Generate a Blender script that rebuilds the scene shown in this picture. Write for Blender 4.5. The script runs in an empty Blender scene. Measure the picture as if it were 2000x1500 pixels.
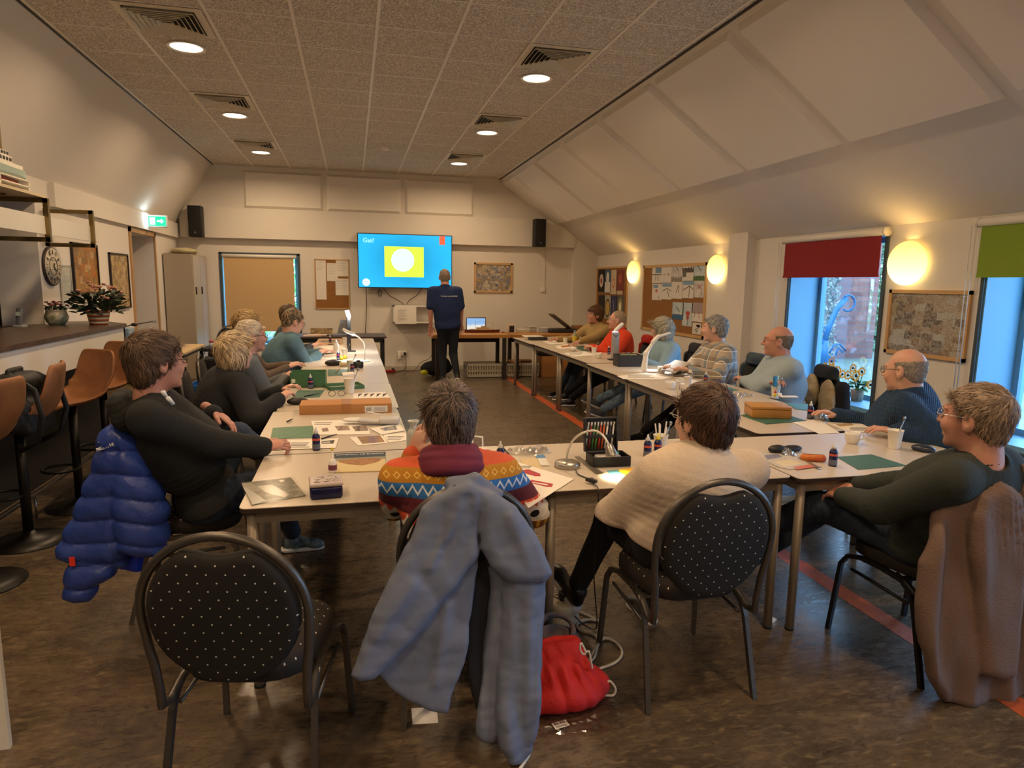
import bpy, bmesh, math, random
import numpy as np
from mathutils import Vector, Matrix, Euler
R = math.radians
random.seed(7)
S = bpy.context.scene
COL = S.collection

# ---------------------------------------------------------------- camera
F, YAW, PITCH, ROLL, EYE = 1299.35, 0.235419, 0.149514, 0.0150736, 1.6
_cy, _sy, _cp, _sp, _cr, _sr = (math.cos(YAW), math.sin(YAW), math.cos(PITCH), math.sin(PITCH), math.cos(ROLL), math.sin(ROLL))
FW = Vector((_sy * _cp, _cy * _cp, -_sp))
_r = Vector((_cy, -_sy, 0)); _u = _r.cross(FW)
RT = _r * _cr + _u * _sr
UP = -_r * _sr + _u * _cr
cam = bpy.data.cameras.new('camera')
camo = bpy.data.objects.new('camera', cam); COL.objects.link(camo)
cam.sensor_width = 36; cam.lens = F / 2000 * 36; cam.clip_start = 0.05; cam.clip_end = 200
M3 = Matrix((RT, UP, -FW)).transposed().to_4x4(); M3.translation = (0, 0, EYE)
camo.matrix_world = M3
S.camera = camo

def _ray(px, py): return RT * ((px - 1000) / F) - UP * ((py - 750) / F) + FW
def at_z(px, py, z):
    d = _ray(px, py); return d * ((z - EYE) / d.z) + Vector((0, 0, EYE))
def at_y(px, py, y):
    d = _ray(px, py); return d * (y / d.y) + Vector((0, 0, EYE))
def at_x(px, py, x):
    d = _ray(px, py); return d * (x / d.x) + Vector((0, 0, EYE))
TZ = 0.75
def T(px, py): return at_z(px, py, TZ)

# ---------------------------------------------------------------- world, daylight, exposure
def lin(c):
    return tuple(((v / 12.92) if v <= 0.04045 else ((v + 0.055) / 1.055) ** 2.4) for v in c)
def hexc(h):
    h = h.lstrip('#'); return lin(tuple(int(h[i:i + 2], 16) / 255 for i in (0, 2, 4)))
W = bpy.data.worlds.new('sky'); S.world = W; W.use_nodes = True
wn = W.node_tree.nodes; bg = wn['Background']
bg.inputs[0].default_value = (0.36, 0.64, 1.0, 1); bg.inputs[1].default_value = 8.2
S.view_settings.view_transform = 'Standard'; S.view_settings.look = 'None'
S.view_settings.gamma = 1; S.view_settings.use_curve_mapping = False
S.view_settings.exposure = 0.47

WARM = (1.0, 0.70, 0.42)
def light(name, kind, loc, energy, color, size=0.2, rot=(0, 0, 0), **kw):
    l = bpy.data.lights.new(name, kind); l.energy = energy; l.color = color
    if kind == 'AREA':
        l.shape = kw.pop('shape', 'DISK'); l.size = size
        if 'size_y' in kw: l.size_y = kw.pop('size_y')
    elif hasattr(l, 'shadow_soft_size'): l.shadow_soft_size = size
    for k, v in kw.items(): setattr(l, k, v)
    o = bpy.data.objects.new(name, l); o.location = loc; o.rotation_euler = rot; COL.objects.link(o); return o
LAMPS = [(x, 10.97 - 2.333 * k) for k in range(7) for x in (-1.29, 1.70)]
WINS = [(5.06, 6.36), (2.76, 4.06), (0.46, 1.76), (-1.84, -0.54)]
XL, XR, YB, ZC = -2.82, 4.59, 12.32, 3.49
for i, (y0, y1) in enumerate(WINS):       # the sky seen through each window, as portals
    o = light('window_daylight', 'AREA', (4.93, (y0 + y1) / 2, 1.3), 1, (1, 1, 1), 1.28, (0, R(90), 0), shape='RECTANGLE', size_y=1.28)
    o.data.size = 1.6; o.data.cycles.is_portal = True
o = light('window_daylight', 'AREA', (-1.53, 12.6, 1.3), 1, (1, 1, 1), 1.25, (R(-90), 0, 0), shape='RECTANGLE', size_y=1.5); o.data.cycles.is_portal = True

# ---------------------------------------------------------------- materials
_m = {}
def nt(m): return m.node_tree.nodes, m.node_tree.links
def mat(name, color, rough=0.6, metal=0.0, bump=None, spec=None, var=None, coat=0, trans=0, emit=None, sheen=0):
    if name in _m: return _m[name]
    m = bpy.data.materials.new(name); m.use_nodes = True; n, l = nt(m); b = n['Principled BSDF']
    c = hexc(color) if isinstance(color, str) else color
    b.inputs['Base Color'].default_value = (*c, 1); b.inputs['Roughness'].default_value = rough; b.inputs['Metallic'].default_value = metal
    if spec is not None: b.inputs['Specular IOR Level'].default_value = spec
    if coat: b.inputs['Coat Weight'].default_value = coat
    if trans: b.inputs['Transmission Weight'].default_value = trans
    if sheen: b.inputs['Sheen Weight'].default_value = sheen
    if emit: b.inputs['Emission Color'].default_value = (*emit[0], 1); b.inputs['Emission Strength'].default_value = emit[1]
    if bump or var:
        tc = n.new('ShaderNodeTexCoord')
        nz = n.new('ShaderNodeTexNoise'); nz.inputs['Scale'].default_value = (var[0] if var else bump[0]); nz.inputs['Detail'].default_value = 4
        l.new(tc.outputs['Object'], nz.inputs['Vector'])
        if var:
            mx = n.new('ShaderNodeMix'); mx.data_type = 'RGBA'
            c2 = hexc(var[1]) if isinstance(var[1], str) else var[1]
            mx.inputs['A'].default_value = (*c, 1); mx.inputs['B'].default_value = (*c2, 1)
            rp = n.new('ShaderNodeMapRange'); rp.inputs['From Min'].default_value = 0.35; rp.inputs['From Max'].default_value = 0.65
            l.new(nz.outputs['Fac'], rp.inputs['Value']); l.new(rp.outputs['Result'], mx.inputs['Factor'])
            l.new(mx.outputs['Result'], b.inputs['Base Color'])
        if bump:
            nb = n.new('ShaderNodeTexNoise'); nb.inputs['Scale'].default_value = bump[0]; nb.inputs['Detail'].default_value = 3
            l.new(tc.outputs['Object'], nb.inputs['Vector'])
            bp = n.new('ShaderNodeBump'); bp.inputs['Strength'].default_value = bump[1]; bp.inputs['Distance'].default_value = bump[2] if len(bump) > 2 else 0.01
            l.new(nb.outputs['Fac'], bp.inputs['Height']); l.new(bp.outputs['Normal'], b.inputs['Normal'])
    _m[name] = m; return m
def emis(name, color, strength):
    if name in _m: return _m[name]
    m = bpy.data.materials.new(name); m.use_nodes = True; n, l = nt(m); n.remove(n['Principled BSDF'])
    e = n.new('ShaderNodeEmission'); c = hexc(color) if isinstance(color, str) else color
    e.inputs[0].default_value = (*c, 1); e.inputs[1].default_value = strength
    l.new(e.outputs[0], n['Material Output'].inputs[0]); _m[name] = m; return m
def glassm(name, tint=(1, 1, 1), rough=0.0, f=0.02):
    if name in _m: return _m[name]
    m = bpy.data.materials.new(name); m.use_nodes = True; n, l = nt(m); n.remove(n['Principled BSDF'])
    t = n.new('ShaderNodeBsdfTransparent'); t.inputs[0].default_value = (*tint, 1)
    g = n.new('ShaderNodeBsdfGlossy'); g.inputs['Roughness'].default_value = rough
    lw = n.new('ShaderNodeLayerWeight'); lw.inputs[0].default_value = 0.25
    mr = n.new('ShaderNodeMapRange'); mr.inputs['To Min'].default_value = f; mr.inputs['To Max'].default_value = f + .35
    l.new(lw.outputs['Fresnel'], mr.inputs[0])
    x = n.new('ShaderNodeMixShader'); l.new(mr.outputs[0], x.inputs[0]); l.new(t.outputs[0], x.inputs[1]); l.new(g.outputs[0], x.inputs[2])
    l.new(x.outputs[0], n['Material Output'].inputs[0]); _m[name] = m; return m
class NG:
    """small helper for node maths"""
    def __init__(s, name, rough=0.7, metal=0):
        s.m = bpy.data.materials.new(name); s.m.use_nodes = True; s.n, s.l = nt(s.m); s.b = s.n['Principled BSDF']
        s.b.inputs['Roughness'].default_value = rough; s.b.inputs['Metallic'].default_value = metal; _m[name] = s.m
        s.tc = s.n.new('ShaderNodeTexCoord')
    def sock(s, node, i, v):
        if isinstance(v, (int, float)): node.inputs[i].default_value = v
        elif isinstance(v, tuple): node.inputs[i].default_value = (*v, 1) if len(v) == 3 and node.inputs[i].type == 'RGBA' else v
        else: s.l.new(v, node.inputs[i])
    def math(s, op, a, b=0.0, c=None):
        x = s.n.new('ShaderNodeMath'); x.operation = op; s.sock(x, 0, a); s.sock(x, 1, b)
        if c is not None: s.sock(x, 2, c)
        return x.outputs[0]
    def xyz(s, coord='Object'):
        x = s.n.new('ShaderNodeSeparateXYZ'); s.l.new(s.tc.outputs[coord], x.inputs[0]); return x.outputs
    def mapping(s, scale=(1, 1, 1), loc=(0, 0, 0), rot=(0, 0, 0), coord='Object'):
        x = s.n.new('ShaderNodeMapping'); s.l.new(s.tc.outputs[coord], x.inputs[0])
        x.inputs['Scale'].default_value = scale; x.inputs['Location'].default_value = loc; x.inputs['Rotation'].default_value = rot; return x.outputs[0]
    def noise(s, scale, detail=3, vec=None, dist=0, rough=0.5):
        x = s.n.new('ShaderNodeTexNoise'); x.inputs['Scale'].default_value = scale; x.inputs['Detail'].default_value = detail
        x.inputs['Distortion'].default_value = dist; x.inputs['Roughness'].default_value = rough
        s.l.new(vec if vec is not None else s.tc.outputs['Object'], x.inputs['Vector']); return x.outputs['Fac']
    def mix(s, f, a, b):
        x = s.n.new('ShaderNodeMix'); x.data_type = 'RGBA'
        if isinstance(f, (int, float)): x.inputs['Factor'].default_value = f
        else: s.l.new(f, x.inputs['Factor'])
        for k, v in (('A', a), ('B', b)):
            if isinstance(v, str): v = hexc(v)
            if isinstance(v, tuple): x.inputs[k].default_value = (*v[:3], 1)
            else: s.l.new(v, x.inputs[k])
        return x.outputs['Result']
    def rng(s, v, a, b, c=0.0, d=1.0):
        x = s.n.new('ShaderNodeMapRange'); s.sock(x, 0, v)
        for i, q in enumerate((a, b, c, d)): x.inputs[i + 1].default_value = q
        return x.outputs[0]
    def color(s, v):
        if isinstance(v, str): v = hexc(v)
        if isinstance(v, tuple): s.b.inputs['Base Color'].default_value = (*v[:3], 1)
        else: s.l.new(v, s.b.inputs['Base Color'])
    def bump(s, h, strength=0.3, dist=0.01):
        x = s.n.new('ShaderNodeBump'); x.inputs['Strength'].default_value = strength; x.inputs['Distance'].default_value = dist
        s.l.new(h, x.inputs['Height']); s.l.new(x.outputs[0], s.b.inputs['Normal'])

# ---------------------------------------------------------------- mesh builder
class MB:
    def __init__(s): s.v = []; s.f = []; s.mi = []; s.sm = []
    def add(s, vs, fs, mi=0, smooth=False, M=None):
        o = len(s.v)
        for v in vs:
            v = Vector(v)
            if M is not None: v = M @ v
            s.v.append(tuple(v))
        for f in fs: s.f.append(tuple(o + i for i in f)); s.mi.append(mi); s.sm.append(smooth)
        return s
    def box(s, c, d, rz=0, mi=0, M=None, rx=0, ry=0):
        x, y, z = d[0] / 2, d[1] / 2, d[2] / 2
        A = Matrix.Translation(c) @ Euler((rx, ry, rz)).to_matrix().to_4x4()
        if M is not None: A = M @ A
        vs = [(i * x, j * y, k * z) for k in (-1, 1) for j in (-1, 1) for i in (-1, 1)]
        return s.add(vs, [(0, 2, 3, 1), (4, 5, 7, 6), (0, 1, 5, 4), (1, 3, 7, 5), (3, 2, 6, 7), (2, 0, 4, 6)], mi, False, A)
    def b2(s, a, b, mi=0):     # box by two corners
        return s.box(((a[0] + b[0]) / 2, (a[1] + b[1]) / 2, (a[2] + b[2]) / 2), (abs(a[0] - b[0]), abs(a[1] - b[1]), abs(a[2] - b[2])), 0, mi)
    def rbox(s, c, d, r=0.01, rz=0, mi=0, M=None, seg=3, rx=0, ry=0, vertical=False):
        bm = bmesh.new(); bmesh.ops.create_cube(bm, size=1)
        for v in bm.verts: v.co = Vector((v.co.x * d[0], v.co.y * d[1], v.co.z * d[2]))
        es = [e for e in bm.edges if (not vertical or abs((e.verts[0].co - e.verts[1].co).normalized().z) > .9)]
        bmesh.ops.bevel(bm, geom=es, offset=min(r, min(d[0], d[1]) * .49 if vertical else min(d) * .49), segments=seg, affect='EDGES', profile=.5)
        A = Matrix.Translation(c) @ Euler((rx, ry, rz)).to_matrix().to_4x4()
        if M is not None: A = M @ A
        bm.verts.index_update()
        s.add([v.co.copy() for v in bm.verts], [[v.index for v in f.verts] for f in bm.faces], mi, not vertical, A); bm.free(); return s
    def tube(s, pts, r, seg=8, closed=False, mi=0, M=None, caps=True, flat=None, smooth=True):
        P = [Vector(p) for p in pts]; n = len(P)
        rr = r if isinstance(r, (list, tuple)) else [r] * n
        tang = []
        for i in range(n):
            a = P[(i - 1) % n] if (closed or i > 0) else P[i]; b = P[(i + 1) % n] if (closed or i < n - 1) else P[i]
            t = (b - a); tang.append(t.normalized() if t.length > 1e-9 else Vector((0, 0, 1)))
        up = Vector((0, 0, 1)) if abs(tang[0].z) < .9 else Vector((0, 1, 0))
        if flat is not None: up = Vector(flat[1])
        nx = tang[0].cross(up).normalized(); vs = []
        for i in range(n):
            t = tang[i]; nx = (nx - t * nx.dot(t)).normalized(); ny = t.cross(nx)
            for k in range(seg):
                a = 2 * math.pi * k / seg + (math.pi / seg if seg == 4 else 0)
                q = nx * math.cos(a) * rr[i] + ny * math.sin(a) * rr[i] * (flat[0] if flat else 1)
                vs.append(P[i] + q)
        fs = []
        for i in range(n if closed else n - 1):
            j = (i + 1) % n
            for k in range(seg):
                k2 = (k + 1) % seg; fs.append((i * seg + k, i * seg + k2, j * seg + k2, j * seg + k))
        if caps and not closed: fs.append(tuple(range(seg - 1, -1, -1))); fs.append(tuple((n - 1) * seg + k for k in range(seg)))
        return s.add(vs, fs, mi, smooth and seg > 4, M)
    def lathe(s, prof, seg=24, c=(0, 0, 0), mi=0, M=None, caps=True, smooth=True, sx=1, sy=1):
        vs = []; n = len(prof)
        for r, z in prof:
            for k in range(seg):
                a = 2 * math.pi * k / seg; vs.append((c[0] + r * math.cos(a) * sx, c[1] + r * math.sin(a) * sy, c[2] + z))
        fs = [(i * seg + k, i * seg + (k + 1) % seg, (i + 1) * seg + (k + 1) % seg, (i + 1) * seg + k) for i in range(n - 1) for k in range(seg)]
        if caps: fs.append(tuple(range(seg - 1, -1, -1))); fs.append(tuple((n - 1) * seg + k for k in range(seg)))
        return s.add(vs, fs, mi, smooth, M)
    def cyl(s, c, r, h, seg=24, mi=0, M=None, smooth=True): return s.lathe([(r, 0), (r, h)], seg, c, mi, M, smooth=smooth)
    def ball(s, c, r, seg=12, mi=0, M=None):
        r = r if isinstance(r, (tuple, list)) else (r, r, r); vs = []; fs = []
        n = seg // 2
        for i in range(1, n):
            th = math.pi * i / n
            for k in range(seg):
                a = 2 * math.pi * k / seg
                vs.append((c[0] + r[0] * math.sin(th) * math.cos(a), c[1] + r[1] * math.sin(th) * math.sin(a), c[2] + r[2] * math.cos(th)))
        vs.append((c[0], c[1], c[2] + r[2])); vs.append((c[0], c[1], c[2] - r[2])); t = len(vs) - 2
        for i in range(n - 2):
            for k in range(seg): fs.append((i * seg + k, (i + 1) * seg + k, (i + 1) * seg + (k + 1) % seg, i * seg + (k + 1) % seg))
        for k in range(seg): fs.append((t, k, (k + 1) % seg)); fs.append((t + 1, (n - 2) * seg + (k + 1) % seg, (n - 2) * seg + k))
        return s.add(vs, fs, mi, True, M)
    def prism(s, poly, z0, z1, mi=0, M=None):
        n = len(poly); vs = [(p[0], p[1], z0) for p in poly] + [(p[0], p[1], z1) for p in poly]
        return s.add(vs, [tuple(range(n - 1, -1, -1)), tuple(range(n, 2 * n))] + [(i, (i + 1) % n, n + (i + 1) % n, n + i) for i in range(n)], mi, False, M)
    def quad(s, a, b, c, d, mi=0): return s.add([a, b, c, d], [(0, 1, 2, 3)], mi)
    def build(s, name, mats, parent=None, loc=None, rz=0, label=None):
        me = bpy.data.meshes.new(name); me.from_pydata(s.v, [], s.f)
        if not isinstance(mats, (list, tuple)): mats = [mats]
        for m in mats: me.materials.append(m)
        me.polygons.foreach_set('material_index', s.mi); me.polygons.foreach_set('use_smooth', s.sm); me.update()
        o = bpy.data.objects.new(name, me); COL.objects.link(o)
        if parent: o.parent = parent
        if loc is not None: o.location = loc
        if rz: o.rotation_euler = (0, 0, rz)
        if label: o['label'] = label
        return o
def tag(o, label, cat, group=None, kind=None):
    if label: o['label'] = label
    if cat: o['category'] = cat
    if group: o['group'] = group
    if kind: o['kind'] = kind
    return o
def thing(name, label, cat, loc=(0, 0, 0), rz=0, group=None):
    o = bpy.data.objects.new(name, None); COL.objects.link(o); o.location = loc; o.rotation_euler = (0, 0, rz); o.empty_display_size = .1
    return tag(o, label, cat, group)
def struct(o): o['kind'] = 'structure'; return o
def dup(root, loc, rz=None, label=None, group=None):
    def cp(o, par):
        c = o.copy(); COL.objects.link(c); c.parent = par
        for ch in [x for x in COL.objects if x.parent == o]: cp(ch, c)
        return c
    r = cp(root, None); r.location = loc
    if rz is not None: r.rotation_euler = (0, 0, rz)
    if label: r['label'] = label
    if group: r['group'] = group
    return r
def text_mesh(name, txt, size, mt, parent, loc, rot, extrude=0.0005, align='CENTER', bold=0.0):
    c = bpy.data.curves.new(name, 'FONT'); c.body = txt; c.size = size; c.extrude = extrude; c.align_x = align; c.align_y = 'CENTER'; c.offset = bold
    c.resolution_u = 3
    t = bpy.data.objects.new(name, c); COL.objects.link(t); bpy.context.view_layer.update()
    me = bpy.data.meshes.new_from_object(t.evaluated_get(bpy.context.evaluated_depsgraph_get())); bpy.data.objects.remove(t)
    me.materials.clear(); me.materials.append(mt)
    o = bpy.data.objects.new(name, me); COL.objects.link(o); o.parent = parent; o.location = loc; o.rotation_euler = rot; return o
def arc(c, r, a0, a1, n, plane='xy'):
    out = []
    for i in range(n + 1):
        a = a0 + (a1 - a0) * i / n; u, v = r * math.cos(a), r * math.sin(a)
        out.append({'xy': (c[0] + u, c[1] + v, c[2]), 'xz': (c[0] + u, c[1], c[2] + v), 'yz': (c[0], c[1] + u, c[2] + v)}[plane])
    return out
# ---------------------------------------------------------------- room shell
g = NG('wall_paint', 0.85); g.color(g.mix(g.noise(3, 2), '#dfd8cd', '#d9d2c7')); g.bump(g.noise(180, 2), .12, .003); WALL = g.m
g = NG('lino', 0.34)
mp = g.mapping((1, 2.6, 1)); n1 = g.noise(2.2, 6, mp, 1.2, .65); n2 = g.noise(16, 5, mp, .8, .7); n3 = g.noise(60, 3, mp, .5, .6)
c1 = g.mix(g.rng(n1, .35, .68), '#43382c', '#62523f'); c2 = g.mix(g.rng(n2, .5, .72, 0, .75), c1, '#84704f'); c3 = g.mix(g.rng(n3, .5, .75, 0, .55), c2, '#33291f')
g.color(c3); g.l.new(g.rng(n2, .3, .7, .22, .36), g.b.inputs['Roughness']); g.bump(n3, .03, .002); g.b.inputs['Specular IOR Level'].default_value = .8; FLOOR = g.m
g = NG('ceiling_tile', 0.95)
g.color(g.mix(g.rng(g.noise(95, 3), .42, .62), '#a89e90', '#e6ddd0')); g.bump(g.noise(120, 2), .5, .004); TILE = g.m
WHITE = mat('white_paint', '#e9e4da', .55); GRID = mat('grid_metal', '#e3dccd', .45, 0.1); BLACK = mat('black_plastic', '#141414', .45)
YS = -5.0   # the wall behind the camera
m = MB(); m.b2((-5.2, YS - .2, -.1), (XR, YB + .2, 0)); struct(m.build('floor', FLOOR))
m = MB(); m.b2((-2.22, YS, ZC), (2.68, YB, ZC + .1)); struct(m.build('ceiling', TILE))
m = MB()
for i in range(9):
    x = 0.22 + .6 * (i - 4)
    if -2.2 < x < 2.67: m.b2((x - .012, YS, ZC - .004), (x + .012, YB, ZC))
y = 5.41 + .6 * 11 - .0
ys = [y - .6 * k for k in range(29)]
for y in ys: m.b2((-2.2, y - .007, ZC - .003), (2.66, y + .007, ZC))
struct(m.build('trim_1', GRID))
m = MB(); m.b2((-2.235, YS, ZC - .006), (-2.2, YB, ZC + .02)); m.b2((2.66, YS, ZC - .006), (2.695, YB, ZC + .02)); struct(m.build('trim_2', BLACK))
def slab(pts, th, name, mt):   # a slab from a planar quad and thickness vector
    m = MB(); t = Vector(th); a = [Vector(p) for p in pts]
    m.add(a + [p + t for p in a], [(0, 1, 2, 3), (7, 6, 5, 4), (0, 4, 5, 1), (1, 5, 6, 2), (2, 6, 7, 3), (3, 7, 4, 0)]); return struct(m.build(name, mt))
slab([(2.68, YS, ZC), (XR + .0, YS, 2.15), (XR, YB, 2.15), (2.68, YB, ZC)], (.12, 0, .17), 'wall_right_slope', WALL)
slab([(-2.22, YS, ZC), (-2.82, YS, 2.5), (-2.82, YB, 2.5), (-2.22, YB, ZC)], (-.12, 0, .1), 'wall_left_slope', WALL)
# back wall with window opening
def wall_with_holes(name, axis, pos, th, a0, a1, z0, z1, holes, mt):
    """axis 'x': the wall lies in x=pos..pos+th and runs in y ; axis 'y': lies in y and runs in x"""
    m = MB(); cuts = sorted(set([a0, a1] + [h[0] for h in holes] + [h[1] for h in holes]))
    def bx(u0, u1, w0, w1):
        if u1 - u0 < 1e-4 or w1 - w0 < 1e-4: return
        if axis == 'x': m.b2((pos, u0, w0), (pos + th, u1, w1))
        else: m.b2((u0, pos, w0), (u1, pos + th, w1))
    for u0, u1 in zip(cuts[:-1], cuts[1:]):
        h = [q for q in holes if q[0] <= u0 + 1e-6 and q[1] >= u1 - 1e-6]
        if h: bx(u0, u1, z0, h[0][2]); bx(u0, u1, h[0][3], z1)
        else: bx(u0, u1, z0, z1)
    return struct(m.build(name, mt))
wall_with_holes('wall_back', 'y', YB, .3, -5.2, XR + .4, 0, ZC + .1, [(-2.15, -.92, .48, 2.03)], WALL)
ZW0, ZW1 = .50, 2.1
wall_with_holes('wall_right', 'x', XR, .42, YS, YB, 0, 2.3, [(a, b, ZW0, ZW1) for a, b in WINS], WALL)
wall_with_holes('wall_left', 'x', XL - .35, .35, 7.12, YB, 0, 2.6, [(9.82, 10.88, 0, 2.2)], WALL)
m = MB(); m.b2((XL - .35, YS, 2.27), (XL, 7.12, 2.6)); struct(m.build('wall_left_header', WALL))
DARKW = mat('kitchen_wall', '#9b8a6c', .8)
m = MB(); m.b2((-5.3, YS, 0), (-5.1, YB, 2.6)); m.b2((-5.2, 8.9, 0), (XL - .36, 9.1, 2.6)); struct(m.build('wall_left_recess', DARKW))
m = MB(); m.b2((-5.2, YS, 2.6), (XL - .1, YB, 2.7)); struct(m.build('ceiling_left_recess', WALL))
m = MB(); m.b2((-5.3, YS - .2, 0), (XR + .4, YS, ZC + .1)); struct(m.build('wall_front', WALL))
# door in the left wall niche
m = MB(); m.b2((-3.17, 9.82, 0), (-3.11, 10.88, 2.2)); struct(m.build('door_1', mat('door_grey', '#9c938c', .5)))
m = MB()
for a in ((9.76, 9.82), (10.88, 10.94)): m.b2((XL, a[0], 0), (XL + .02, a[1], 2.26))
m.b2((XL, 9.76, 2.2), (XL + .02, 10.94, 2.26)); struct(m.build('trim_3', mat('oak_trim', '#b08a5c', .5)))
m = MB(); m.b2((XL, 7.45, 2.27), (XL + .05, YB - .12, 2.5)); m.b2((-2.75, YB - .12, 2.29), (4.12, YB, 2.79)); struct(m.build('trim_4', WALL))
m = MB(); m.b2((4.1, YB - .1, 0), (XR, YB, 2.62)); struct(m.build('wall_corner_chase', WALL))
m = MB(); m.b2((4.47, 7.03, 0), (XR, 7.42, 2.28)); struct(m.build('wall_right_column', WALL))
SK = mat('baseboard_grey', '#b3aa9b', .5)
m = MB(); m.b2((-2.3, YB - .014, 0), (4.1, YB, .07)); struct(m.build('baseboard_back', SK))
m = MB(); m.b2((XR - .014, YS, 0), (XR, 7.03, .07)); m.b2((XR - .014, 7.42, 0), (XR, YB, .07)); struct(m.build('baseboard_right', SK))
m = MB(); m.b2((XR - .09, YS, .36), (XR, 6.4, .44)); struct(m.build('trim_5', mat('sill_duct', '#cfc6bc', .5)))   # low cable duct under the windows
# orange floor stripe
m = MB(); m.add([(2.53, 11.6, .0012), (2.64, 11.6, .0012), (2.50, -4.9, .0012), (2.39, -4.9, .0012)], [(0, 3, 2, 1)]); struct(m.build('floor_stripe', mat('orange_lino', '#b5562c', .4, var=(30, '#a34a26'))))
# ---------------------------------------------------------------- acoustic panels
PAN = mat('acoustic_panel_cloth', '#e9e2d6', .9, bump=(300, .1, .002))
sd = Vector((XR - 2.68, 0, 2.15 - ZC)); sd.normalize(); sn = Vector((-sd.z, 0, sd.x)) * -1
if sn.z > 0: sn = -sn
def slope_pt(t, y, off=0): return Vector((2.68, y, ZC)) + sd * t + sn * off
def panel(y0, y1, t0, t1, label):
    m = MB(); b = .035; h = .05
    lo = [slope_pt(t0, y0), slope_pt(t1, y0), slope_pt(t1, y1), slope_pt(t0, y1)]
    hi = [slope_pt(t0 + b, y0 + b, h), slope_pt(t1 - b, y0 + b, h), slope_pt(t1 - b, y1 - b, h), slope_pt(t0 + b, y1 - b, h)]
    m.add(lo + hi, [(0, 3, 2, 1), (4, 5, 6, 7), (0, 1, 5, 4), (1, 2, 6, 5), (2, 3, 7, 6), (3, 0, 4, 7)])
    tag(m.build('acoustic_panel', PAN), label, 'acoustic panel', 'acoustic panels on the sloping wall')
LBL = ['large white acoustic panel on the right slope, largest and nearest in view', 'white slope panel second from the camera, upper right', 'white slope panel third from the camera', 'white slope panel in the middle of the row on the right slope',
       'white slope panel third from the back wall', 'white slope panel second from the back wall', 'narrow-looking white slope panel touching the back wall']
panel(2.02, 3.24, .05, 1.3, 'white slope panel cut off by the top right corner of the photo')
y = 3.34
for i in range(7):
    panel(y, y + 1.25 if i < 6 else YB - .01, .05, 1.33, LBL[i]); y += 1.355 if i < 5 else 1.30
for (x0, x1, lb) in ((-1.75, -.46, 'left'), (-.40, .87, 'middle'), (.94, 2.18, 'right')):
    m = MB(); b = .04; z0, z1 = 2.80, 3.42
    m.add([(x0, YB, z0), (x1, YB, z0), (x1, YB, z1), (x0, YB, z1), (x0 + b, YB - .05, z0 + b), (x1 - b, YB - .05, z0 + b), (x1 - b, YB - .05, z1 - b), (x0 + b, YB - .05, z1 - b)],
          [(0, 3, 2, 1), (4, 5, 6, 7), (0, 1, 5, 4), (1, 2, 6, 5), (2, 3, 7, 6), (3, 0, 4, 7)])
    tag(m.build('acoustic_panel', PAN), 'beige acoustic panel high on the back wall, %s one of three' % lb, 'acoustic panel', 'acoustic panels on the back wall')
# ---------------------------------------------------------------- windows on the right
REV = mat('blue_reveal', '#6a9dbb', .45); FRM = mat('blue_frame', '#5d90ab', .4); FRD = mat('dark_frame', '#3d4c57', .45); GL = glassm('window_glass', (.93, .97, 1))
def win_r(n, y0, y1):
    m = MB()
    xo = XR + .42
    t = .012
    m.b2((XR, y1 - t, ZW0), (xo, y1, ZW1)); m.b2((XR, y0, ZW0), (xo, y0 + t, ZW1)); m.b2((XR, y0, ZW1 - t), (xo, y1, ZW1)); m.b2((XR - .02, y0 - .01, ZW0 - .03), (xo, y1 + .01, ZW0 + .01))
    w = struct(m.build('window_%d' % n, REV))
    m = MB()
    for a, b, c, d in ((y0, y0 + .06, ZW0, ZW1), (y1 - .06, y1, ZW0, ZW1)): m.b2((xo - .07, a, c), (xo - .01, b, d))
    m.b2((xo - .07, y0, ZW0), (xo - .01, y1, ZW0 + .06)); m.b2((xo - .07, y0, ZW1 - .06), (xo - .01, y1, ZW1)); m.build('window_frame', FRM, w)
    m = MB(); e = .016
    m.b2((XR - e, y0 - .035, ZW0 - .05), (XR + .01, y0, ZW1 + .02)); m.b2((XR - e, y1, ZW0 - .05), (XR + .01, y1 + .03, ZW1 + .02)); m.b2((XR - e, y0 - .035, ZW0 - .06), (XR + .01, y1 + .03, ZW0 - .03))
    m.build('edge_trim', FRD, w)
    m = MB(); m.b2((xo - .045, y0 + .06, ZW0 + .06), (xo - .04, y1 - .06, ZW1 - .06)); m.build('pane', GL, w)
for i, (a, b) in enumerate(WINS): win_r(i + 1, a, b)
def blind(y0, y1, ztop, zbot, col, lab, cname):
    t = thing('roller_blind', lab, 'blind', (XR - .05, (y0 + y1) / 2, ztop)); h = (y1 - y0) / 2
    m = MB(); m.tube([(0, -h, 0), (0, h, 0)], .032, 14); m.build('roller', WHITE, t)
    m = MB(); m.b2((.0, -h + .05, zbot - ztop), (.004, h - .02, -.02)); m.build('fabric', mat('blind_' + cname, col, .8, bump=(400, .15, .001)), t)
    m = MB(); m.b2((-.005, -h + .05, zbot - ztop - .012), (.009, h - .02, zbot - ztop + .01)); m.build('bottom_bar', mat('blind_' + cname, col), t)
    m = MB(); m.tube([(-.03, h + .0, -.02), (-.03, h + .005, -1.25)], .004, 5); m.tube([(-.05, h + .02, -.02), (-.045, h + .02, -1.25)], .004, 5); m.build('bead_chain', mat('bead_white', '#d9d9d4', .5), t)
    m = MB(); m.cyl((0, 0, 0), .042, .02, M=Matrix.Translation((0, -h, 0)) @ Euler((R(90), 0, 0)).to_matrix().to_4x4()); m.build('end_cap', mat('cap_cream', '#e8e2cf', .4), t); m = MB(); m.cyl((0, 0, 0), .036, .02, M=Matrix.Translation((0, h + .02, 0)) @ Euler((R(90), 0, 0)).to_matrix().to_4x4()); m.build('end_cap', mat('cap_cream', '#e8e2cf', .4), t)
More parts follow.
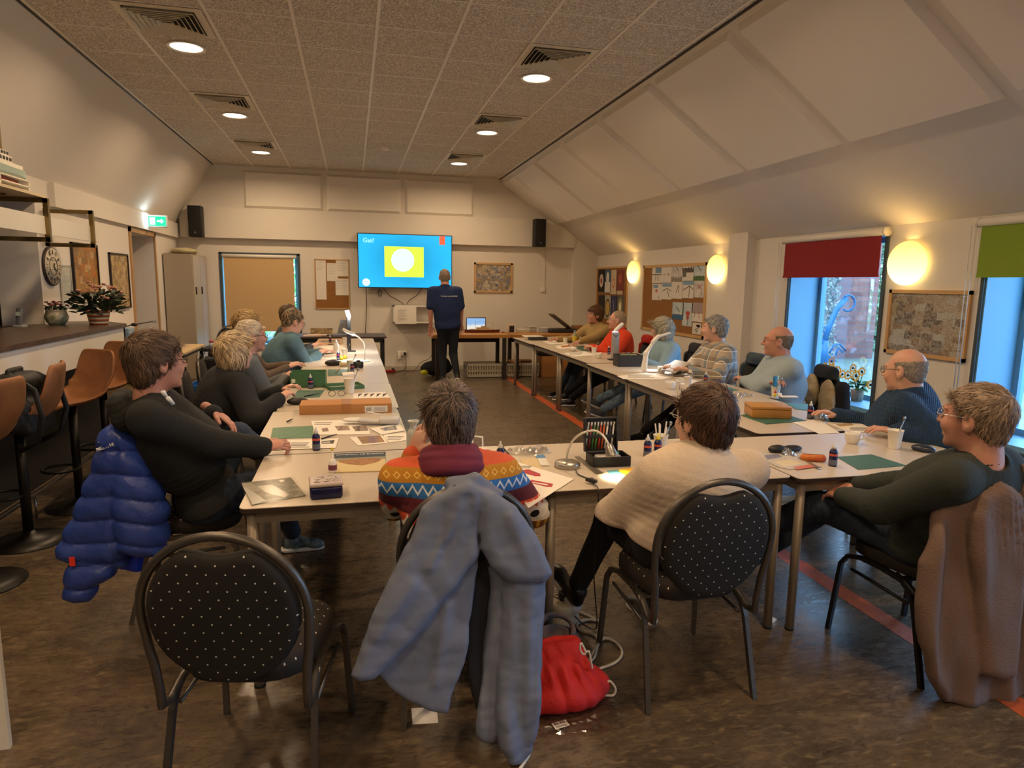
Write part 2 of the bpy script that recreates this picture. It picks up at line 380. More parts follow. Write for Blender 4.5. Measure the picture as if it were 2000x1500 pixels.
blind(5.02, 6.44, 2.1, 1.72, '#8c1a20', 'dark red roller blind half lowered over the window beside the framed collage', 'red')
blind(2.72, 4.12, 2.1, 1.71, '#7f9a2a', 'olive green roller blind on the window at the right edge', 'green')
# back window + blind
m = MB(); t = .012
m.b2((-2.15, YB, .48), (-2.15 + t, YB + .3, 2.03)); m.b2((-.92 - t, YB, .48), (-.92, YB + .3, 2.03)); m.b2((-2.15, YB, 2.03 - t), (-.92, YB + .3, 2.03)); m.b2((-2.16, YB - .03, .44), (-.91, YB + .3, .49))
w = struct(m.build('window_5', REV))
m = MB()
for a in ((-2.19, -2.15), (-.92, -.88)): m.b2((a[0], YB - .018, .42), (a[1], YB, 2.06))
m.b2((-2.19, YB - .018, 2.03), (-.88, YB, 2.06)); m.build('edge_trim', FRD, w)
m = MB(); m.b2((-2.1, YB + .24, .52), (-.97, YB + .245, 2.0)); m.build('pane', GL, w)
m = MB(); m.b2((-2.15, YB + .22, .48), (-2.09, YB + .27, 2.03)); m.b2((-.98, YB + .22, .48), (-.92, YB + .27, 2.03)); m.b2((-2.15, YB + .22, .48), (-.92, YB + .27, .54)); m.build('window_frame', FRM, w)
t = thing('roller_blind', 'beige roller blind lowered over the back wall window', 'blind', (-1.535, YB - .04, 2.0))
m = MB(); m.tube([(-.6, 0, 0), (.6, 0, 0)], .03, 12); m.build('roller', WHITE, t)
m = MB(); m.b2((-.58, -.002, -1.27), (.555, .002, -.02)); m.build('fabric', mat('blind_beige', '#c9a878', .8), t)
m = MB(); m.b2((-.58, -.008, -1.285), (.555, .008, -1.265)); m.build('bottom_bar', mat('blind_beige', '#c9a878'), t)
# ---------------------------------------------------------------- outside
g = NG('paving', .8); g.color(g.mix(g.rng(g.noise(1.5, 5), .35, .65), '#70766e', '#5f6a52')); PAVE = g.m
m = MB(); m.b2((XR + .42, -20, -.12), (40, 40, -.02)); m.b2((-30, YB + .3, -.12), (XR + .42, 40, -.02)); struct(m.build('ground', PAVE))
g = NG('brick', .85)
bt = g.n.new('ShaderNodeTexBrick'); bt.inputs['Scale'].default_value = 1; bt.inputs['Brick Width'].default_value = .22; bt.inputs['Row Height'].default_value = .075
bt.inputs['Mortar Size'].default_value = .008; bt.inputs['Color1'].default_value = (*hexc('#7c4a44'), 1); bt.inputs['Color2'].default_value = (*hexc('#a0706a'), 1); bt.inputs['Mortar'].default_value = (*hexc('#9a8f8a'), 1)
g.l.new(g.mapping(rot=(R(90), 0, R(25))), bt.inputs['Vector']); g.color(g.mix(g.rng(g.noise(3, 3), .55, .7), bt.outputs['Color'], '#b9a4a6')); BRICK = g.m
# brick material override: x along face, z up
g = NG('brick2', .85); o = g.xyz(); cb = g.n.new('ShaderNodeCombineXYZ'); g.l.new(g.math('ADD', o[0], o[1]), cb.inputs[0]); g.l.new(o[2], cb.inputs[1])
bt = g.n.new('ShaderNodeTexBrick'); bt.inputs['Scale'].default_value = 1; bt.inputs['Brick Width'].default_value = .42; bt.inputs['Row Height'].default_value = .11
bt.inputs['Mortar Size'].default_value = .010; bt.inputs['Color1'].default_value = (*hexc('#7d4c46'), 1); bt.inputs['Color2'].default_value = (*hexc('#9a6a62'), 1); bt.inputs['Mortar'].default_value = (*hexc('#6f6462'), 1)
g.l.new(cb.outputs[0], bt.inputs['Vector']); g.color(g.mix(g.rng(g.noise(3, 4), .6, .68), bt.outputs['Color'], '#98848a')); BRICK = g.m
a, b = at_z(1585, 700, 0), at_z(1703, 699, 0); d = (b - a); L = d.length
m = MB(); m.b2((-1.5, 0, -.1), (L, 3.2, 4.6)); bb = m.build('brick_building', BRICK, loc=a, rz=math.atan2(d.y, d.x))
tag(bb, 'purplish brick building standing across the yard outside the window', 'building')
LEAF = mat('hedge_leaf', '#4f7a55', .6, var=(8, '#8fae86'))
def leaf_mass(name, lab, cat, c, size, n, mt, ls=.09, parent=None):
    m = MB(); rnd = random.Random(int(c[0] * 10))
    for i in range(n):
        p = Vector((c[0] + rnd.uniform(-1, 1) * size[0] / 2, c[1] + rnd.uniform(-1, 1) * size[1] / 2, c[2] + rnd.uniform(0, 1) * size[2]))
        e = Euler((rnd.uniform(0, 6), rnd.uniform(0, 6), rnd.uniform(0, 6))).to_matrix().to_4x4(); s = ls * rnd.uniform(.6, 1.2)
        m.add([(0, 0, 0), (s * .5, s * .35, .01), (s, 0, 0), (s * .5, -s * .35, .01)], [(0, 1, 2, 3)], 0, False, Matrix.Translation(p) @ e)
    o = m.build(name, mt); tag(o, lab, cat); return o
p = at_z(1603, 702, 0)
leaf_mass('climbing_ivy', 'dark speckled climber covering the left edge of the brick wall outside', 'ivy', (p.x - .1, p.y - .28, 0), (.3, .3, 4.4), 1500, mat('ivy_leaf', '#5b5a4c', .7, var=(6, '#b9b4a0')), .1)
p = at_z(1725, 690, 0); leaf_mass('hedge', 'green hedge beside the brick building outside', 'hedge', (p.x + .9, p.y + 1.2, 0), (1.6, 1.2, 3.6), 2600, LEAF, .2)
m = MB(); m.b2((p.x - .1, p.y - .9, -.1), (p.x + 3, p.y - .7, .75)); m.b2((p.x - .14, p.y - .94, .75), (p.x + 3.04, p.y - .66, .82)); tag(m.build('garden_wall', mat('render_white', '#d8d8ce', .8)), 'low pale garden wall with a coping beside the hedge outside', 'wall')
leaf_mass('hedge', 'pale speckled hedge seen outside the window with the green blind', 'hedge', (13.2, 9.2, 0), (6, 1.2, 2.6), 5200, LEAF, .16)
leaf_mass('hedge', 'bright green hedge outside the back wall window', 'hedge', (-2.5, 19.5, 0), (9, 1.5, 2.4), 3500, mat('bright_leaf', '#7cc070', .6, var=(8, '#a7dc90')), .3)
# outdoor fitness machine
BLUE = mat('machine_blue', '#14507c', .4)
Yq = at_z(1610, 717, 0).y
def Q(px, py, dy=0): return at_y(px, py, Yq) + Vector((0, dy, 0))
fb = Q(1610, 717); t = thing('fitness_machine', 'blue outdoor fitness machine with curved handlebar outside the window', 'fitness machine', fb)
def rel(*pp): return [Vector(p) - fb for p in pp]
m = MB(); m.tube(rel(Q(1608, 716), Q(1611, 665)), .075, 8); m.tube(rel(Q(1611, 665), Q(1620, 636), Q(1634, 604), Q(1653, 582)), .055, 8); m.build('post', BLUE, t)
m = MB(); c = Q(1655, 592); m.tube([c - fb + Vector((math.cos(k) * .16, -.02, math.sin(k) * .16)) for k in np.linspace(-2.2, 2.2, 14)], .022, 6); m.build('handlebar', BLUE, t)
m = MB(); m.tube(rel(Q(1600, 660), Q(1603, 640), Q(1611, 638), Q(1619, 652), Q(1614, 655), Q(1608, 645)), .02, 6)
m.tube(rel(Q(1620, 690), Q(1628, 674), Q(1640, 672), Q(1652, 685), Q(1646, 688), Q(1637, 678), Q(1632, 694)), .022, 6); m.build('seat_loops', BLUE, t)
m = MB(); m.prism([(p.x - fb.x, p.z - fb.z) for p in (Q(1597, 658), Q(1615, 664), Q(1618, 672), Q(1606, 674))], -.03, .03, M=Euler((R(90), 0, 0)).to_matrix().to_4x4())
m.build('plate', BLUE, t); m = MB(); m.prism([(p.x - fb.x, p.z - fb.z) for p in (Q(1612, 690), Q(1634, 706), Q(1610, 706))], -.02, .02, M=Euler((R(90), 0, 0)).to_matrix().to_4x4()); m.build('gusset', BLUE, t)

# ---------------------------------------------------------------- ceiling lamps and vents
GLOW = emis('lamp_glow', (1, .80, .55), 3.2)
def downlight(x, y, lab):
    t = thing('ceiling_light', lab, 'ceiling light', (x, y, ZC), 0, 'round recessed lights in the ceiling')
    m = MB(); m.lathe([(.135, -.001), (.15, -.004), (.15, -.010), (.128, -.010), (.122, 0)], 32); m.build('trim_ring', mat('white_ring', '#efe9dc', .4), t)
    m = MB(); m.lathe([(.0, -.004), (.124, -.004)], 32, caps=False); m.build('diffuser', GLOW, t)
    light('ceiling_lamp_light', 'AREA', (x, y, ZC - .02), 22, WARM, .24, spread=R(165))
dl = {(-1.29, 0): 'round recessed ceiling light nearest the camera on the left', (1.70, 0): 'round recessed ceiling light nearest the camera on the right',
      (-1.29, 1): 'middle one of the three round ceiling lights on the left', (1.70, 1): 'middle one of the three round ceiling lights on the right',
      (-1.29, 2): 'round ceiling light nearest the back wall on the left', (1.70, 2): 'round ceiling light nearest the back wall on the right'}
for x in (-1.29, 1.70):
    for k, y in enumerate((6.30, 8.65, 10.95)): downlight(x, y, dl[(x, k)])
    for y in (3.97, 1.64, -.69, -3.0): light('ceiling_lamp_light', 'AREA', (x, y, ZC - .02), 22, WARM, .24, spread=R(165))
VM = mat('vent_cream', '#d9cfb8', .5); VD = mat('vent_dark', '#2a2620', .9)
def vent(x, y, lab):
    t = thing('ceiling_vent', lab, 'air vent', (x, y, ZC), 0, 'square louvred vents in the ceiling')
    def ring(m, a, z, w, dz):
        o = [(-a, -a), (a, -a), (a, a), (-a, a)]; i = [(-a + w, -a + w), (a - w, -a + w), (a - w, a - w), (-a + w, a - w)]
        vs = [(p[0], p[1], z) for p in o] + [(p[0], p[1], z + dz) for p in i] + [(p[0], p[1], z + .004) for p in o] + [(p[0], p[1], z + dz + .004) for p in i]
        for k in range(4):
            j = (k + 1) % 4; m.add([vs[k], vs[j], vs[4 + j], vs[4 + k], vs[8 + k], vs[8 + j], vs[12 + j], vs[12 + k]], [(0, 3, 2, 1), (4, 5, 6, 7), (0, 1, 5, 4), (2, 3, 7, 6)])
    m = MB(); ring(m, .295, -.008, .055, -.002); m.build('frame', VM, t)
    m = MB(); m.b2((-.25, -.25, -.004), (.25, .25, -.002)); m.build('backing', VD, t)
    for k in range(6):
        m = MB(); a = .238 - .036 * k; ring(m, a, -.030, .020, .022); m.build('slat', VM, t)
for x, s in ((-1.30, 'left'), (1.70, 'right')):
    for y, q in ((5.72, 'nearest the camera'), (8.0, 'in the middle of its row'), (10.35, 'nearest the back wall')):
        vent(x, y, 'square cream louvred ceiling vent on the %s side, %s' % (s, q))
t = thing('smoke_detector', 'small white smoke detector on the ceiling in front of the screen', 'smoke detector', (.49, 9.98, ZC))
m = MB(); m.lathe([(.055, 0), (.055, -.02), (.04, -.045), (.0, -.047)], 20); m.build('housing', WHITE, t); m = MB(); m.lathe([(.06, -.002), (.06, -.008), (.0, -.008)], 20); m.build('base', WHITE, t)
# oval wall lamps
g = NG('oval_glass', .25)
o = g.xyz(); f = g.rng(o[2], -.2, .17, 1, 0)
g.color('#fff0b0'); g.l.new(g.mix(f, (1, .62, .12), (1, .80, .38)), g.b.inputs['Emission Color']); g.l.new(g.rng(f, 0, 1, .95, 2.3), g.b.inputs['Emission Strength']); OVAL = g.m
for y, lab in ((10.47, 'glowing oval wall lamp between the two cork boards'), (7.83, 'glowing oval wall lamp beside the wall column'), (4.77, 'large glowing oval wall lamp above the framed collage')):
    t = thing('wall_lamp', lab, 'wall lamp', (XR, y, 1.82), 0, 'oval wall lamps')
    m = MB(); m.ball((-.045, 0, 0), (.055, .205, .185), 28); m.build('lamp_shade', OVAL, t)
    m = MB(); m.ball((-.02, 0, 0), (.03, .15, .15), 20); m.build('backplate', WHITE, t)
    light('wall_lamp_light', 'AREA', (XR - .13, y, 1.93), 1.3, (1, .62, .22), .3, (R(180), R(-35), 0), shape='RECTANGLE', size_y=.12)

# ---------------------------------------------------------------- tables
LAM = mat('table_laminate', '#c3b6a4', .30, bump=(250, .05, .001), spec=.5); EDGE = mat('table_edge', '#33241c', .6); STEEL = mat('table_steel', '#8d8172', .42, .35)
CAPB = mat('rubber_black', '#161616', .7)
def rrect(w, d, r, n=4):
    out = []
    for cx, cy, a0 in ((w / 2 - r, d / 2 - r, 0), (-w / 2 + r, d / 2 - r, 90), (-w / 2 + r, -d / 2 + r, 180), (w / 2 - r, -d / 2 + r, 270)):
        for i in range(n + 1):
            a = R(a0 + 90 * i / n); out.append((cx + r * math.cos(a), cy + r * math.sin(a)))
    return out
def make_table(w, d):
    t = thing('table', '', 'table')
    P = rrect(w - .004, d - .004, .03); n = len(P)
    m = MB(); m.prism(P, TZ - .003, TZ, 0); m.prism([(x * .998, y * .998) for x, y in P], TZ - .02, TZ - .003, 1); m.build('tabletop', [LAM, EDGE], t)
    m = MB(); i = .045; h = .05
    for s in (-1, 1):
        m.box((0, s * (d / 2 - i), TZ - .02 - h / 2), (w - .1, .025, h)); m.box((s * (w / 2 - i), 0, TZ - .02 - h / 2), (.025, d - .1, h))
    m.build('apron', STEEL, t)
    for sx in (-1, 1):
        for sy in (-1, 1):
            m = MB(); m.cyl((sx * (w / 2 - .045), sy * (d / 2 - .045), .012), .021, TZ - .034, 14); lg = m.build('leg', STEEL, t)
            m = MB(); m.cyl((sx * (w / 2 - .045), sy * (d / 2 - .045), 0), .022, .014, 14); m.build('foot_cap', CAPB, lg)
    return t
G1 = 'white meeting tables pushed together in a U'
TY = [3.37, 4.53, 5.66, 6.86, 8.05, 9.2, 10.28]
tv0 = make_table(.8, 1.155)
labs = ['white meeting table under the small ridged green mat and the man in the black hoodie', 'white meeting table under the long cardboard box', 'white meeting table under the green storage box', 'white meeting table under the black glasses case in the left row', 'white meeting table under the white arched desk lamp in the left row', 'last white meeting table of the left row, toward the screen']
for k in range(6):
    o = tv0 if k == 0 else dup(tv0, (0, 0, 0))
    y0, y1 = TY[k], TY[k + 1]; o.location = (-.105 if k else -.115, (y0 + y1) / 2, 0); o.rotation_euler = (0, 0, R([.4, 0, -.5, .3, 0, .2][k])); o.scale = (1, (y1 - y0) / 1.158, 1); tag(o, labs[k], 'table', G1)
labs = ['white meeting table under the wooden box in the right row', 'white meeting table with the lone cup behind the brown haired person', 'white meeting table under the white curved desk lamp', 'white meeting table under the silver column lamp', 'white meeting table in the right row with the small bowl, second from its far end', 'last white meeting table of the right row, nearest the wooden bench']
RX = [2.31 + .41, 2.42 + .4, 2.45 + .4, 2.50 + .4, 2.50 + .4, 2.47 + .4]
for k in range(6):
    o = dup(tv0, (RX[k], (TY[k] + TY[k + 1]) / 2, 0), R([-1.8, -.6, -.8, 0, .3, .3][k]), labs[k], G1)
tv1 = make_table(1.18, .8)
for k, (c, rz, lb) in enumerate((((.155, 2.96, 0), 0, 'white meeting table at the front left with the blue tin on it'), ((1.345, 2.95, 0), 0, 'white meeting table with the silver desk lamp, middle of the front row'), ((2.53, 2.915, 0), 0, 'white meeting table at the front right with the square green mat'))):
    o = tv1 if k == 0 else dup(tv1, c); o.location = c; o.rotation_euler = (0, 0, R(rz)); tag(o, lb, 'table', G1)
# side table at the left wall
t = thing('side_table', 'beige side table with black legs by the left wall behind the bar stools', 'table', (-2.33, 8.8, 0))
m = MB(); m.b2((-.42, -.7, .725), (.42, .7, .75)); m.build('tabletop', mat('beige_top', '#cbb083', .4), t)
for sx in (-1, 1):
    for sy in (-1, 1): m = MB(); m.b2((sx * .38 - .02, sy * .64 - .02, 0), (sx * .38 + .02, sy * .64 + .02, .725)); m.build('leg', BLACK, t)
m = MB(); m.b2((-.38, -.66, .68), (.38, -.63, .725)); m.b2((-.38, .63, .68), (.38, .66, .725)); m.b2((.36, -.66, .68), (.39, .66, .725)); m.build('apron', BLACK, t)
# far dark desk by the window with laptop
t = thing('side_table', 'narrow dark edged table behind the left row, carrying the open laptop', 'table', (-.25, 10.85, 0))
m = MB(); m.b2((-.75, -.38, .735), (.75, .38, .76)); m.build('tabletop', mat('dark_edge_top', '#4a3a30', .4), t)
m = MB(); m.b2((-.72, -.36, .67), (.72, .36, .735)); m.build('apron', BLACK, t)
for sx in (-1, 1):
    for sy in (-1, 1): m = MB(); m.b2((sx * .7 - .02, sy * .34 - .02, 0), (sx * .7 + .02, sy * .34 + .02, .7)); m.build('leg', BLACK, t)
# ---------------------------------------------------------------- banquet chairs
def dots(name, base, ax, s=.052):
    g = NG(name, .85); o = g.xyz(); u = g.math('DIVIDE', o[ax[0]], s); v = g.math('DIVIDE', o[ax[1]], s)
    def lat(du):
        a = g.math('SUBTRACT', g.math('FRACT', g.math('ADD', u, 10 + du)), .5); b = g.math('SUBTRACT', g.math('FRACT', g.math('ADD', v, 10 + du)), .5)
        return g.math('LESS_THAN', g.math('ADD', g.math('MULTIPLY', a, a), g.math('MULTIPLY', b, b)), .0024)
    g.color(g.mix(g.math('MAXIMUM', lat(0), lat(.5)), base, '#cfc8bb')); g.bump(g.noise(500, 2), .2, .001); return g.m
DXZ = dots('dotted_fabric_back', '#17130f', (0, 2)); DXY = dots('dotted_fabric_seat', '#1d140f', (0, 1))
CHF = mat('hammered_metal', '#5d5852', .38, .75, bump=(160, .25, .002))
CHB = mat('hammered_metal_dark', '#2b2a2a', .4, .7, bump=(160, .25, .002))
def make_chair(frame=None):
    frame = frame or CHF
    t = thing('banquet_chair', '', 'chair')
    # seat
    m = MB(); nseg = 28
    def outline(k, off):
        a = 2 * math.pi * k / nseg; c, s_ = math.cos(a), math.sin(a); e = .55
        x = math.copysign(abs(c) ** e, c); y = math.copysign(abs(s_) ** e, s_)
        w = (.212 - .028 * (1 - (y + 1) / 2)) - off; return (x * w, y * (.215 - off) + .01)
    rings = [(.015, .405), (.0, .415), (.0, .455), (.012, .475), (.05, .49), (.12, .495)]
    vs = [(*outline(k, of), z) for of, z in rings for k in range(nseg)]
    fs = [(i * nseg + k, i * nseg + (k + 1) % nseg, (i + 1) * nseg + (k + 1) % nseg, (i + 1) * nseg + k) for i in range(len(rings) - 1) for k in range(nseg)]
    fs += [tuple(range(nseg - 1, -1, -1)), tuple((len(rings) - 1) * nseg + k for k in range(nseg))]
    m.add(vs, fs, 0, True); m.build('seat', DXY, t)
    # backrest pad
    lean = lambda z: -.245 - (z - .45) * .13
    def bo(k, off, n=40):
        a = 2 * math.pi * k / n; x, z = math.cos(a) * (.212 - off), .672 + math.sin(a) * (.222 - off)
        if z > .868 - off: z = .868 - off - (.0 if abs(x) > .075 else .016 * math.cos(x / .075 * math.pi / 2))
        return x, z
    m = MB(); rings = [(.03, -.030), (.008, -.024), (0, -.012), (0, .012), (.008, .024), (.03, .030)]; n = 40
    vs = []
    for of, dy in rings:
        for k in range(n): x, z = bo(k, of); vs.append((x, lean(z) + dy, z))
    fs = [(i * n + k, i * n + (k + 1) % n, (i + 1) * n + (k + 1) % n, (i + 1) * n + k) for i in range(len(rings) - 1) for k in range(n)]
    fs += [tuple(range(n - 1, -1, -1)), tuple((len(rings) - 1) * n + k for k in range(n))]
    m.add(vs, [f[::-1] for f in fs], 0, True); m.build('backrest', DXZ, t)
    # back frame tube
    half = [(.195, -.06, .40), (.205, -.13, .385), (.210, -.19, .355), (.213, -.235, .36), (.213, lean(.42) - .0, .42), (.218, lean(.5), .50), (.228, lean(.56), .57)]
    top = [(math.cos(a) * .235, 0, .672 + math.sin(a) * .238) for a in np.linspace(R(-8), R(188), 26)]; top = [(x, lean(z), z) for x, _, z in top]
    pts = half + top + [(-x, y, z) for x, y, z in reversed(half)]
    m = MB(); m.tube(pts, .0135, 10, flat=(1.0, (0, 1, 0))); m.build('back_frame', frame, t)
    for s in (-1, 1):
        m = MB(); m.tube([(s * .198, -.02, .40), (s * .205, .12, .402), (s * .212, .185, .385), (s * .218, .215, .34), (s * .232, .245, 0)], .0135, 4); lg = m.build('leg', frame, t)
        m = MB(); m.tube([(s * .198, -.0, .398), (s * .205, -.10, .392), (s * .210, -.15, .36), (s * .214, -.175, .31), (s * .225, -.255, 0)], .0135, 4); m.build('leg', frame, t)
    m = MB()
    for s in (-1, 1): m.tube([(s * .207, .165, .33), (s * .207, -.14, .31)], .008, 6)
    m.box((0, .1, .397), (.39, .025, .015)); m.box((0, -.1, .397), (.39, .025, .015)); m.build('seat_rail', frame, t)
    return t
chair0 = make_chair(); _used = [False]
GC = 'round backed banquet chairs around the tables'
def chair(x, y, face, label, group=GC):
    """face: heading in degrees, 0 = towards +Y, 90 = towards -X"""
    if not _used[0]: o = chair0; _used[0] = True
    else: o = dup(chair0, (0, 0, 0))
    o.location = (x, y, 0); o.rotation_euler = (0, 0, R(face)); return tag(o, label, 'chair', group)
chair(-.31, 2.16, -12, 'empty round backed banquet chair with dotted black fabric in the foreground')
chair(1.28, 2.37, 0, 'dotted banquet chair holding the person in the cream fleece')
chair(.375, 2.475, 0, 'banquet chair under the long grey blue raincoat')
t = make_chair(CHB); t.location = (2.42, 2.30, 0); t.rotation_euler = (0, 0, R(4)); tag(t, 'black legged banquet chair under the brown wool coat at the right', 'chair', GC)
chair(-.79, 3.47, -88, 'banquet chair carrying the bright blue puffer jacket')
chair(-1.02, 4.93, -80, 'banquet chair behind the blond bobbed person in a dark sweater')
chair(-1.03, 5.75, -84, 'banquet chair under the white haired man in a grey cardigan')
chair(-1.08, 6.6, -84, 'banquet chair under the curly blond person')
chair(-.87, 7.45, -80, 'dark backed chair behind the person in the teal jacket')
chair(-.98, 8.6, -80, 'banquet chair under the brown haired person nearest the window')
chair(3.55, 9.25, 100, 'banquet chair under the man in the beige sweater')
chair(3.53, 8.15, 92, 'chair carrying the red jacket in the right row')
chair(3.55, 6.9, 90, 'chair carrying the dark padded coat, behind the person in the pale blue sweater')
chair(3.60, 5.82, 88, 'chair carrying the grey green jacket')
chair(3.62, 4.87, 80, 'chair carrying the black jacket with a woolly lining')
chair(3.42, 3.42, 70, 'banquet chair under the man in the navy cable knit sweater')
o = chair(-1.98, 11.2, 35, 'empty dark oval backed chair by the back wall window')
# ---------------------------------------------------------------- signed-distance modelling for people, cloth and soft things
def V3(*a): return np.array(a if len(a) == 3 else a[0], float)
def nrm(v): v = np.asarray(v, float); return v / (np.linalg.norm(v) + 1e-12)
def frame_from(fwd, up=(0, 0, 1)):
    """rows: right, forward, up"""
    f = nrm(fwd); r = nrm(np.cross(f, up)); u = np.cross(r, f); return np.array([r, f, u])
class Cap:
    def __init__(s, a, b, ra, rb=None, flat=None):
        s.a, s.b, s.ra, s.rb = V3(a), V3(b), ra, (ra if rb is None else rb); s.flat = flat   # flat: (axis, factor) squeezes distance along an axis
    def __call__(s, p):
        ba = s.b - s.a; pa = p - s.a; t = np.clip(pa @ ba / (ba @ ba + 1e-12), 0, 1); q = pa - t[:, None] * ba
        if s.flat is not None: ax = nrm(s.flat[0]); q = q + np.outer(q @ ax, ax) * (s.flat[1] - 1)
        return np.linalg.norm(q, axis=1) - (s.ra + (s.rb - s.ra) * t)
    def bb(s): r = max(s.ra, s.rb); return np.minimum(s.a, s.b) - r, np.maximum(s.a, s.b) + r
class Ell:
    def __init__(s, c, r, M=None): s.c, s.r = V3(c), V3(r); s.M = np.eye(3) if M is None else np.array(M)
    def __call__(s, p):
        q = (p - s.c) @ s.M.T; k0 = np.linalg.norm(q / s.r, axis=1); k1 = np.linalg.norm(q / s.r ** 2, axis=1) + 1e-9
        return k0 * (k0 - 1) / k1
    def bb(s): m = s.r.max(); return s.c - m, s.c + m
class Box:
    def __init__(s, c, h, r=0.01, M=None): s.c, s.h, s.r = V3(c), V3(h), r; s.M = np.eye(3) if M is None else np.array(M)
    def __call__(s, p):
        q = np.abs((p - s.c) @ s.M.T) - s.h + s.r
        return np.linalg.norm(np.maximum(q, 0), axis=1) + np.minimum(q.max(axis=1), 0) - s.r
    def bb(s): m = np.linalg.norm(s.h); return s.c - m, s.c + m
class Tor:
    def __init__(s, c, axis, R_, r, sq=(1, 1)): s.c, s.ax, s.R, s.r, s.sq = V3(c), nrm(axis), R_, r, sq
    def __call__(s, p):
        q = p - s.c; h = q @ s.ax; rad = np.linalg.norm(q - np.outer(h, s.ax), axis=1) - s.R
        return np.sqrt((rad * s.sq[0]) ** 2 + (h * s.sq[1]) ** 2) - s.r
    def bb(s): m = s.R + s.r * 1.6 / min(s.sq); return s.c - m, s.c + m
class Poly:
    """a padded panel: outline (u,w) in the plane o + u*U + w*Z, thickness th along N; off(u,w) shifts it along N"""
    def __init__(s, pts, o, U, th, off=None, rnd=.02, Z=(0, 0, 1)):
        s.o, s.U, s.Z = V3(o), nrm(U), nrm(Z); s.N = np.cross(s.U, s.Z)
        s.P = np.array([[(V3(p) - s.o) @ s.U, (V3(p) - s.o) @ s.Z] for p in pts]); s.th, s.off, s.rnd = th, off, rnd
    def __call__(s, p):
        q = p - s.o; u, w, n = q @ s.U, q @ s.Z, q @ s.N
        P = s.P; d = np.full(len(u), 1e9); sg = np.ones(len(u)); N_ = len(P)
        for i in range(N_):
            j = (i - 1) % N_; e = P[j] - P[i]; wx, wy = u - P[i][0], w - P[i][1]
            t = np.clip((wx * e[0] + wy * e[1]) / (e @ e + 1e-12), 0, 1); bx, by = wx - e[0] * t, wy - e[1] * t
            d = np.minimum(d, bx * bx + by * by)
            c1, c2, c3 = w >= P[i][1], w < P[j][1], e[0] * wy > e[1] * wx
            sg = np.where((c1 & c2 & c3) | (~c1 & ~c2 & ~c3), -sg, sg)
        d2 = sg * np.sqrt(d) + s.rnd; n0 = s.off(u, w) if s.off is not None else 0
        dn = np.abs(n - n0) - s.th + s.rnd
        return np.sqrt(np.maximum(d2, 0) ** 2 + np.maximum(dn, 0) ** 2) + np.minimum(np.maximum(d2, dn), 0) - s.rnd
    def bb(s):
        c = [s.o + s.U * x + s.Z * y for x, y in s.P]; e = np.abs(s.N) * (s.th + .14)
        return np.min(c, 0) - e - .01, np.max(c, 0) + e + .01
def smin(a, b, k):
    if k <= 0: return np.minimum(a, b)
    h = np.clip(.5 + .5 * (b - a) / k, 0, 1); return b + (a - b) * h - k * h * (1 - h)
def smax(a, b, k): return -smin(-a, -b, k)
class Solid:
    """list of (op, primitive, k): op 'u' union, 's' subtract, 'i' intersect, 'n' add a displacement field"""
    def __init__(s): s.ops = []
    def u(s, pr, k=.02): s.ops.append(('u', pr, k)); return s
    def sub(s, pr, k=.005): s.ops.append(('s', pr, k)); return s
    def i(s, fn, k=.004): s.ops.append(('i', fn, k)); return s
    def n(s, fn): s.ops.append(('n', fn, 0)); return s
    def __call__(s, p):
        d = np.full(len(p), 1e3)
        for op, pr, k in s.ops:
            v = pr(p)
            if op == 'u': d = v if d[0] > 900 else smin(d, v, k)
            elif op == 's': d = smax(d, -v, k)
            elif op == 'i': d = smax(d, v, k)
            else: d = d + v
        return d
    def bb(s):
        lo, hi = zip(*[pr.bb() for op, pr, k in s.ops if op == 'u']); return np.min(lo, 0), np.max(hi, 0)
    def mesh(s, vox, pad=.02, band=2.6):
        lo, hi = s.bb(); lo = lo - pad; hi = hi + pad; cs = 4
        n = np.ceil((hi - lo) / vox / cs).astype(int) * cs + 1; nc = (n - 1) // cs + 1
        ax = [lo[i] + vox * cs * np.arange(nc[i]) for i in range(3)]
        G = np.stack(np.meshgrid(*ax, indexing='ij'), -1).reshape(-1, 3); C = s(G).reshape(nc)
        # trilinear upsample
        def up(A, axis, m):
            t = np.arange(m) / cs; i0 = np.minimum(t.astype(int), A.shape[axis] - 2); f = t - i0; sh = [1, 1, 1]; sh[axis] = m; f = f.reshape(sh)
            return np.take(A, i0, axis) * (1 - f) + np.take(A, i0 + 1, axis) * f
        D = C
        for a in range(3): D = up(D, a, n[a])
        msk = np.abs(D) < vox * cs * band; idx = np.argwhere(msk)
        pts = lo + idx * vox; vals = np.empty(len(pts))
        for k in range(0, len(pts), 200000): vals[k:k + 200000] = s(pts[k:k + 200000])
        D = D.copy(); D[msk] = vals
        return surface_nets(D, lo, vox)
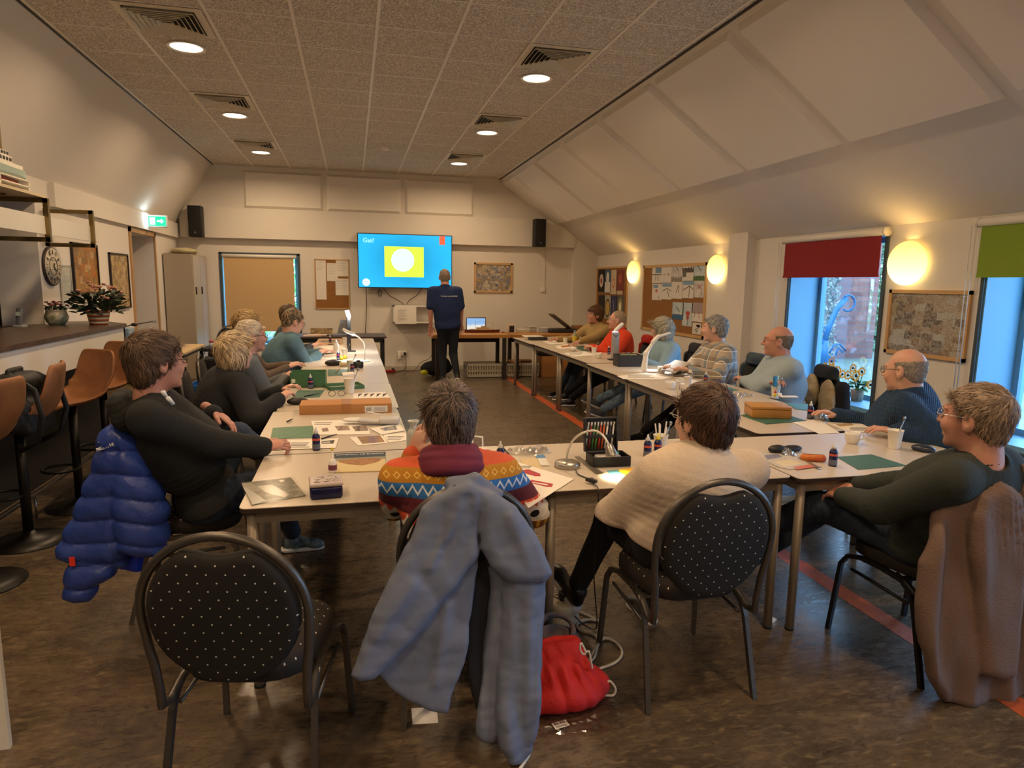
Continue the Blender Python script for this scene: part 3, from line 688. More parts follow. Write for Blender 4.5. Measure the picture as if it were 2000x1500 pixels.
def surface_nets(D, lo, vox):
    I = D < 0; nx, ny, nz = D.shape
    cnt = sum(I[a:nx - 1 + a, b:ny - 1 + b, c:nz - 1 + c].astype(np.int8) for a in (0, 1) for b in (0, 1) for c in (0, 1))
    act = (cnt > 0) & (cnt < 8); cells = np.argwhere(act)
    if not len(cells): return np.zeros((0, 3)), []
    vid = -np.ones(act.shape, np.int64); vid[act] = np.arange(len(cells))
    acc = np.zeros((len(cells), 3)); num = np.zeros(len(cells)); cor = [(a, b, c) for a in (0, 1) for b in (0, 1) for c in (0, 1)]
    dv = {q: D[cells[:, 0] + q[0], cells[:, 1] + q[1], cells[:, 2] + q[2]] for q in cor}
    for q in cor:
        for a in range(3):
            if q[a]: continue
            r = list(q); r[a] = 1; r = tuple(r); d0, d1 = dv[q], dv[r]; x = (d0 < 0) != (d1 < 0)
            t = np.where(x, d0 / np.where(x, d0 - d1, 1), 0); P = np.tile(np.array(q, float), (len(cells), 1)); P[:, a] += t
            acc += P * x[:, None]; num += x
    V = lo + (cells + acc / num[:, None]) * vox; F = []
    for a in range(3):
        b, c = (a + 1) % 3, (a + 2) % 3; sl0 = [slice(None)] * 3; sl1 = [slice(None)] * 3; sl0[a] = slice(0, -1); sl1[a] = slice(1, None)
        x = I[tuple(sl0)] != I[tuple(sl1)]; e = np.argwhere(x)
        ok = (e[:, b] > 0) & (e[:, c] > 0) & (e[:, b] < D.shape[b] - 1) & (e[:, c] < D.shape[c] - 1); e = e[ok]
        def cid(db, dc): q = e.copy(); q[:, b] -= db; q[:, c] -= dc; return vid[q[:, 0], q[:, 1], q[:, 2]]
        f = np.stack([cid(1, 1), cid(0, 1), cid(0, 0), cid(1, 0)], 1); ins = I[e[:, 0], e[:, 1], e[:, 2]]
        f[~ins] = f[~ins][:, ::-1]; F.append(f)
    F = np.concatenate(F); F = F[(F >= 0).all(1)]
    return V, F
def relax(V, F, it=1, w=.5):
    E = np.concatenate([F[:, [0, 1]], F[:, [1, 2]], F[:, [2, 3]], F[:, [3, 0]]]); 
    for _ in range(it):
        s = np.zeros_like(V); c = np.zeros(len(V))
        for k in (0, 1):
            for ax in range(3): s[:, ax] += np.bincount(E[:, k], V[E[:, 1 - k], ax], len(V))
            c += np.bincount(E[:, k], minlength=len(V))
        V = V * (1 - w) + w * s / np.maximum(c, 1)[:, None]
    return V
def np_obj(name, V, F, mats, parent=None, origin=(0, 0, 0), smooth=True, mi=None):
    me = bpy.data.meshes.new(name); V = np.asarray(V, np.float32) - np.array(origin, np.float32); F = np.asarray(F)
    me.vertices.add(len(V)); me.vertices.foreach_set('co', V.ravel()); k = F.shape[1]
    me.loops.add(F.size); me.loops.foreach_set('vertex_index', F.ravel().astype(np.int32)); me.polygons.add(len(F))
    me.polygons.foreach_set('loop_start', np.arange(len(F), dtype=np.int32) * k)
    me.polygons.foreach_set('use_smooth', np.full(len(F), smooth))
    if not isinstance(mats, (list, tuple)): mats = [mats]
    for m in mats: me.materials.append(m)
    if mi is not None: me.polygons.foreach_set('material_index', np.asarray(mi, np.int32))
    me.update(calc_edges=True); me.validate()
    o = bpy.data.objects.new(name, me); COL.objects.link(o)
    if parent: o.parent = parent
    return o
def solid_obj(name, sol, vox, mats, parent=None, origin=(0, 0, 0), rel_=1):
    V, F = sol.mesh(vox); V = relax(V, F, rel_) if rel_ else V
    return np_obj(name, V, F, mats, parent, origin)
def wob(p, f, seed=0):   # soft pseudo noise, about -1..1
    r = np.random.RandomState(seed); s = 0
    for i in range(4):
        d = r.normal(size=3); d /= np.linalg.norm(d); s = s + np.sin(p @ d * f * (1 + .6 * i) + r.uniform(0, 6) + 1.3 * np.sin(p @ np.roll(d, 1) * f * .7 + r.uniform(0, 6))) / (1 + .5 * i)
    return s / 2.2
def folds(c, axis, wl, amp, rad, seed=0):
    c, axis = V3(c), nrm(axis)
    def fn(p):
        q = p - c; w = np.exp(-(q * q).sum(1) / rad ** 2); t = q @ axis / wl * 2 * np.pi + 1.6 * wob(p, 9, seed)
        s_ = np.sin(t); return amp * w * (1 - 2 * np.abs(s_) ** .7)
    return fn
def ik(a, b, l1, l2, pole):
    a, b = V3(a), V3(b); d = b - a; L = np.linalg.norm(d); u = d / L; Lc = min(L, (l1 + l2) * .995)
    if L > Lc: b = a + u * Lc; L = Lc
    x = (l1 * l1 - l2 * l2 + L * L) / (2 * L); h = math.sqrt(max(l1 * l1 - x * x, 0)); pl = V3(pole); pl = nrm(pl - u * (pl @ u))
    return a + u * x + pl * h, b
# ---------------------------------------------------------------- people
def skin(name, col): 
    if name in _m: return _m[name]
    m = mat(name, col, .5, bump=(90, .08, .003), var=(14, tuple(np.clip(np.array(hexc(col)) * np.array([1.06, .88, .85]), 0, 1)))); b = m.node_tree.nodes['Principled BSDF']
    b.inputs['Subsurface Weight'].default_value = .12; b.inputs['Subsurface Radius'].default_value = (.01, .004, .002); return m
SK_A = skin('skin_fair', '#c79e88'); SK_B = skin('skin_ruddy', '#b98a76')
EYEW = mat('eye_white', '#e8e2da', .25); EYED = mat('eye_dark', '#2a2320', .2); LIP = mat('lips', '#a8655a', .5)
def hairm(base, n=3, spread=.35):
    out = []
    for i in range(n):
        k = 1 + spread * (i - (n - 1) / 2); c = tuple(min(v * k, 1) for v in hexc(base)); out.append(mat('hair_%s_%d' % (base.strip('#'), i), c, .48, spec=.4))
    return out
def head_solid(Mh, hc, sex='m', fat=1.0):
    """Mh rows right, forward, up ; hc head centre"""
    W_ = lambda x, y, z: V3(hc) + Mh.T @ np.array([x, y, z])
    s = Solid(); E = lambda c, r: Ell(W_(*c), r, Mh)
    s.u(E((0, -.018, .030), (.074, .094, .086)))
    s.u(E((0, .030, -.025), (.060 * fat, .062, .080)), .03)
    s.u(E((0, .028, -.074), (.047 * fat, .052, .038)), .025)
    s.u(Ell(W_(0, .074, -.095), (.02, .017, .016), Mh), .02)
    for q in (-1, 1):
        s.u(E((q * .034, .070, -.028), (.022, .02, .022)), .02)          # cheek
        s.u(Cap(W_(q * .014, .088, .034), W_(q * .042, .076, .030), .009, .008), .012)   # brow ridge
        s.sub(E((q * .031, .098, .010), (.017, .014, .012)), .012)       # socket
        s.u(E((q * .030, .0765, .009), (.0135, .0125, .0105)), .004)     # lid
    s.u(Cap(W_(0, .088, .018), W_(0, .110, -.020), .0075, .0115), .010)  # nose
    for q in (-1, 1): s.u(E((q * .011, .098, -.024), (.008, .011, .007)), .006)
    s.u(Cap(W_(-.018, .0875, -.052), W_(.018, .0875, -.052), .0058), .006); s.u(Cap(W_(-.015, .0865, -.064), W_(.015, .0865, -.064), .0068), .006)
    s.sub(Cap(W_(-.021, .094, -.058), W_(.021, .094, -.058), .0022), .004)
    for q in (-1, 1):   # ears
        s.u(E((q * .077, -.012, -.004), (.011, .021, .033)), .006); s.sub(E((q * .088, -.008, .002), (.008, .011, .018)), .006)
        s.u(E((q * .075, -.006, -.030), (.008, .010, .010)), .006)
    return s, W_
class Scaled:
    def __init__(s, sol, c, k): s.s, s.c, s.k = sol, V3(c), k
    def __call__(s, p): return s.s((p - s.c) / s.k + s.c) * s.k
    def bb(s): lo, hi = s.s.bb(); return (lo - s.c) * s.k + s.c, (hi - s.c) * s.k + s.c
def hand_prims(s, w, d, n, side, curl=.6, k=.006, grip=0, sc=1.0):
    """w wrist, d direction of the hand, n back-of-hand normal, side +1: thumb towards d x n"""
    d = nrm(d); n = nrm(V3(n) - d * (V3(n) @ d)); t = np.cross(d, n) * side; w = V3(w)
    M = np.array([t, d, n])
    s.u(Cap(w - d * .05, w, .026 * sc, .024 * sc), .015); s.u(Ell(w + d * .045 * sc, (.038 * sc, .052 * sc, .017 * sc), M), .015)
    lens = [.078, .086, .080, .062]
    for i in range(4):
        o = w + d * (.082 - .004 * abs(i - 1)) * sc + t * (.030 - .0195 * i) * sc; L = lens[i] * sc; a = curl * (.25 + .05 * i); dd = nrm(d + t * (.10 - .07 * i)); q = o - dd * .015
        rr = (.0098 - .0006 * i) * sc
        for j, f in enumerate((.46, .31, .23)):
            a2 = a + curl * (.75, .85, .6)[j]; a = a2 if j else a
            dirn = nrm(dd * math.cos(a) - n * math.sin(a)); e = q + dirn * (L * f + (.015 if j == 0 else 0)); s.u(Cap(q, e, rr * (1 - .08 * j), rr * (.94 - .08 * j)), .004); q = e
    o = w + d * .022 * sc + t * .028 * sc; e = o + nrm(d * .75 + t * .8 - n * .25) * .042 * sc; s.u(Cap(o, e, .0145 * sc, .0115 * sc), .012)
    e2 = e + nrm(d * .95 + t * (.35 - .5 * grip) - n * .35) * .032 * sc; s.u(Cap(e, e2, .0112 * sc, .0095 * sc), .004)
def hair_obj(style, Mh, hc, W_, mats, parent, root, near, seed=1, hk=1.0):
    W_ = lambda x, y, z: V3(hc) + Mh.T @ np.array([x, y, z])
    E = lambda c, r: Ell(W_(*c), r, Mh); s = Solid(); hc = V3(hc)
    loc = lambda p: (p - hc) @ Mh.T
    nape, tot, L, wd, crown = -.075, .0, .035, .0022, (0, -.075, .085)
    if style == 'short':
        s.u(E((0, -.020, .034), (.082, .102, .094))); s.u(E((0, -.055, -.015), (.066, .056, .075)), .02); L = .042
        s.i(lambda p: (lambda q: np.minimum(np.maximum(q[:, 1] - (.012 + .45 * q[:, 2]), nape - q[:, 2]), (.048 + .30 * q[:, 1] - q[:, 2]) * .9))(loc(p)), .006)
    elif style == 'full':      # thick short hair covering the top of the ears
        s.u(E((0, -.022, .036), (.088, .110, .100))); s.u(E((0, -.055, -.02), (.075, .064, .085)), .02); L = .055
        s.i(lambda p: (lambda q: np.minimum(np.maximum(q[:, 1] - (.02 + .45 * q[:, 2]), -.092 - q[:, 2]), (.042 + .30 * q[:, 1] - q[:, 2]) * .9))(loc(p)), .006)
    elif style == 'bob':
        s.u(E((0, -.020, .030), (.093, .112, .104))); s.u(E((0, -.035, -.035), (.098, .088, .085)), .03); L = .085; wd = .003
        s.i(lambda p: (lambda q: np.minimum(np.maximum(q[:, 1] - (.035 + .15 * q[:, 2]), -.115 - q[:, 2]), (.052 + .22 * q[:, 1] - q[:, 2]) * .9))(loc(p)), .008)
    elif style == 'curly':
        s.u(E((0, -.022, .036), (.094, .112, .106))); s.u(E((0, -.04, -.03), (.088, .078, .085)), .03); L = .045
        s.i(lambda p: (lambda q: np.minimum(np.maximum(q[:, 1] - (.03 + .3 * q[:, 2]), -.095 - q[:, 2]), (.046 + .26 * q[:, 1] - q[:, 2]) * .9))(loc(p)), .008)
        s.n(lambda p: .006 * wob(p, 70, seed))
    elif style in ('ring', 'buzz'):     # bald on top, a band round the back ; buzz: very short all over
        z1 = .050 if style == 'ring' else .5; th = .003 if style == 'ring' else .0015
        s.u(E((0, -.018, .030), (.074 + th, .094 + th, .086 + th))); s.u(E((0, -.05, -.02), (.062, .052, .068)), .02); L = .014
        s.i(lambda p: (lambda q: np.maximum(np.minimum(np.maximum(q[:, 1] - (.006 + .3 * q[:, 2]), -.07 - q[:, 2]), 9), q[:, 2] - z1))(loc(p)), .003)
    s.n(lambda p: .0022 * wob(p, 120, seed + 3))
    V, F = s.mesh(.0045 if near else .007); V = relax(V, F, 1)
    if not len(F): return
    # locks of hair laid over the shell
    rnd = np.random.RandomState(seed); nL = {0: 500, 1: 1300, 2: 4200}[near if isinstance(near, int) else 1]
    if style in ('ring', 'buzz'): nL = nL // 3
    wd = wd * (1.0 if near == 2 else 1.7)
    fi = rnd.randint(0, len(F), nL); tri = V[F[fi]]; P = tri.mean(1); Nn = np.cross(tri[:, 1] - tri[:, 0], tri[:, 3] - tri[:, 0]); Nn /= np.linalg.norm(Nn, axis=1)[:, None] + 1e-12
    out = P - hc; Nn *= np.sign((Nn * out).sum(1))[:, None]
    cr = W_(*crown); fl = P - cr; fl = fl / (np.linalg.norm(fl, axis=1)[:, None] + .02)
    up_ = Mh[2]; q = (P - hc) @ Mh.T; g = np.clip((.06 - q[:, 2]) / .1, 0, 1)[:, None]
    fl = fl * (1 - .65 * g) - up_ * (.9 * g) + rnd.normal(size=fl.shape) * (.45 if style == 'curly' else .13 if style != 'bob' else .10)
    fwd = Mh[1]; fl = fl + fwd * .25 * np.clip(q[:, 2] / .1, 0, 1)[:, None]
    fl -= Nn * (fl * Nn).sum(1)[:, None]; fl /= np.linalg.norm(fl, axis=1)[:, None] + 1e-9
    Ls = L * rnd.uniform(.6, 1.15, nL); side = np.cross(fl, Nn); K = 4; VV = [V]; FF = [F]; MI = [np.zeros(len(F), int)]; base = len(V); w0 = wd * rnd.uniform(.6, 1.4, nL)
    curv = rnd.uniform(.75, 1.2, nL) / .17; lift = rnd.uniform(.0, .0032, nL) * (1.8 if style in ('curly',) else 1)
    rings = []
    for k in range(K + 1):
        t = k / K; sx = Ls * t; c = P + fl * sx[:, None] - Nn * (.5 * curv * sx ** 2 * (.9))[:, None] + Nn * (lift * math.sin(math.pi * min(t * .8 + .1, 1)) - .001)[:, None] + side * (rnd.normal(size=nL) * .0012 * k)[:, None]
        w = w0 * (1 - t * .85)
        rings.append([c - side * w[:, None], c + Nn * (w * .6)[:, None], c + side * w[:, None]])
    A = np.stack([np.stack(r, 1) for r in rings], 1)        # nL, K+1, 3, 3
    VV.append(A.reshape(-1, 3)); ids = base + np.arange(nL * (K + 1) * 3).reshape(nL, K + 1, 3)
    for k in range(K):
        for a in range(2):
            FF.append(np.stack([ids[:, k, a], ids[:, k, a + 1], ids[:, k + 1, a + 1], ids[:, k + 1, a]], 1)); MI.append(rnd.RandomState(5).randint(0, len(mats), nL) if False else np.arange(nL) % len(mats))
    return np_obj('hair', (np.concatenate(VV) - hc) * hk + hc, np.concatenate(FF), mats, parent, root, mi=np.concatenate(MI))
def glasses_obj(W_, parent, root, mt, lens=True, r=.021):
    m = MB()
    for q in (-1, 1):
        m.tube([Vector(W_(q * .031 + r * 1.1 * math.cos(a), .101 - .004 * abs(math.cos(a)), .008 + r * .82 * math.sin(a))) for a in np.linspace(0, 2 * math.pi, 17)[:-1]], .0017, 5, closed=True)
        m.tube([Vector(W_(q * .054, .099, .012)), Vector(W_(q * .078, .085, .013)), Vector(W_(q * .082, .0, .012)), Vector(W_(q * .079, -.02, .002))], .0018, 5)
    m.tube([Vector(W_(-.009, .105, .012)), Vector(W_(0, .110, .014)), Vector(W_(.009, .105, .012))], .0017, 5)
    m.v = [tuple(Vector(v) - Vector(root)) for v in m.v]; o = m.build('glasses', mt, parent)
    if lens:
        m = MB()
        for q in (-1, 1):
            vs = [Vector(W_(q * .031 + r * 1.08 * math.cos(a), .1015 - .004 * abs(math.cos(a)), .008 + r * .8 * math.sin(a))) for a in np.linspace(0, 2 * math.pi, 15)[:-1]]
            m.add(vs, [tuple(range(14))])
        m.v = [tuple(Vector(v) - Vector(root)) for v in m.v]; m.build('lens', glassm('spectacle_lens', (.93, .95, .96)), o)
SHOE_SOLE = mat('shoe_sole_white', '#d8d6d0', .6)
def shoe(parent, root, ank, toe, mt, sole=SHOE_SOLE, name='shoe', hi=False, sc=1.0):
    a = V3(ank); d = nrm(V3(toe)); up = V3(0, 0, 1); up = nrm(up - d * (up @ d)) if abs(d[2]) < .95 else V3(0, -1, 0); M = frame_from(d, up)
    W_ = lambda x, y, z: a + M.T @ np.array([x, y, z]) * sc
    s = Solid(); s.u(Ell(W_(0, -.015, -.045), (.036 * sc, .055 * sc, .04 * sc), M)); s.u(Cap(W_(0, .03, -.045), W_(0, .125, -.062), .036 * sc, .027 * sc, (M[2], .95)), .03); s.u(Ell(W_(0, .13, -.066), (.042 * sc, .05 * sc, .026 * sc), M), .02)
    s.u(Cap(W_(0, -.015, -.02), W_(0, -.02, .03 if hi else .0), .040 * sc, .040 * sc), .02)
    s.i(lambda p: -((p - a) @ M.T)[:, 2] - .082 * sc, .004); o = solid_obj(name, s, .006, mt, parent, root)
    b = Solid(); b.u(Box(W_(0, .02, -.086), (.038 * sc, .075 * sc, .012 * sc), .01, M)); b.u(Ell(W_(0, .112, -.086), (.046 * sc, .072 * sc, .013 * sc), M), .01); b.u(Ell(W_(0, -.045, -.086), (.036 * sc, .035 * sc, .013 * sc), M), .01)
    solid_obj('sole', b, .006, sole, o, root); return o
def person(label, hip, head, face, look, shirt, trousers, handL, handR, footL=None, footR=None, hair=('short', '#7a6a5a'), skin_=None, near=0, fat=1.0, belly=0.0, sh_w=.19,
           headpitch=0, headroll=0, poleL=None, poleR=None, toeL=None, toeR=None, shoem=None, kneeL=None, kneeR=None, curl=.6, handn=(0, 0, 1), handdL=None, handdR=None, infl=0.0, collar=None,
           hood=None, short_sleeve=False, glasses=None, extra=None, shoulder_face=None, hair_seed=1, hem=None, headup=.166, top_name='sweater', bottoms=True, shoes=True, cuffs=None, thin=1.0, hi=False, kneepoleL=None, kneepoleR=None, hk=1.09):
    """hip, head: world points; face, look: headings in degrees (0 = +Y, 90 = -X) of pelvis and of the head"""
    hd = lambda a: np.array([-math.sin(R(a)), math.cos(R(a)), 0.0])
    hip, head = V3(hip), V3(head); f = hd(face); sf = hd(face if shoulder_face is None else shoulder_face); lk = hd(look)
    root = (float(hip[0]), float(hip[1]), 0.0); t = thing('person', label, 'person', root)
    r_ = nrm(np.cross(f, (0, 0, 1))); sr = nrm(np.cross(sf, (0, 0, 1)))
    ld = nrm(lk * math.cos(R(headpitch)) + V3(0, 0, 1) * math.sin(R(headpitch))); Mh = frame_from(ld, nrm(V3(0, 0, 1) + nrm(np.cross(lk, (0, 0, 1))) * math.sin(R(headroll))))
    hb = head - lk * .02; neck = hb + V3(0, 0, -headup) - sf * .025; 
    sp = neck - hip; up = nrm(sp); skm = skin_ or SK_A; vb = {0: .012, 1: .010, 2: .0075}[near]
    shc = neck - up * .045; shL = shc - sr * sh_w; shR = shc + sr * sh_w
    arms = []
    for sgn, sh, hnd, pole in ((-1, shL, handL, poleL), (1, shR, handR, poleR)):
        pl = pole if pole is not None else (sr * sgn * .6 - V3(0, 0, 1) * .8 - sf * .5)
        el, wr = ik(sh, hnd, .285 * fat ** .2, .255, pl); arms.append((sh, el, wr))
    mid = hip * .55 + neck * .45; ch = hip * .32 + neck * .68; Mt = np.array([nrm(sr + r_), nrm(np.cross(up, nrm(sr + r_))), up]); 
    bf = nrm(np.cross(up, sr))
    def torso(s, g, sleeves=True, arms_to=1.0):
        s.u(Ell(hip + up * .0, (.172 * fat + g, .125 * fat + g, .12 + g), Mt));
        if short_sleeve: s.u(Ell(hip * .7 + neck * .3, (.175 * fat + g, .12 * fat + g, .30), Mt), .05)
        s.u(Ell(mid + bf * belly * .6, (.158 * fat + g, (.122 + belly) * fat + g, .17 + g), Mt), .06)
        s.u(Ell(ch, (.168 * fat + g, .122 * fat + g, .17 + g), Mt), .06); s.u(Cap(shL * .82 + shR * .18, shR * .82 + shL * .18, .062 + g), .06)
        s.u(Cap(neck - up * .03, neck + up * .02, .062 * fat + g, .054 + g), .05)
        if sleeves:
            for sh, el, wr in arms:
                if short_sleeve: s.u(Cap(sh, sh + (el - sh) * .78, .06 + g, .055 + g), .05)
                else: s.u(Cap(sh, el, .060 * fat + g, .048 * fat + g), .05); s.u(Cap(el, el + (wr - el) * .96, .048 * fat + g, .035 + g * .8), .02)
        return s
    # body: one mesh of head, neck, trunk core, arms and hands
    parts = []
    h0, _ = head_solid(Mh, head, fat=fat ** .5); hs = Solid().u(Scaled(h0, head, hk)); W_ = lambda x, y, z: head + Mh.T @ np.array([x, y, z]) * hk; hs.u(Cap(W_(0, -.03, -.05), neck - up * .0, .056 * fat, .062 * fat), .03); parts.append((hs, .0036 if near == 2 else .0052 if near == 1 else .0066))
    core = torso(Solid(), -.014, False)
    for sh, el, wr in arms: core.u(Cap(sh, el, .046 * fat, .038), .03); core.u(Cap(el, wr, .038 * fat, .026), .015)
    if bottoms: pass
    parts.append((core, .012))
    for i, (sh, el, wr) in enumerate(arms):
        h = Solid(); dd = (handdL, handdR)[i]; dd = nrm(wr - el) if dd is None else nrm(dd); hand_prims(h, wr, dd, handn if not isinstance(handn, dict) else handn['LR'[i]], 1 if i == 0 else -1, curl if not isinstance(curl, dict) else curl['LR'[i]]); parts.append((h, .0032 if near == 2 else .0045 if near == 1 else .006))
    VV, FF, o_ = [], [], 0
    for s_, vx in parts:
        V, F = s_.mesh(vx); V = relax(V, F, 1); VV.append(V); FF.append(F + o_); o_ += len(V)
    np_obj('body', np.concatenate(VV), np.concatenate(FF), skm, t, root)
    # face details
    m = MB()
    for q in (-1, 1): m.ball(Vector(W_(q * .030, .0805, .008)) - Vector(root), .0098 * hk, 10)
    e_ = m.build('eyes', EYEW, t); m = MB()
    for q in (-1, 1): m.ball(Vector(W_(q * .030, .0868, .008)) - Vector(root), .0050 * hk, 8)
    m.build('iris', EYED, e_); m = MB(); m.tube([Vector(W_(x, .0925 - abs(x) * .15, -.0575)) - Vector(root) for x in (-.02, -.01, 0, .01, .02)], [.001, .0042, .0045, .0042, .001], 6); m.build('lips', LIP, t)
    hm = hairm(hair[1], 3, hair[2] if len(hair) > 2 else .35)
    if hair[0] not in ('ring', 'buzz', 'bald') or True:
        m = MB()
        for q in (-1, 1): m.tube([Vector(W_(q * x, .0955 - x * .22, .031 + .004 * math.sin(x * 60))) - Vector(root) for x in (.014, .026, .038, .046)], [.0015, .003, .0026, .001], 5)
        m.build('eyebrows', hm[0], t)
    if hair[0] != 'bald': hair_obj(hair[0], Mh, head, W_, hm, t, root, near, hair_seed, hk)
    if glasses is not None: glasses_obj(W_, t, root, glasses)
    # clothing
    s = torso(Solid(), infl)
    rs = np.random.RandomState(hair_seed)
    for sh, el, wr in arms:
        if not short_sleeve: s.n(folds(el, nrm(wr - sh), .034, .0055, .085, 3)); s.n(folds((el + wr) / 2, nrm(wr - el), .045, .003, .07, 5))
        s.n(folds(sh * .6 + ch * .4, nrm(sh - ch), .05, .005, .12, 4))
    s.n(folds(mid - up * .05, up, .060, .006, .20, 6)); s.n(lambda p: .0028 * wob(p, 26, 11 + hair_seed))
    s.i(lambda p: -(p - hip) @ up - (.02 if hem is None else hem), .01)
    s.sub(Cap(neck + up * .015, neck + up * .2, .058, .075), .008)
    top = solid_obj(top_name, s, vb, shirt, t, root)
    if collar:
        cm, kind = collar[0], collar[1]; c = Solid(); ax = nrm(hb + V3(0, 0, -.1) - neck)
        if kind == 'cowl':
            for h_, rr, q in ((-.015, .105, .030), (.02, .098, .030), (.055, .085, .024)): c.u(Tor(neck + ax * h_ - bf * .012, ax, rr, q), .015)
            c.n(folds(neck, ax, .06, .005, .12, 2)); c.n(lambda p: .003 * wob(p, 40, 2))
        elif kind == 'roll':
            for h_, rr, q in ((.0, .082, .022), (.026, .076, .021), (.052, .070, .019)): c.u(Tor(neck + ax * h_, ax, rr, q), .01)
            c.n(lambda p: .003 * wob(p, 40, 2))
        elif kind == 'stand':
            c.u(Tor(neck + ax * .015, ax, .079, .014, (1, .6)), .01); c.u(Tor(neck + ax * .045, ax, .075, .012, (1, .5)), .02); c.n(lambda p: .002 * wob(p, 40, 2))
        elif kind == 'shirt':
            c.u(Tor(neck + ax * .022, ax, .072, .011, (1, .5)), .01)
            for q in (-1, 1): c.u(Cap(neck + bf * .065 + sr * q * .02 + ax * .0, neck + bf * .08 + sr * q * .065 - ax * .03, .014, .010, (bf, 1.8)), .01)
        elif kind == 'crew': c.u(Tor(neck + ax * .008, ax, .062, .012), .01)
        solid_obj('collar', c, .006, cm, t, root)
    if hood is not None:
        c = Solid(); b_ = neck - bf * .075
        b_ = b_ - bf * .02; c.u(Cap(b_ - up * .01 - sr * .10, b_ - up * .01 + sr * .10, .058, .058), .03); c.u(Cap(b_ + up * .055 - sr * .085, b_ + up * .055 + sr * .085, .042), .03); c.u(Ell(b_ - up * .07, (.10, .04, .07), np.array([sr, bf, up])), .05)
        for q in (-1, 1): c.u(Cap(b_ + sr * q * .09, neck + bf * .05 + sr * q * .06 - up * .02, .034, .024), .03)
        c.n(folds(b_, up, .045, .008, .14, 8)); c.n(lambda p: .003 * wob(p, 30, 5)); solid_obj('hood', c, .007, hood, t, root)
    if cuffs is not None:
        for sh, el, wr in arms:
            d_ = nrm(wr - el); m = MB(); m.tube([Vector(wr - d_ * .035) - Vector(root), Vector(wr - d_ * .002) - Vector(root)], [.040, .036], 14); m.build('cuff', cuffs, t)
    out = dict(root=t, neck=neck, up=up, arms=arms, W=W_, sr=sr, bf=bf, hip=hip, Mh=Mh, shc=shc)
    if bottoms:
        s = Solid(); s.u(Ell(hip - V3(0, 0, .0), (.172 * fat, .125 * fat, .115), Mt)); feet = []
        for sgn, fo, kn, kp in ((-1, footL, kneeL, kneepoleL), (1, footR, kneeR, kneepoleR)):
            hj = hip + r_ * sgn * .088 - V3(0, 0, .015); fo = V3(fo)
            k, an = (ik(hj, fo, .43, .42, f * .6 + V3(0, 0, .9) if kp is None else kp)) if kn is None else (V3(kn), fo)
            s.u(Cap(hj, k, .088 * fat ** .7 * thin, .064 * thin), .04); s.u(Cap(k, an + (k - an) * .08, .064 * thin, .048 * thin), .02)
            s.n(folds(k, nrm(an - hj), .045, .006, .10, 9)); s.n(folds(hj + (k - hj) * .25, nrm(k - hj), .05, .006, .12, 4)); feet.append((k, an))
        s.n(lambda p: .0025 * wob(p, 24, 31)); solid_obj('trousers', s, vb, trousers, t, root); out['feet'] = feet
        if shoes:
            for (k, an), toe in zip(feet, (toeL, toeR)):
                shoe(t, root, an, f if toe is None else toe, shoem or mat('shoe_black', '#1b1a1a', .5), hi=hi)
    return out
def cloth(name, col, bump=(220, .35, .002), var=None, rough=.9, sheen=.0): return mat(name, col, rough, bump=bump, var=var, sheen=sheen)
JEAN = cloth('jeans_dark', '#1d2634', var=(30, '#27354a')); JEANL = cloth('jeans_light', '#5b7690', var=(18, '#8aa2b8')); BLACKT = cloth('trousers_black', '#101012')
WIRE = mat('wire_silver', '#b9b9b9', .3, .8); REDF = mat('frame_red', '#7c1f1a', .35); BLKF = mat('frame_black', '#171717', .35)
GREYSH = mat('shoe_grey', '#4b4f55', .6); BLKSH = mat('shoe_black', '#171615', .42)
# fair isle sweater
g = NG('fair_isle', .92); o = g.xyz(); z = o[2]
an = g.math('ARCTAN2', o[0], g.math('ADD', o[1], .02)); per = g.math('MULTIPLY', an, 16)
def band(a, b): return g.math('MULTIPLY', g.math('GREATER_THAN', z, a), g.math('LESS_THAN', z, b))
def tri(v): return g.math('ABSOLUTE', g.math('SUBTRACT', g.math('FRACT', v), .5))
c = '#63202c'
x_ = g.math('MULTIPLY', o[0], 28)
c = g.mix(band(.935, 1.3), c, '#cf5a35')
dia = g.math('ABSOLUTE', g.math('SUBTRACT', g.math('ADD', tri(x_), g.math('ABSOLUTE', g.math('MULTIPLY', g.math('SUBTRACT', z, .910), 28))), .30))
c = g.mix(band(.885, .935), c, g.mix(g.math('LESS_THAN', dia, .07), '#b57a1e', '#dcb45a'))
zz = g.math('ABSOLUTE', g.math('SUBTRACT', g.math('MULTIPLY', tri(x_), .06), g.math('SUBTRACT', z, .845)))
c = g.mix(band(.83, .885), c, g.mix(g.math('LESS_THAN', zz, .006), '#2f6cae', '#cfd6dd'))
tr = g.math('LESS_THAN', tri(x_), g.math('MULTIPLY', g.math('SUBTRACT', .765, z), 9))
c = g.mix(band(.725, .766), c, g.mix(tr, '#d2502e', '#e7d6c3'))
c = g.mix(band(.655, .725), c, '#ddd6cb')
sp = g.math('LESS_THAN', g.math('ADD', g.math('POWER', g.math('MULTIPLY', tri(g.math('MULTIPLY', o[0], 11)), 3.2), 2), g.math('POWER', g.math('MULTIPLY', g.math('SUBTRACT', z, .692), 42), 2)), .55)
c = g.mix(g.math('MULTIPLY', band(.66, .722), sp), c, '#15131a')
c = g.mix(band(.615, .655), c, g.mix(g.math('LESS_THAN', tri(x_), .2), '#7c5220', '#c9983e'))
c = g.mix(band(.60, .615), c, '#d2502e'); c = g.mix(band(.45, .60), c, '#2670b8')
g.color(c); ck = g.math('SINE', g.math('MULTIPLY', o[0], 900)); g.bump(g.math('ADD', g.noise(260, 2), g.math('MULTIPLY', ck, .2)), .4, .002); FAIR = g.m
MAROON = cloth('maroon_knit', '#6a2238')
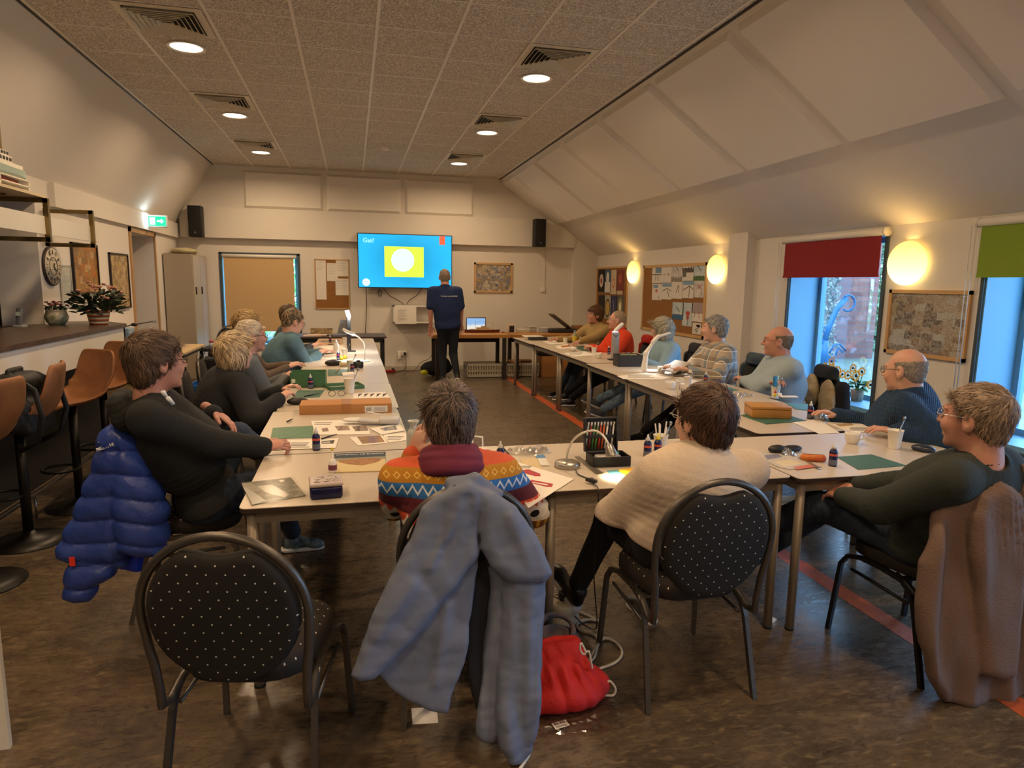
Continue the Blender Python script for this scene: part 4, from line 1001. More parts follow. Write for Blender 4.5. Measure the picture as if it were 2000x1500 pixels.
N1 = person('grey haired person in a colourful patterned sweater, elbow on table, raincoat over chair', (.375, 2.42, .57), (.345, 2.47, 1.085), 0, 4, FAIR, JEAN,
       (.225, 2.57, .93), (.52, 2.72, .66), (.25, 2.85, .09), (.5, 2.85, .09), ('full', '#5c4c42', .75), near=2, fat=1.08, collar=(MAROON, 'cowl'), poleL=(-.55, -.35, -1), poleR=(1, -.5, -.25), infl=.012, sh_w=.195, headpitch=-4, hair_seed=4, handdL=(.3, .2, .9), handn=(-.6, -.5, 0), hk=1.12)
FLC = cloth('fleece_cream', '#c9b7a2', (140, .5, .004))
N2 = person('brown haired person in a cream fleece seated on a dotted chair', (1.27, 2.36, .57), (1.352, 2.36, 1.075), 2, 14, FLC, BLACKT,
       (1.22, 2.66, .70), (1.40, 2.68, .78), (1.00, 2.80, .19), (1.36, 2.8, .09), ('full', '#4c3323', .55), near=2, fat=1.16, collar=(FLC, 'stand'), poleL=(-1, -.5, -.55), poleR=(1, -.4, -.5), infl=.016, sh_w=.205, glasses=WIRE, toeL=(-.25, .8, .55), kneeL=(1.12, 2.72, .55), hair_seed=2, hk=1.13)
HOOD = cloth('hoodie_black', '#161715', (180, .4, .003))
P1 = person('man in black hoodie and jeans, hand on the raised knee, other hand on table', (-.72, 3.42, .56), (-.865, 3.28, 1.225), -82, -52, HOOD, JEAN,
       (-.70, 3.60, .93), (-.43, 3.33, .80), (-.15, 3.75, .40), (-.37, 3.98, .10), ('full', '#5a4432', .5), SK_B, near=2, fat=1.12, belly=.03, infl=.016, sh_w=.20, hood=HOOD, glasses=BLKF,
       poleR=(-.35, -.25, -1), poleL=(.0, .4, -.8), kneeL=(-.60, 3.62, .80), kneeR=(-.42, 3.45, .60), toeR=(.95, .15, -.05), toeL=(1, 0, .2), shoem=mat('sneaker_pale', '#7d959c', .5, var=(22, '#1d2428')), handdL=(.75, -.25, -.45), handn={'L': (.4, .1, .9), 'R': (.1, -.3, .9)}, handdR=(.9, .35, .12), cuffs=cloth('cuff_blue', '#2c6ea3'), hair_seed=6, headup=.18, hi=True, curl={'L': .45, 'R': 1.2}, hk=1.10, top_name='hoodie')
rt = P1['root']; m = MB(); q = Vector(rt.location)
for k, (x0, y0, x1, y1) in enumerate(((318, 764, 324, 776), (327, 776, 338, 790))): m.tube([at_y(x0, y0, 3.10) - q, at_y(x1, y1, 3.12) - q], .010, 6, flat=(.5, (0, 1, 0)))
m.build('drawstring', mat('print_white', '#e8e8e8', .6), rt)
person('blond bobbed person in a dark sweater leaning on the left row of tables', (-.95, 4.92, .57), (-.80, 4.93, 1.10), -62, -48, cloth('sweater_dark', '#17181b'), BLACKT,
       (-.52, 5.1, .80), (-.50, 4.72, .80), (-.35, 5.1, .09), (-.35, 4.85, .09), ('bob', '#b9a07a', .35), near=1, fat=1.2, belly=.03, sh_w=.205, infl=.018, hair_seed=8, curl=.9, poleR=(-.2, -.9, -.7))
person('white haired man in a grey cardigan with hands folded on the table', (-.98, 5.75, .57), (-.80, 5.72, 1.145), -72, -62, cloth('cardigan_grey', '#5c5f60'), JEAN,
       (-.55, 5.82, .80), (-.55, 5.70, .80), (-.4, 5.9, .09), (-.4, 5.6, .09), ('short', '#c4b49c', .2), SK_B, near=1, fat=1.15, belly=.03, infl=.012, glasses=BLKF, collar=(cloth('shirt_pale', '#b9c0bb'), 'shirt'), hair_seed=9, curl=1.0)
person('curly blond person half hidden behind the white haired man', (-1.02, 6.55, .57), (-.93, 6.5, 1.175), -80, -72, cloth('sweater_brown', '#5c4b3c'), JEAN,
       (-.6, 6.7, .8), (-.6, 6.45, .8), (-.4, 6.7, .09), (-.4, 6.5, .09), ('curly', '#a88a58', .4), near=1, hair_seed=10)
TEAL = cloth('jacket_teal', '#4c6a76', var=(9, '#587887'))
person('person in a teal jacket bending over the table with both forearms on it', (-.85, 7.42, .57), (-.62, 7.5, 1.16), -72, -60, TEAL, BLACKT,
       (-.36, 7.82, .80), (-.38, 7.55, .80), (-.3, 7.7, .09), (-.3, 7.5, .09), ('short', '#7e6a50', .7), near=1, fat=1.22, belly=.04, infl=.02, sh_w=.2, headpitch=-22, glasses=BLKF, hair_seed=11, collar=(TEAL, 'stand'), top_name='jacket')
person('brown haired person nearest the beige blind, mostly hidden', (-.88, 8.65, .57), (-.74, 8.5, 1.18), -78, -70, cloth('sweater_slate', '#3b4148'), BLACKT,
       (-.5, 8.7, .8), (-.5, 8.5, .8), (-.3, 8.7, .09), (-.3, 8.5, .09), ('short', '#6b5238', .5), near=0, glasses=WIRE, hair_seed=12)
# right row
BEI = cloth('sweater_beige', '#9c8253', (120, .5, .004))
person('man in a beige roll neck sweater with shaggy brown hair at the far right end', (3.52, 9.22, .57), (3.43, 9.2, 1.165), 100, 92, BEI, JEAN,
       (3.02, 8.78, .80), (2.96, 9.45, .80), (2.95, 8.9, .09), (2.9, 9.1, .09), ('full', '#5c3d22', .5), SK_B, near=1, infl=.014, collar=(BEI, 'roll'), glasses=WIRE, hair_seed=13, shoulder_face=118)
ORG = cloth('fleece_orange', '#cc3a12')
person('balding man in an orange fleece with hands together on the table', (3.46, 8.15, .57), (3.37, 8.2, 1.145), 92, 64, ORG, BLACKT,
       (3.02, 8.05, .80), (3.02, 8.18, .80), (2.78, 8.3, .09), (2.75, 8.6, .09), ('buzz', '#a08a72', .2), SK_A, near=1, fat=1.1, infl=.014, collar=(ORG, 'stand'), glasses=WIRE, hair_seed=14, curl=1.0, toeL=(-.9, .3, 0), toeR=(-.9, .4, 0))
LB = cloth('sweater_pale_blue', '#7f9cac')
person('grey haired bobbed person in a pale blue sweater behind the curved lamp', (3.45, 6.88, .57), (3.38, 6.9, 1.115), 90, 46, LB, JEANL,
       (3.05, 6.7, .80), (3.05, 7.05, .80), (2.68, 7.22, .10), (2.64, 7.68, .10), ('bob', '#a39c8a', .35), near=1, fat=1.1, infl=.016, glasses=REDF, hair_seed=15, toeL=(-.9, .35, .3), toeR=(-.9, .3, .4), shoem=GREYSH, kneepoleL=(-.5, 0, .7), kneepoleR=(-.5, 0, .7))
g = NG('flannel', .9); o = g.xyz()
def stripe(v, f, w): return g.math('LESS_THAN', g.math('FRACT', g.math('ADD', g.math('MULTIPLY', v, f), 20)), w)
hs_ = g.math('ADD', o[0], o[1]); c = g.mix(stripe(hs_, 9, .42), '#a99a86', '#7f8a90'); c = g.mix(g.math('MULTIPLY', stripe(o[2], 9, .42), .5), c, '#6a5a4a'); c = g.mix(stripe(hs_, 9, .05), c, '#e4ded2'); c = g.mix(stripe(o[2], 9, .05), c, '#e4ded2'); g.color(c); g.bump(g.noise(200, 2), .3, .002)
person('grey haired man in a checked flannel shirt reading at the right row', (3.52, 5.82, .57), (3.42, 5.85, 1.195), 88, 48, g.m, BLACKT,
       (3.08, 5.65, .82), (3.06, 5.95, .82), (2.9, 6.0, .09), (2.88, 6.25, .09), ('short', '#8f8d8a', .4), SK_A, near=1, fat=1.12, infl=.014, hair_seed=16, collar=(cloth('tshirt_cream', '#c5b691'), 'crew'), kneepoleL=(-.5, 0, .7), kneepoleR=(-.5, 0, .7), top_name='shirt')
SW = cloth('sweatshirt_ice', '#93a3ad')
person('man in red rimmed glasses and an ice grey sweatshirt with folded arms', (3.54, 4.87, .57), (3.46, 4.9, 1.155), 78, 56, SW, JEAN,
       (3.30, 5.10, .80), (3.30, 4.72, .83), (3.15, 5.7, .09), (3.2, 6.0, .09), ('ring', '#7d6a56', .3), SK_B, near=1, fat=1.22, belly=.05, infl=.014, sh_w=.205, glasses=REDF, hair_seed=17, collar=(SW, 'shirt'), shoem=mat('sneaker_navy', '#142a44', .5), curl=.9, poleL=(-.6, -.6, -.6), poleR=(-.5, .6, -.6), toeL=(-.6, .8, .2), toeR=(-.6, .8, .1), handdL=(0, .8, .2), handdR=(0, -.8, .3), kneepoleL=(-.5, .2, .7), kneepoleR=(-.5, .2, .7), top_name='sweatshirt')
g = NG('cable_knit', .95); o = g.xyz(); an = g.math('ADD', g.math('MULTIPLY', o[0], .7), g.math('MULTIPLY', o[1], .7)); w = g.math('SINE', g.math('MULTIPLY', g.math('SUBTRACT', o[0], o[1]), 420))
g.color(g.mix(g.noise(60, 3), '#16304a', '#27486a')); g.bump(g.math('ADD', w, g.math('MULTIPLY', g.math('SINE', g.math('MULTIPLY', o[2], 260)), .35)), .8, .006); KNIT = g.m
R6 = person('bald man in glasses and a navy cable knit sweater at the right corner', (3.38, 3.42, .57), (3.245, 3.34, 1.115), 40, 22, KNIT, JEAN,
       (3.02, 3.12, .79), (3.02, 3.62, .79), (3.1, 3.95, .09), (3.2, 4.1, .09), ('ring', '#9a8f86', .3), SK_A, near=2, fat=1.18, belly=.04, infl=.024, sh_w=.205, glasses=BLKF, hair_seed=18, collar=(KNIT, 'roll'), shoem=mat('sneaker_white_blue', '#a9b8c4', .5), headpitch=-6, hk=1.12)
GRN = cloth('sweater_dark_green', '#262b26', (160, .45, .003))
R7 = person('grey haired man in a dark green sweater leaning back, legs stretched under the table', (2.40, 2.25, .56), (2.355, 2.06, 1.105), 18, 20, GRN, cloth('jeans_navy', '#1c2430', var=(25, '#273348')),
       (2.12, 2.45, .68), (2.22, 2.52, .70), (1.78, 2.86, .34), (1.84, 2.80, .22), ('short', '#85715e', .45), SK_B, near=2, fat=1.16, belly=.04, infl=.012, sh_w=.2, glasses=WIRE, hair_seed=19,
       kneeL=(2.12, 2.60, .585), kneeR=(2.22, 2.66, .56), toeL=(-.3, .3, .75), toeR=(-.5, .3, .7), shoem=BLKSH, poleL=(-.8, -.4, -.8), poleR=(.6, -.4, -.8), curl=1.0, collar=(GRN, 'crew'), hk=1.12, headup=.18)
# the presenter
NAVY = cloth('tshirt_navy', '#122650')
ST = person('standing man in a navy polo shirt seen from behind in front of the screen', (1.43, 10.25, .95), (1.375, 10.25, 1.685), 0, -4, NAVY, cloth('trousers_dark', '#12161f'),
       (1.16, 10.28, .86), (1.66, 10.36, .86), (1.36, 10.30, .10), (1.56, 10.15, .17), ('buzz', '#8c7a6a', .2), SK_B, near=1, fat=1.08, infl=.014, sh_w=.2, short_sleeve=True, hem=.04, kneeR=(1.52, 10.33, .50), toeR=(.1, .8, -.7), shoem=BLKSH, collar=(NAVY, 'shirt'), curl=.5, poleL=(-.5, -.9, 0), poleR=(.5, -.9, 0), headup=.17, top_name='polo_shirt', hk=1.06)
rt = ST['root']
text_mesh('lettering', 'Grootste in het KLEINE', .026, mat('print_white', '#e8e8e8', .6), rt, (-.01, -.176, 1.40), (R(84), 0, 0), .002)
# ---------------------------------------------------------------- garments on chairs
def on_plane(px, py, o, N):
    d = np.array(_ray(px, py)); e = np.array([0, 0, EYE]); o = V3(o); N = V3(N); return e + d * (((o - e) @ N) / (d @ N))
def drape(cx, cy, face, name, label, mt, lining=None, low=.42, wide=.27, cat='jacket', sleeves=True):
    """a jacket hung over a banquet chair's back"""
    a = R(face); f = V3(-math.sin(a), math.cos(a), 0); r = V3(math.cos(a), math.sin(a), 0); M = np.array([r, f, V3(0, 0, 1)]); c = V3(cx, cy, 0)
    L = lambda x, y, z: c + r * x + f * y + V3(0, 0, z); root = (float(c[0]), float(c[1]), 0.0)
    s = Solid(); s.u(Ell(L(0, -.275, .70), (wide, .075, .235), M)); s.u(Cap(L(-wide * .7, -.30, .74), L(-wide * .82, -.33, low), .055, .07), .05); s.u(Cap(L(wide * .7, -.30, .74), L(wide * .82, -.33, low), .055, .07), .05)
    s.u(Box(L(0, -.315, (.7 + low) / 2), (wide * .8, .03, (.75 - low) / 2 + .06), .03, M), .05); s.u(Cap(L(-.10, -.28, .915), L(.10, -.28, .915), .045), .04)
    if sleeves:
        for q in (-1, 1): s.u(Cap(L(q * wide * .92, -.30, .80), L(q * wide * 1.02, -.34, low - .05), .05, .045), .02)
    s.n(lambda p: .010 * np.sin(((p - c) @ r) * 42 + 1.5 * wob(p, 7, 3)) * np.clip((.85 - p[:, 2]) * 3, 0, 1)); s.n(lambda p: .004 * wob(p, 28, 5))
    s.sub(Box(L(0, -.235, .55), (.20, .05, .30), .02, M), .01)
    t = thing(name, label, cat, root); solid_obj('shell', s, .011, mt, t, root)
    if lining:
        m = Solid(); m.u(Ell(L(-wide * .55, -.225, .66), (.11, .05, .20), M)); m.u(Ell(L(wide * .45, -.225, .72), (.10, .045, .15), M), .03); m.n(lambda p: .005 * wob(p, 60, 5)); solid_obj('lining', m, .009, lining, t, root)
    return t
drape(3.53, 8.15, 92, 'jacket', 'red jacket hung over the chair of the man in orange', cloth('jacket_red', '#a01c14'), wide=.23)
drape(3.55, 6.9, 90, 'coat', 'dark padded coat over the chair beside the large cork board', cloth('coat_charcoal', '#26262a'), wide=.26)
drape(3.60, 5.82, 88, 'jacket', 'grey green jacket hung behind the man in the flannel shirt', cloth('jacket_greygreen', '#3f4c4f'), wide=.25)
drape(3.62, 4.87, 80, 'jacket', 'black jacket with woolly beige lining hung below the window', cloth('jacket_black', '#121315'), cloth('sherpa', '#b19a72', (90, 1.0, .01)), wide=.26)
drape(-1.02, 4.93, -80, 'coat', 'charcoal coat behind the blond person in a dark sweater', cloth('coat_dark', '#1e1e22'), wide=.24)
drape(-.87, 7.45, -80, 'jacket', 'black jacket over the chair of the person in teal', cloth('jacket_black', '#121315'), wide=.22)
# long grey blue raincoat
RC = cloth('raincoat_blue', '#636b80', (60, .25, .004), rough=.62); RCL = cloth('raincoat_lining', '#15151c')
o_ = V3(.33, 2.165, .95); N_ = nrm(V3(0, -1, .19)); U_ = V3(1, 0, 0); Z_ = nrm(np.cross(N_, U_)) * (1 if np.cross(N_, U_)[2] > 0 else -1)
def PP(pts): return [on_plane(x, y, o_, N_) for x, y in pts]
def piece(pts, th, off, rnd=.02): return Poly(PP(pts), o_, U_, th, off, rnd, Z_)
t = thing('raincoat', 'long grey blue raincoat draped over the chair of the person in the patterned sweater', 'coat', (.36, 2.12, 0)); root = (.36, 2.12, 0)
def fo(freq, ph, amp, bias=0.0, slant=0.0):
    return lambda u, w: bias + amp * np.sin(u * freq + w * slant + ph + .8 * np.sin(w * 9 + ph)) + amp * .35 * np.sin(u * freq * 1.9 - w * slant * .7 + ph * 2)
s = Solid()
A = [(912, 938), (880, 948), (850, 962), (822, 990), (795, 1055), (765, 1115), (722, 1205), (694, 1285), (683, 1308), (700, 1322), (728, 1316), (765, 1285), (822, 1218), (868, 1160), (908, 1110), (930, 1078), (932, 1000), (935, 955)]
s.u(piece(A, .034, fo(9, .5, .008, .045, 3), .03))
B = [(900, 1000), (928, 1000), (930, 1100), (920, 1190), (908, 1290), (882, 1352), (872, 1388), (842, 1386), (795, 1366), (757, 1342), (731, 1308), (765, 1262), (830, 1190)]
s.u(piece(B, .016, fo(11, 1.5, .012, .012, 2), .012), .02)
C = [(925, 948), (960, 955), (1000, 982), (1038, 1035), (1062, 1092), (1067, 1110), (1052, 1128), (1020, 1133), (985, 1126), (955, 1098), (934, 1066), (926, 1010)]
s.u(piece(C, .045, fo(11, 2.4, .010, .055, -4), .04), .012)
D1 = [(985, 1100), (1064, 1118), (1062, 1200), (1056, 1300), (1048, 1400), (1034, 1455), (1012, 1487), (990, 1482), (972, 1450), (966, 1380), (972, 1250), (976, 1160)]
s.u(piece(D1, .040, fo(40, .2, .010, .02, 3), .035), .012)
D2 = [(960, 1110), (990, 1110), (985, 1250), (980, 1400), (968, 1452), (942, 1450), (932, 1436), (936, 1370), (944, 1290), (954, 1190)]
s.u(piece(D2, .026, fo(50, 1.2, .008, -.01, 3), .022), .008)
s.u(Cap(on_plane(880, 945, o_, N_) + V3(0, -.01, 0), on_plane(925, 935, o_, N_) + V3(0, -.01, 0), .026, .020), .02); s.u(Cap(on_plane(925, 938, o_, N_), on_plane(975, 965, o_, N_), .022, .018), .02)
s.n(folds(on_plane(860, 1150, o_, N_), (.7, 0, .7), .26, .004, .16, 2)); s.n(folds(on_plane(1000, 1060, o_, N_), (.8, 0, -.6), .24, .004, .14, 6)); s.n(folds(on_plane(1010, 1440, o_, N_), (.1, 0, 1), .22, .003, .12, 7)); s.n(folds(on_plane(870, 1010, o_, N_), (.9, 0, .3), .2, .005, .14, 9))
def crease(a, b, out, r=.010, k=.022, up=False):
    A_, B_ = on_plane(*a, o_, N_) + N_ * out, on_plane(*b, o_, N_) + N_ * out; (s.u if up else s.sub)(Cap(A_, B_, r, r * .4), k)
for a, b, w_ in (((905, 970), (850, 1090), .095), ((925, 1010), (880, 1120), .09), ((850, 1110), (770, 1200), .095), ((835, 1170), (800, 1150), .095), ((975, 975), (1000, 1060), .118), ((1010, 1010), (1045, 1095), .118), ((950, 1010), (975, 1090), .115), ((1000, 1160), (1012, 1330), .075), ((1040, 1200), (1030, 1380), .075)): crease(a, b, w_)
for a, b, w_ in (((890, 990), (835, 1100), .070), ((800, 1130), (735, 1230), .070), ((985, 1000), (1020, 1090), .090), ((1025, 1150), (1020, 1400), .052), ((870, 1180), (850, 1330), .022)): crease(a, b, w_, .012, .03, True)
s.n(lambda p: .0055 * wob(p, 16, 8)); s.n(lambda p: .0022 * (1 - 2 * np.abs(wob(p, 34, 18)))); s.n(lambda p: .0012 * wob(p, 70, 19))
solid_obj('shell', s, .007, RC, t, root)
s = Solid(); s.u(piece([(900, 1040), (985, 1060), (975, 1200), (960, 1400), (930, 1390), (915, 1330), (905, 1250), (880, 1180)], .012, fo(30, 0, .01, -.03), .01)); solid_obj('lining', s, .011, RCL, t, root)
m = MB(); m.cyl((0, 0, 0), .008, .004, 12, M=Matrix.Translation(Vector(on_plane(884, 942, o_, N_)) - Vector(root) + Vector((0, -.052, 0))) @ Euler((R(90), 0, 0)).to_matrix().to_4x4()); m.build('snap_button', mat('snap_grey', '#4a505c', .35, .6), t)
# brown wool coat at the right
WC = cloth('wool_brown', '#6d584e', (170, .7, .004)); o_ = V3(2.4, 1.99, .9); N_ = nrm(V3(.05, -1, .08)); U_ = nrm(np.cross(V3(0, 0, 1), N_)); Z_ = nrm(np.cross(N_, U_)); U_ = U_ if U_[0] > 0 else -U_; Z_ = Z_ if Z_[2] > 0 else -Z_
t = thing('wool_coat', 'long brown wool coat hanging over the chair at the right edge', 'coat', (2.45, 1.95, 0)); root = (2.45, 1.95, 0)
s = Solid()
s.u(piece([(1938, 903), (1900, 918), (1872, 945), (1852, 985), (1824, 1040), (1802, 1100), (1793, 1180), (1798, 1260), (1815, 1322), (1850, 1376), (1885, 1379), (2000, 1369), (2075, 1362), (2095, 1200), (2080, 1010), (2050, 935), (2000, 905)], .035, fo(34, .5, .016, -.01, 2), .03))
s.u(piece([(1885, 960), (1925, 935), (1962, 960), (1968, 1100), (1958, 1230), (1950, 1308), (1920, 1314), (1893, 1304), (1884, 1200), (1872, 1080), (1872, 1000)], .040, fo(30, 1.5, .006, .045, 2), .038), .010)
s.u(piece([(1990, 905), (2040, 920), (2075, 1000), (2088, 1180), (2070, 1340), (2020, 1345), (2000, 1200), (1995, 1050)], .032, fo(40, 0, .010, .035, 1), .03), .015)
s.n(folds(on_plane(1975, 1000, o_, N_), (1, 0, .1), .05, .012, .16, 2)); s.n(folds(on_plane(1925, 960, o_, N_), (.5, 0, 1), .045, .007, .10, 4)); s.n(lambda p: .004 * wob(p, 18, 8))
solid_obj('shell', s, .009, WC, t, root)
# bright blue puffer jacket on the left chair
o_ = V3(-1.05, 3.27, .9); N_ = nrm(V3(-.1, -1, 0)); U_ = V3(1, -.1, 0); Z_ = V3(0, 0, 1); U_ = nrm(U_)
g = NG('puffer_blue', .42); g.color(g.mix(g.noise(5, 3), '#243a86', '#2c4598')); g.bump(g.noise(30, 4, None, .6), .35, .012); PF = g.m
t = thing('puffer_jacket', 'bright blue quilted puffer jacket hung on the left chair', 'jacket', (-1.1, 3.3, 0)); root = (-1.1, 3.3, 0)
s = Solid()
s.u(piece([(246, 818), (225, 822), (208, 840), (196, 880), (180, 930), (160, 980), (140, 1030), (126, 1062), (124, 1080), (150, 1096), (200, 1100), (255, 1095), (262, 1000), (262, 900), (258, 840)], .085, fo(12, .5, .012, .03, 2), .08))
s.u(piece([(240, 820), (268, 838), (296, 890), (322, 950), (334, 990), (333, 1050), (328, 1072), (285, 1068), (248, 1060), (236, 990), (236, 900)], .080, fo(12, 2.5, .010, .055, 2), .075), .012)
s.u(piece([(166, 1080), (240, 1080), (232, 1110), (205, 1130), (190, 1156), (165, 1160), (143, 1152), (142, 1120), (150, 1092)], .055, fo(10, 0, .0, .06), .05), .01)
qz = lambda p: .0105 * (1 - 2 * np.abs(np.sin((p[:, 2] + .10 * (p[:, 0] + 1.05) + .015 * np.sin(p[:, 0] * 14)) * math.pi / .105)) ** .45)
s.n(qz); s.n(lambda p: .0035 * wob(p, 34, 8)); solid_obj('shell', s, .0075, PF, t, root)
s = Solid(); s.u(piece([(200, 1085), (278, 1075), (276, 1120), (262, 1126), (225, 1118), (205, 1108)], .05, fo(10, 0, 0, -.06), .04)); s.n(lambda p: .004 * wob(p, 30, 2)); solid_obj('lining', s, .009, mat('puffer_bright', '#1238d8', .4), t, root)
m = MB(); p = Vector(on_plane(161, 1077, o_, N_)) - Vector(root); m.box(p + Vector((0, -.115, 0)), (.022, .006, .042)); m.build('flap_label', mat('label_red', '#d8301f', .5), t)
p = Vector(on_plane(197, 857, o_, N_)) - Vector(root)
text_mesh('lettering', 'THE\nNORTH', .022, mat('print_white', '#e8e8e8', .6), t, p + Vector((.055, -.125, .0)), (R(80), R(-20), R(-12)), .006)
# dark jacket over a bar stool beyond the hoodie man
s = Solid(); c = V3(-1.66, 6.05, 0); s.u(Ell(c + V3(0, 0, 1.0), (.20, .20, .15))); s.u(Ell(c + V3(.08, .0, .62), (.16, .22, .34)), .08); s.u(Ell(c + V3(.15, -.1, .62), (.09, .12, .30)), .05)
s.n(lambda p: .010 * np.sin(p[:, 0] * 30 + p[:, 1] * 25 + 2 * wob(p, 5, 1))); s.n(lambda p: .004 * wob(p, 25, 5))
tag(solid_obj('jacket', s, .012, cloth('coat_black', '#0f0f11'), None, (0, 0, 0)), 'black jacket heaped over the bar stool directly behind the hoodie man', 'jacket')
# ---------------------------------------------------------------- bar
DW = mat('dark_wood', '#43342a', .35, var=(12, '#584537')); BARW = mat('bar_white', '#d8d3c6', .45); BARB = mat('bar_black', '#16120f', .6); CHROME = mat('chrome', '#b8bcc0', .15, 1.0)
t = thing('bar_counter', 'white fronted bar counter with dark wood top and black base along the left side', 'bar counter', (-2.5, 3.0, 0))
m = MB(); m.prism([(.35, -6.0), (.35, 4.2), (-.0, 4.66), (-.42, 4.5), (-.42, -6.0)], 1.125, 1.16); m.build('worktop', DW, t)
m = MB(); m.b2((.30, -6.0, .88), (.335, 4.19, 1.125)); m.b2((-.1, 4.15, .88), (.335, 4.19, 1.125)); m.build('front_panel', BARW, t)
m = MB(); m.b2((-.3, -6.0, 0), (.12, 4.1, .88)); m.b2((-.3, -6, .88), (.30, 4.1, 1.125)); m.build('base', BARB, t)
m = MB(); m.tube([(.42, -6.0, .17), (.42, 4.0, .17)], .016, 10); m.build('foot_rail', CHROME, t)
for y in (-1.5, .3, 1.87, 3.3): m = MB(); m.tube([(.42, y, 0), (.42, y, .17)], .008, 8); m.build('rail_post', CHROME, t)
t = thing('back_counter', 'dark shelf unit behind the bar with the cordless phone on it', 'shelf', (-3.6, 6.7, 0))
m = MB(); m.b2((-.75, -.35, 1.12), (.55, .35, 1.15)); m.build('top', DW, t)
m = MB(); m.b2((-.7, -.3, 0), (.50, .3, 1.12)); m.build('cabinet', mat('dark_cabinet', '#3b2d20', .5), t)
# bar stools
LEA = mat('tan_leather', '#754620', .6, bump=(60, .25, .004), var=(7, '#8c5a30')); STB = mat('stool_black', '#18140f', .4, .3)
def stool(face):
    t = thing('bar_stool', '', 'stool')
    n_u, n_v = 13, 12; prof = [(.20, -.015), (.19, .006), (.12, .0), (.03, -.008), (-.06, -.008), (-.13, .01), (-.175, .055), (-.20, .12), (-.215, .19), (-.225, .26), (-.232, .31), (-.228, .335)]
    wid = [.16, .185, .20, .21, .215, .215, .21, .205, .20, .19, .175, .14]; side = [.0, .01, .02, .035, .055, .075, .06, .045, .035, .03, .025, .02]
    vs = []
    for layer in (0, 1):
        for v in range(n_v):
            y, z = prof[v]; back = v / (n_v - 1)
            for u in range(n_u):
                a = -1 + 2 * u / (n_u - 1); x = a * wid[v]; lift = side[v] * abs(a) ** 2.5
                py = y + (lift * 1.3 if v > 5 else 0); pz = z + (lift if v <= 6 else 0)
                off = -.026 if layer == 0 else .0; c = min(1, max(0, (v - 3) / 4)); py += off * c; pz += off * (1 - c) ; vs.append((x * (1.0 if layer else .96), py, pz + .76))
    N = n_u * n_v; fs = []
    for v in range(n_v - 1):
        for u in range(n_u - 1):
            a = v * n_u + u; fs.append((N + a, N + a + 1, N + a + n_u + 1, N + a + n_u)); fs.append((a, a + n_u, a + n_u + 1, a + 1))
    ring = [u for u in range(n_u)] + [v * n_u + n_u - 1 for v in range(1, n_v)] + [(n_v - 1) * n_u + u for u in range(n_u - 2, -1, -1)] + [v * n_u for v in range(n_v - 2, 0, -1)]
    for i in range(len(ring)): a, b = ring[i], ring[(i + 1) % len(ring)]; fs.append((a, b, N + b, N + a))
    m = MB(); m.add(vs, [f[::-1] for f in fs], 0, True); o = m.build('seat_shell', LEA, t)
    md = o.modifiers.new('s', 'SUBSURF'); md.levels = md.render_levels = 1
    m = MB(); m.cyl((0, 0, .03), .028, .70, 16); m.build('column', STB, t)
    m = MB(); m.lathe([(.21, 0), (.21, .008), (.12, .022), (.045, .045), (.03, .07)], 32); m.build('base', STB, t)
    m = MB(); m.tube(arc((0, .11, .30), .11, 0, 2 * math.pi, 20)[:-1], .010, 8, closed=True); m.tube([(0, 0, .30), (0, .02, .30)], .01, 6); m.build('foot_ring', STB, t)
    return t
GS = 'tan bar stools along the bar'
s0 = stool(0); labs = ['tan bar stool at the very left edge of the photo', 'tan bar stool with the black rucksack hanging on it', 'tan bar stool in full view beside the rucksack', 'tan bar stool next along from the one in full view', 'tan bar stool under the heaped black jacket', 'farthest tan bar stool at the end of the bar']
for k, (x, y, a) in enumerate(((-1.93, 3.84, 75), (-1.95, 4.45, 100), (-1.90, 5.1, 143), (-1.92, 5.75, 150), (-1.66, 6.1, 100), (-1.98, 6.9, 90))):
    if k == 4: continue
    o = s0 if k == 0 else dup(s0, (0, 0, 0)); o.location = (x, y, 0); o.rotation_euler = (0, 0, R(a)); tag(o, labs[k], 'stool', GS)
o = dup(s0, (-1.70, 6.05, 0), R(60), labs[4], GS)
# rucksack on the second stool
BAG = cloth('rucksack_black', '#0d0e11', (90, .4, .004), rough=.6)
s = Solid(); c = V3(-1.93, 4.42, .87); s.u(Box(c, (.10, .20, .17), .07)); s.u(Box(c + V3(.09, 0, -.08), (.05, .16, .11), .05), .03); s.u(Cap(c + V3(0, -.07, .19), c + V3(0, .07, .19), .018), .02); s.n(lambda p: .006 * wob(p, 22, 4)); s.n(folds(c, (0, 1, .4), .06, .008, .2, 3))
t = thing('rucksack', 'black rucksack hanging over a tan bar stool', 'bag', (-1.93, 4.42, 0)); solid_obj('bag_body', s, .009, BAG, t, (-1.93, 4.42, 0))
m = MB()
for q in (-1, 1): m = MB(); m.tube([(.06, q * .12, 1.02), (.16, q * .16, .96), (.19, q * .17, .80), (.15, q * .16, .65), (.04, q * .13, .60)], .016, 6, flat=(.35, (0, 1, 0))); m.build('shoulder_strap', BAG, t)
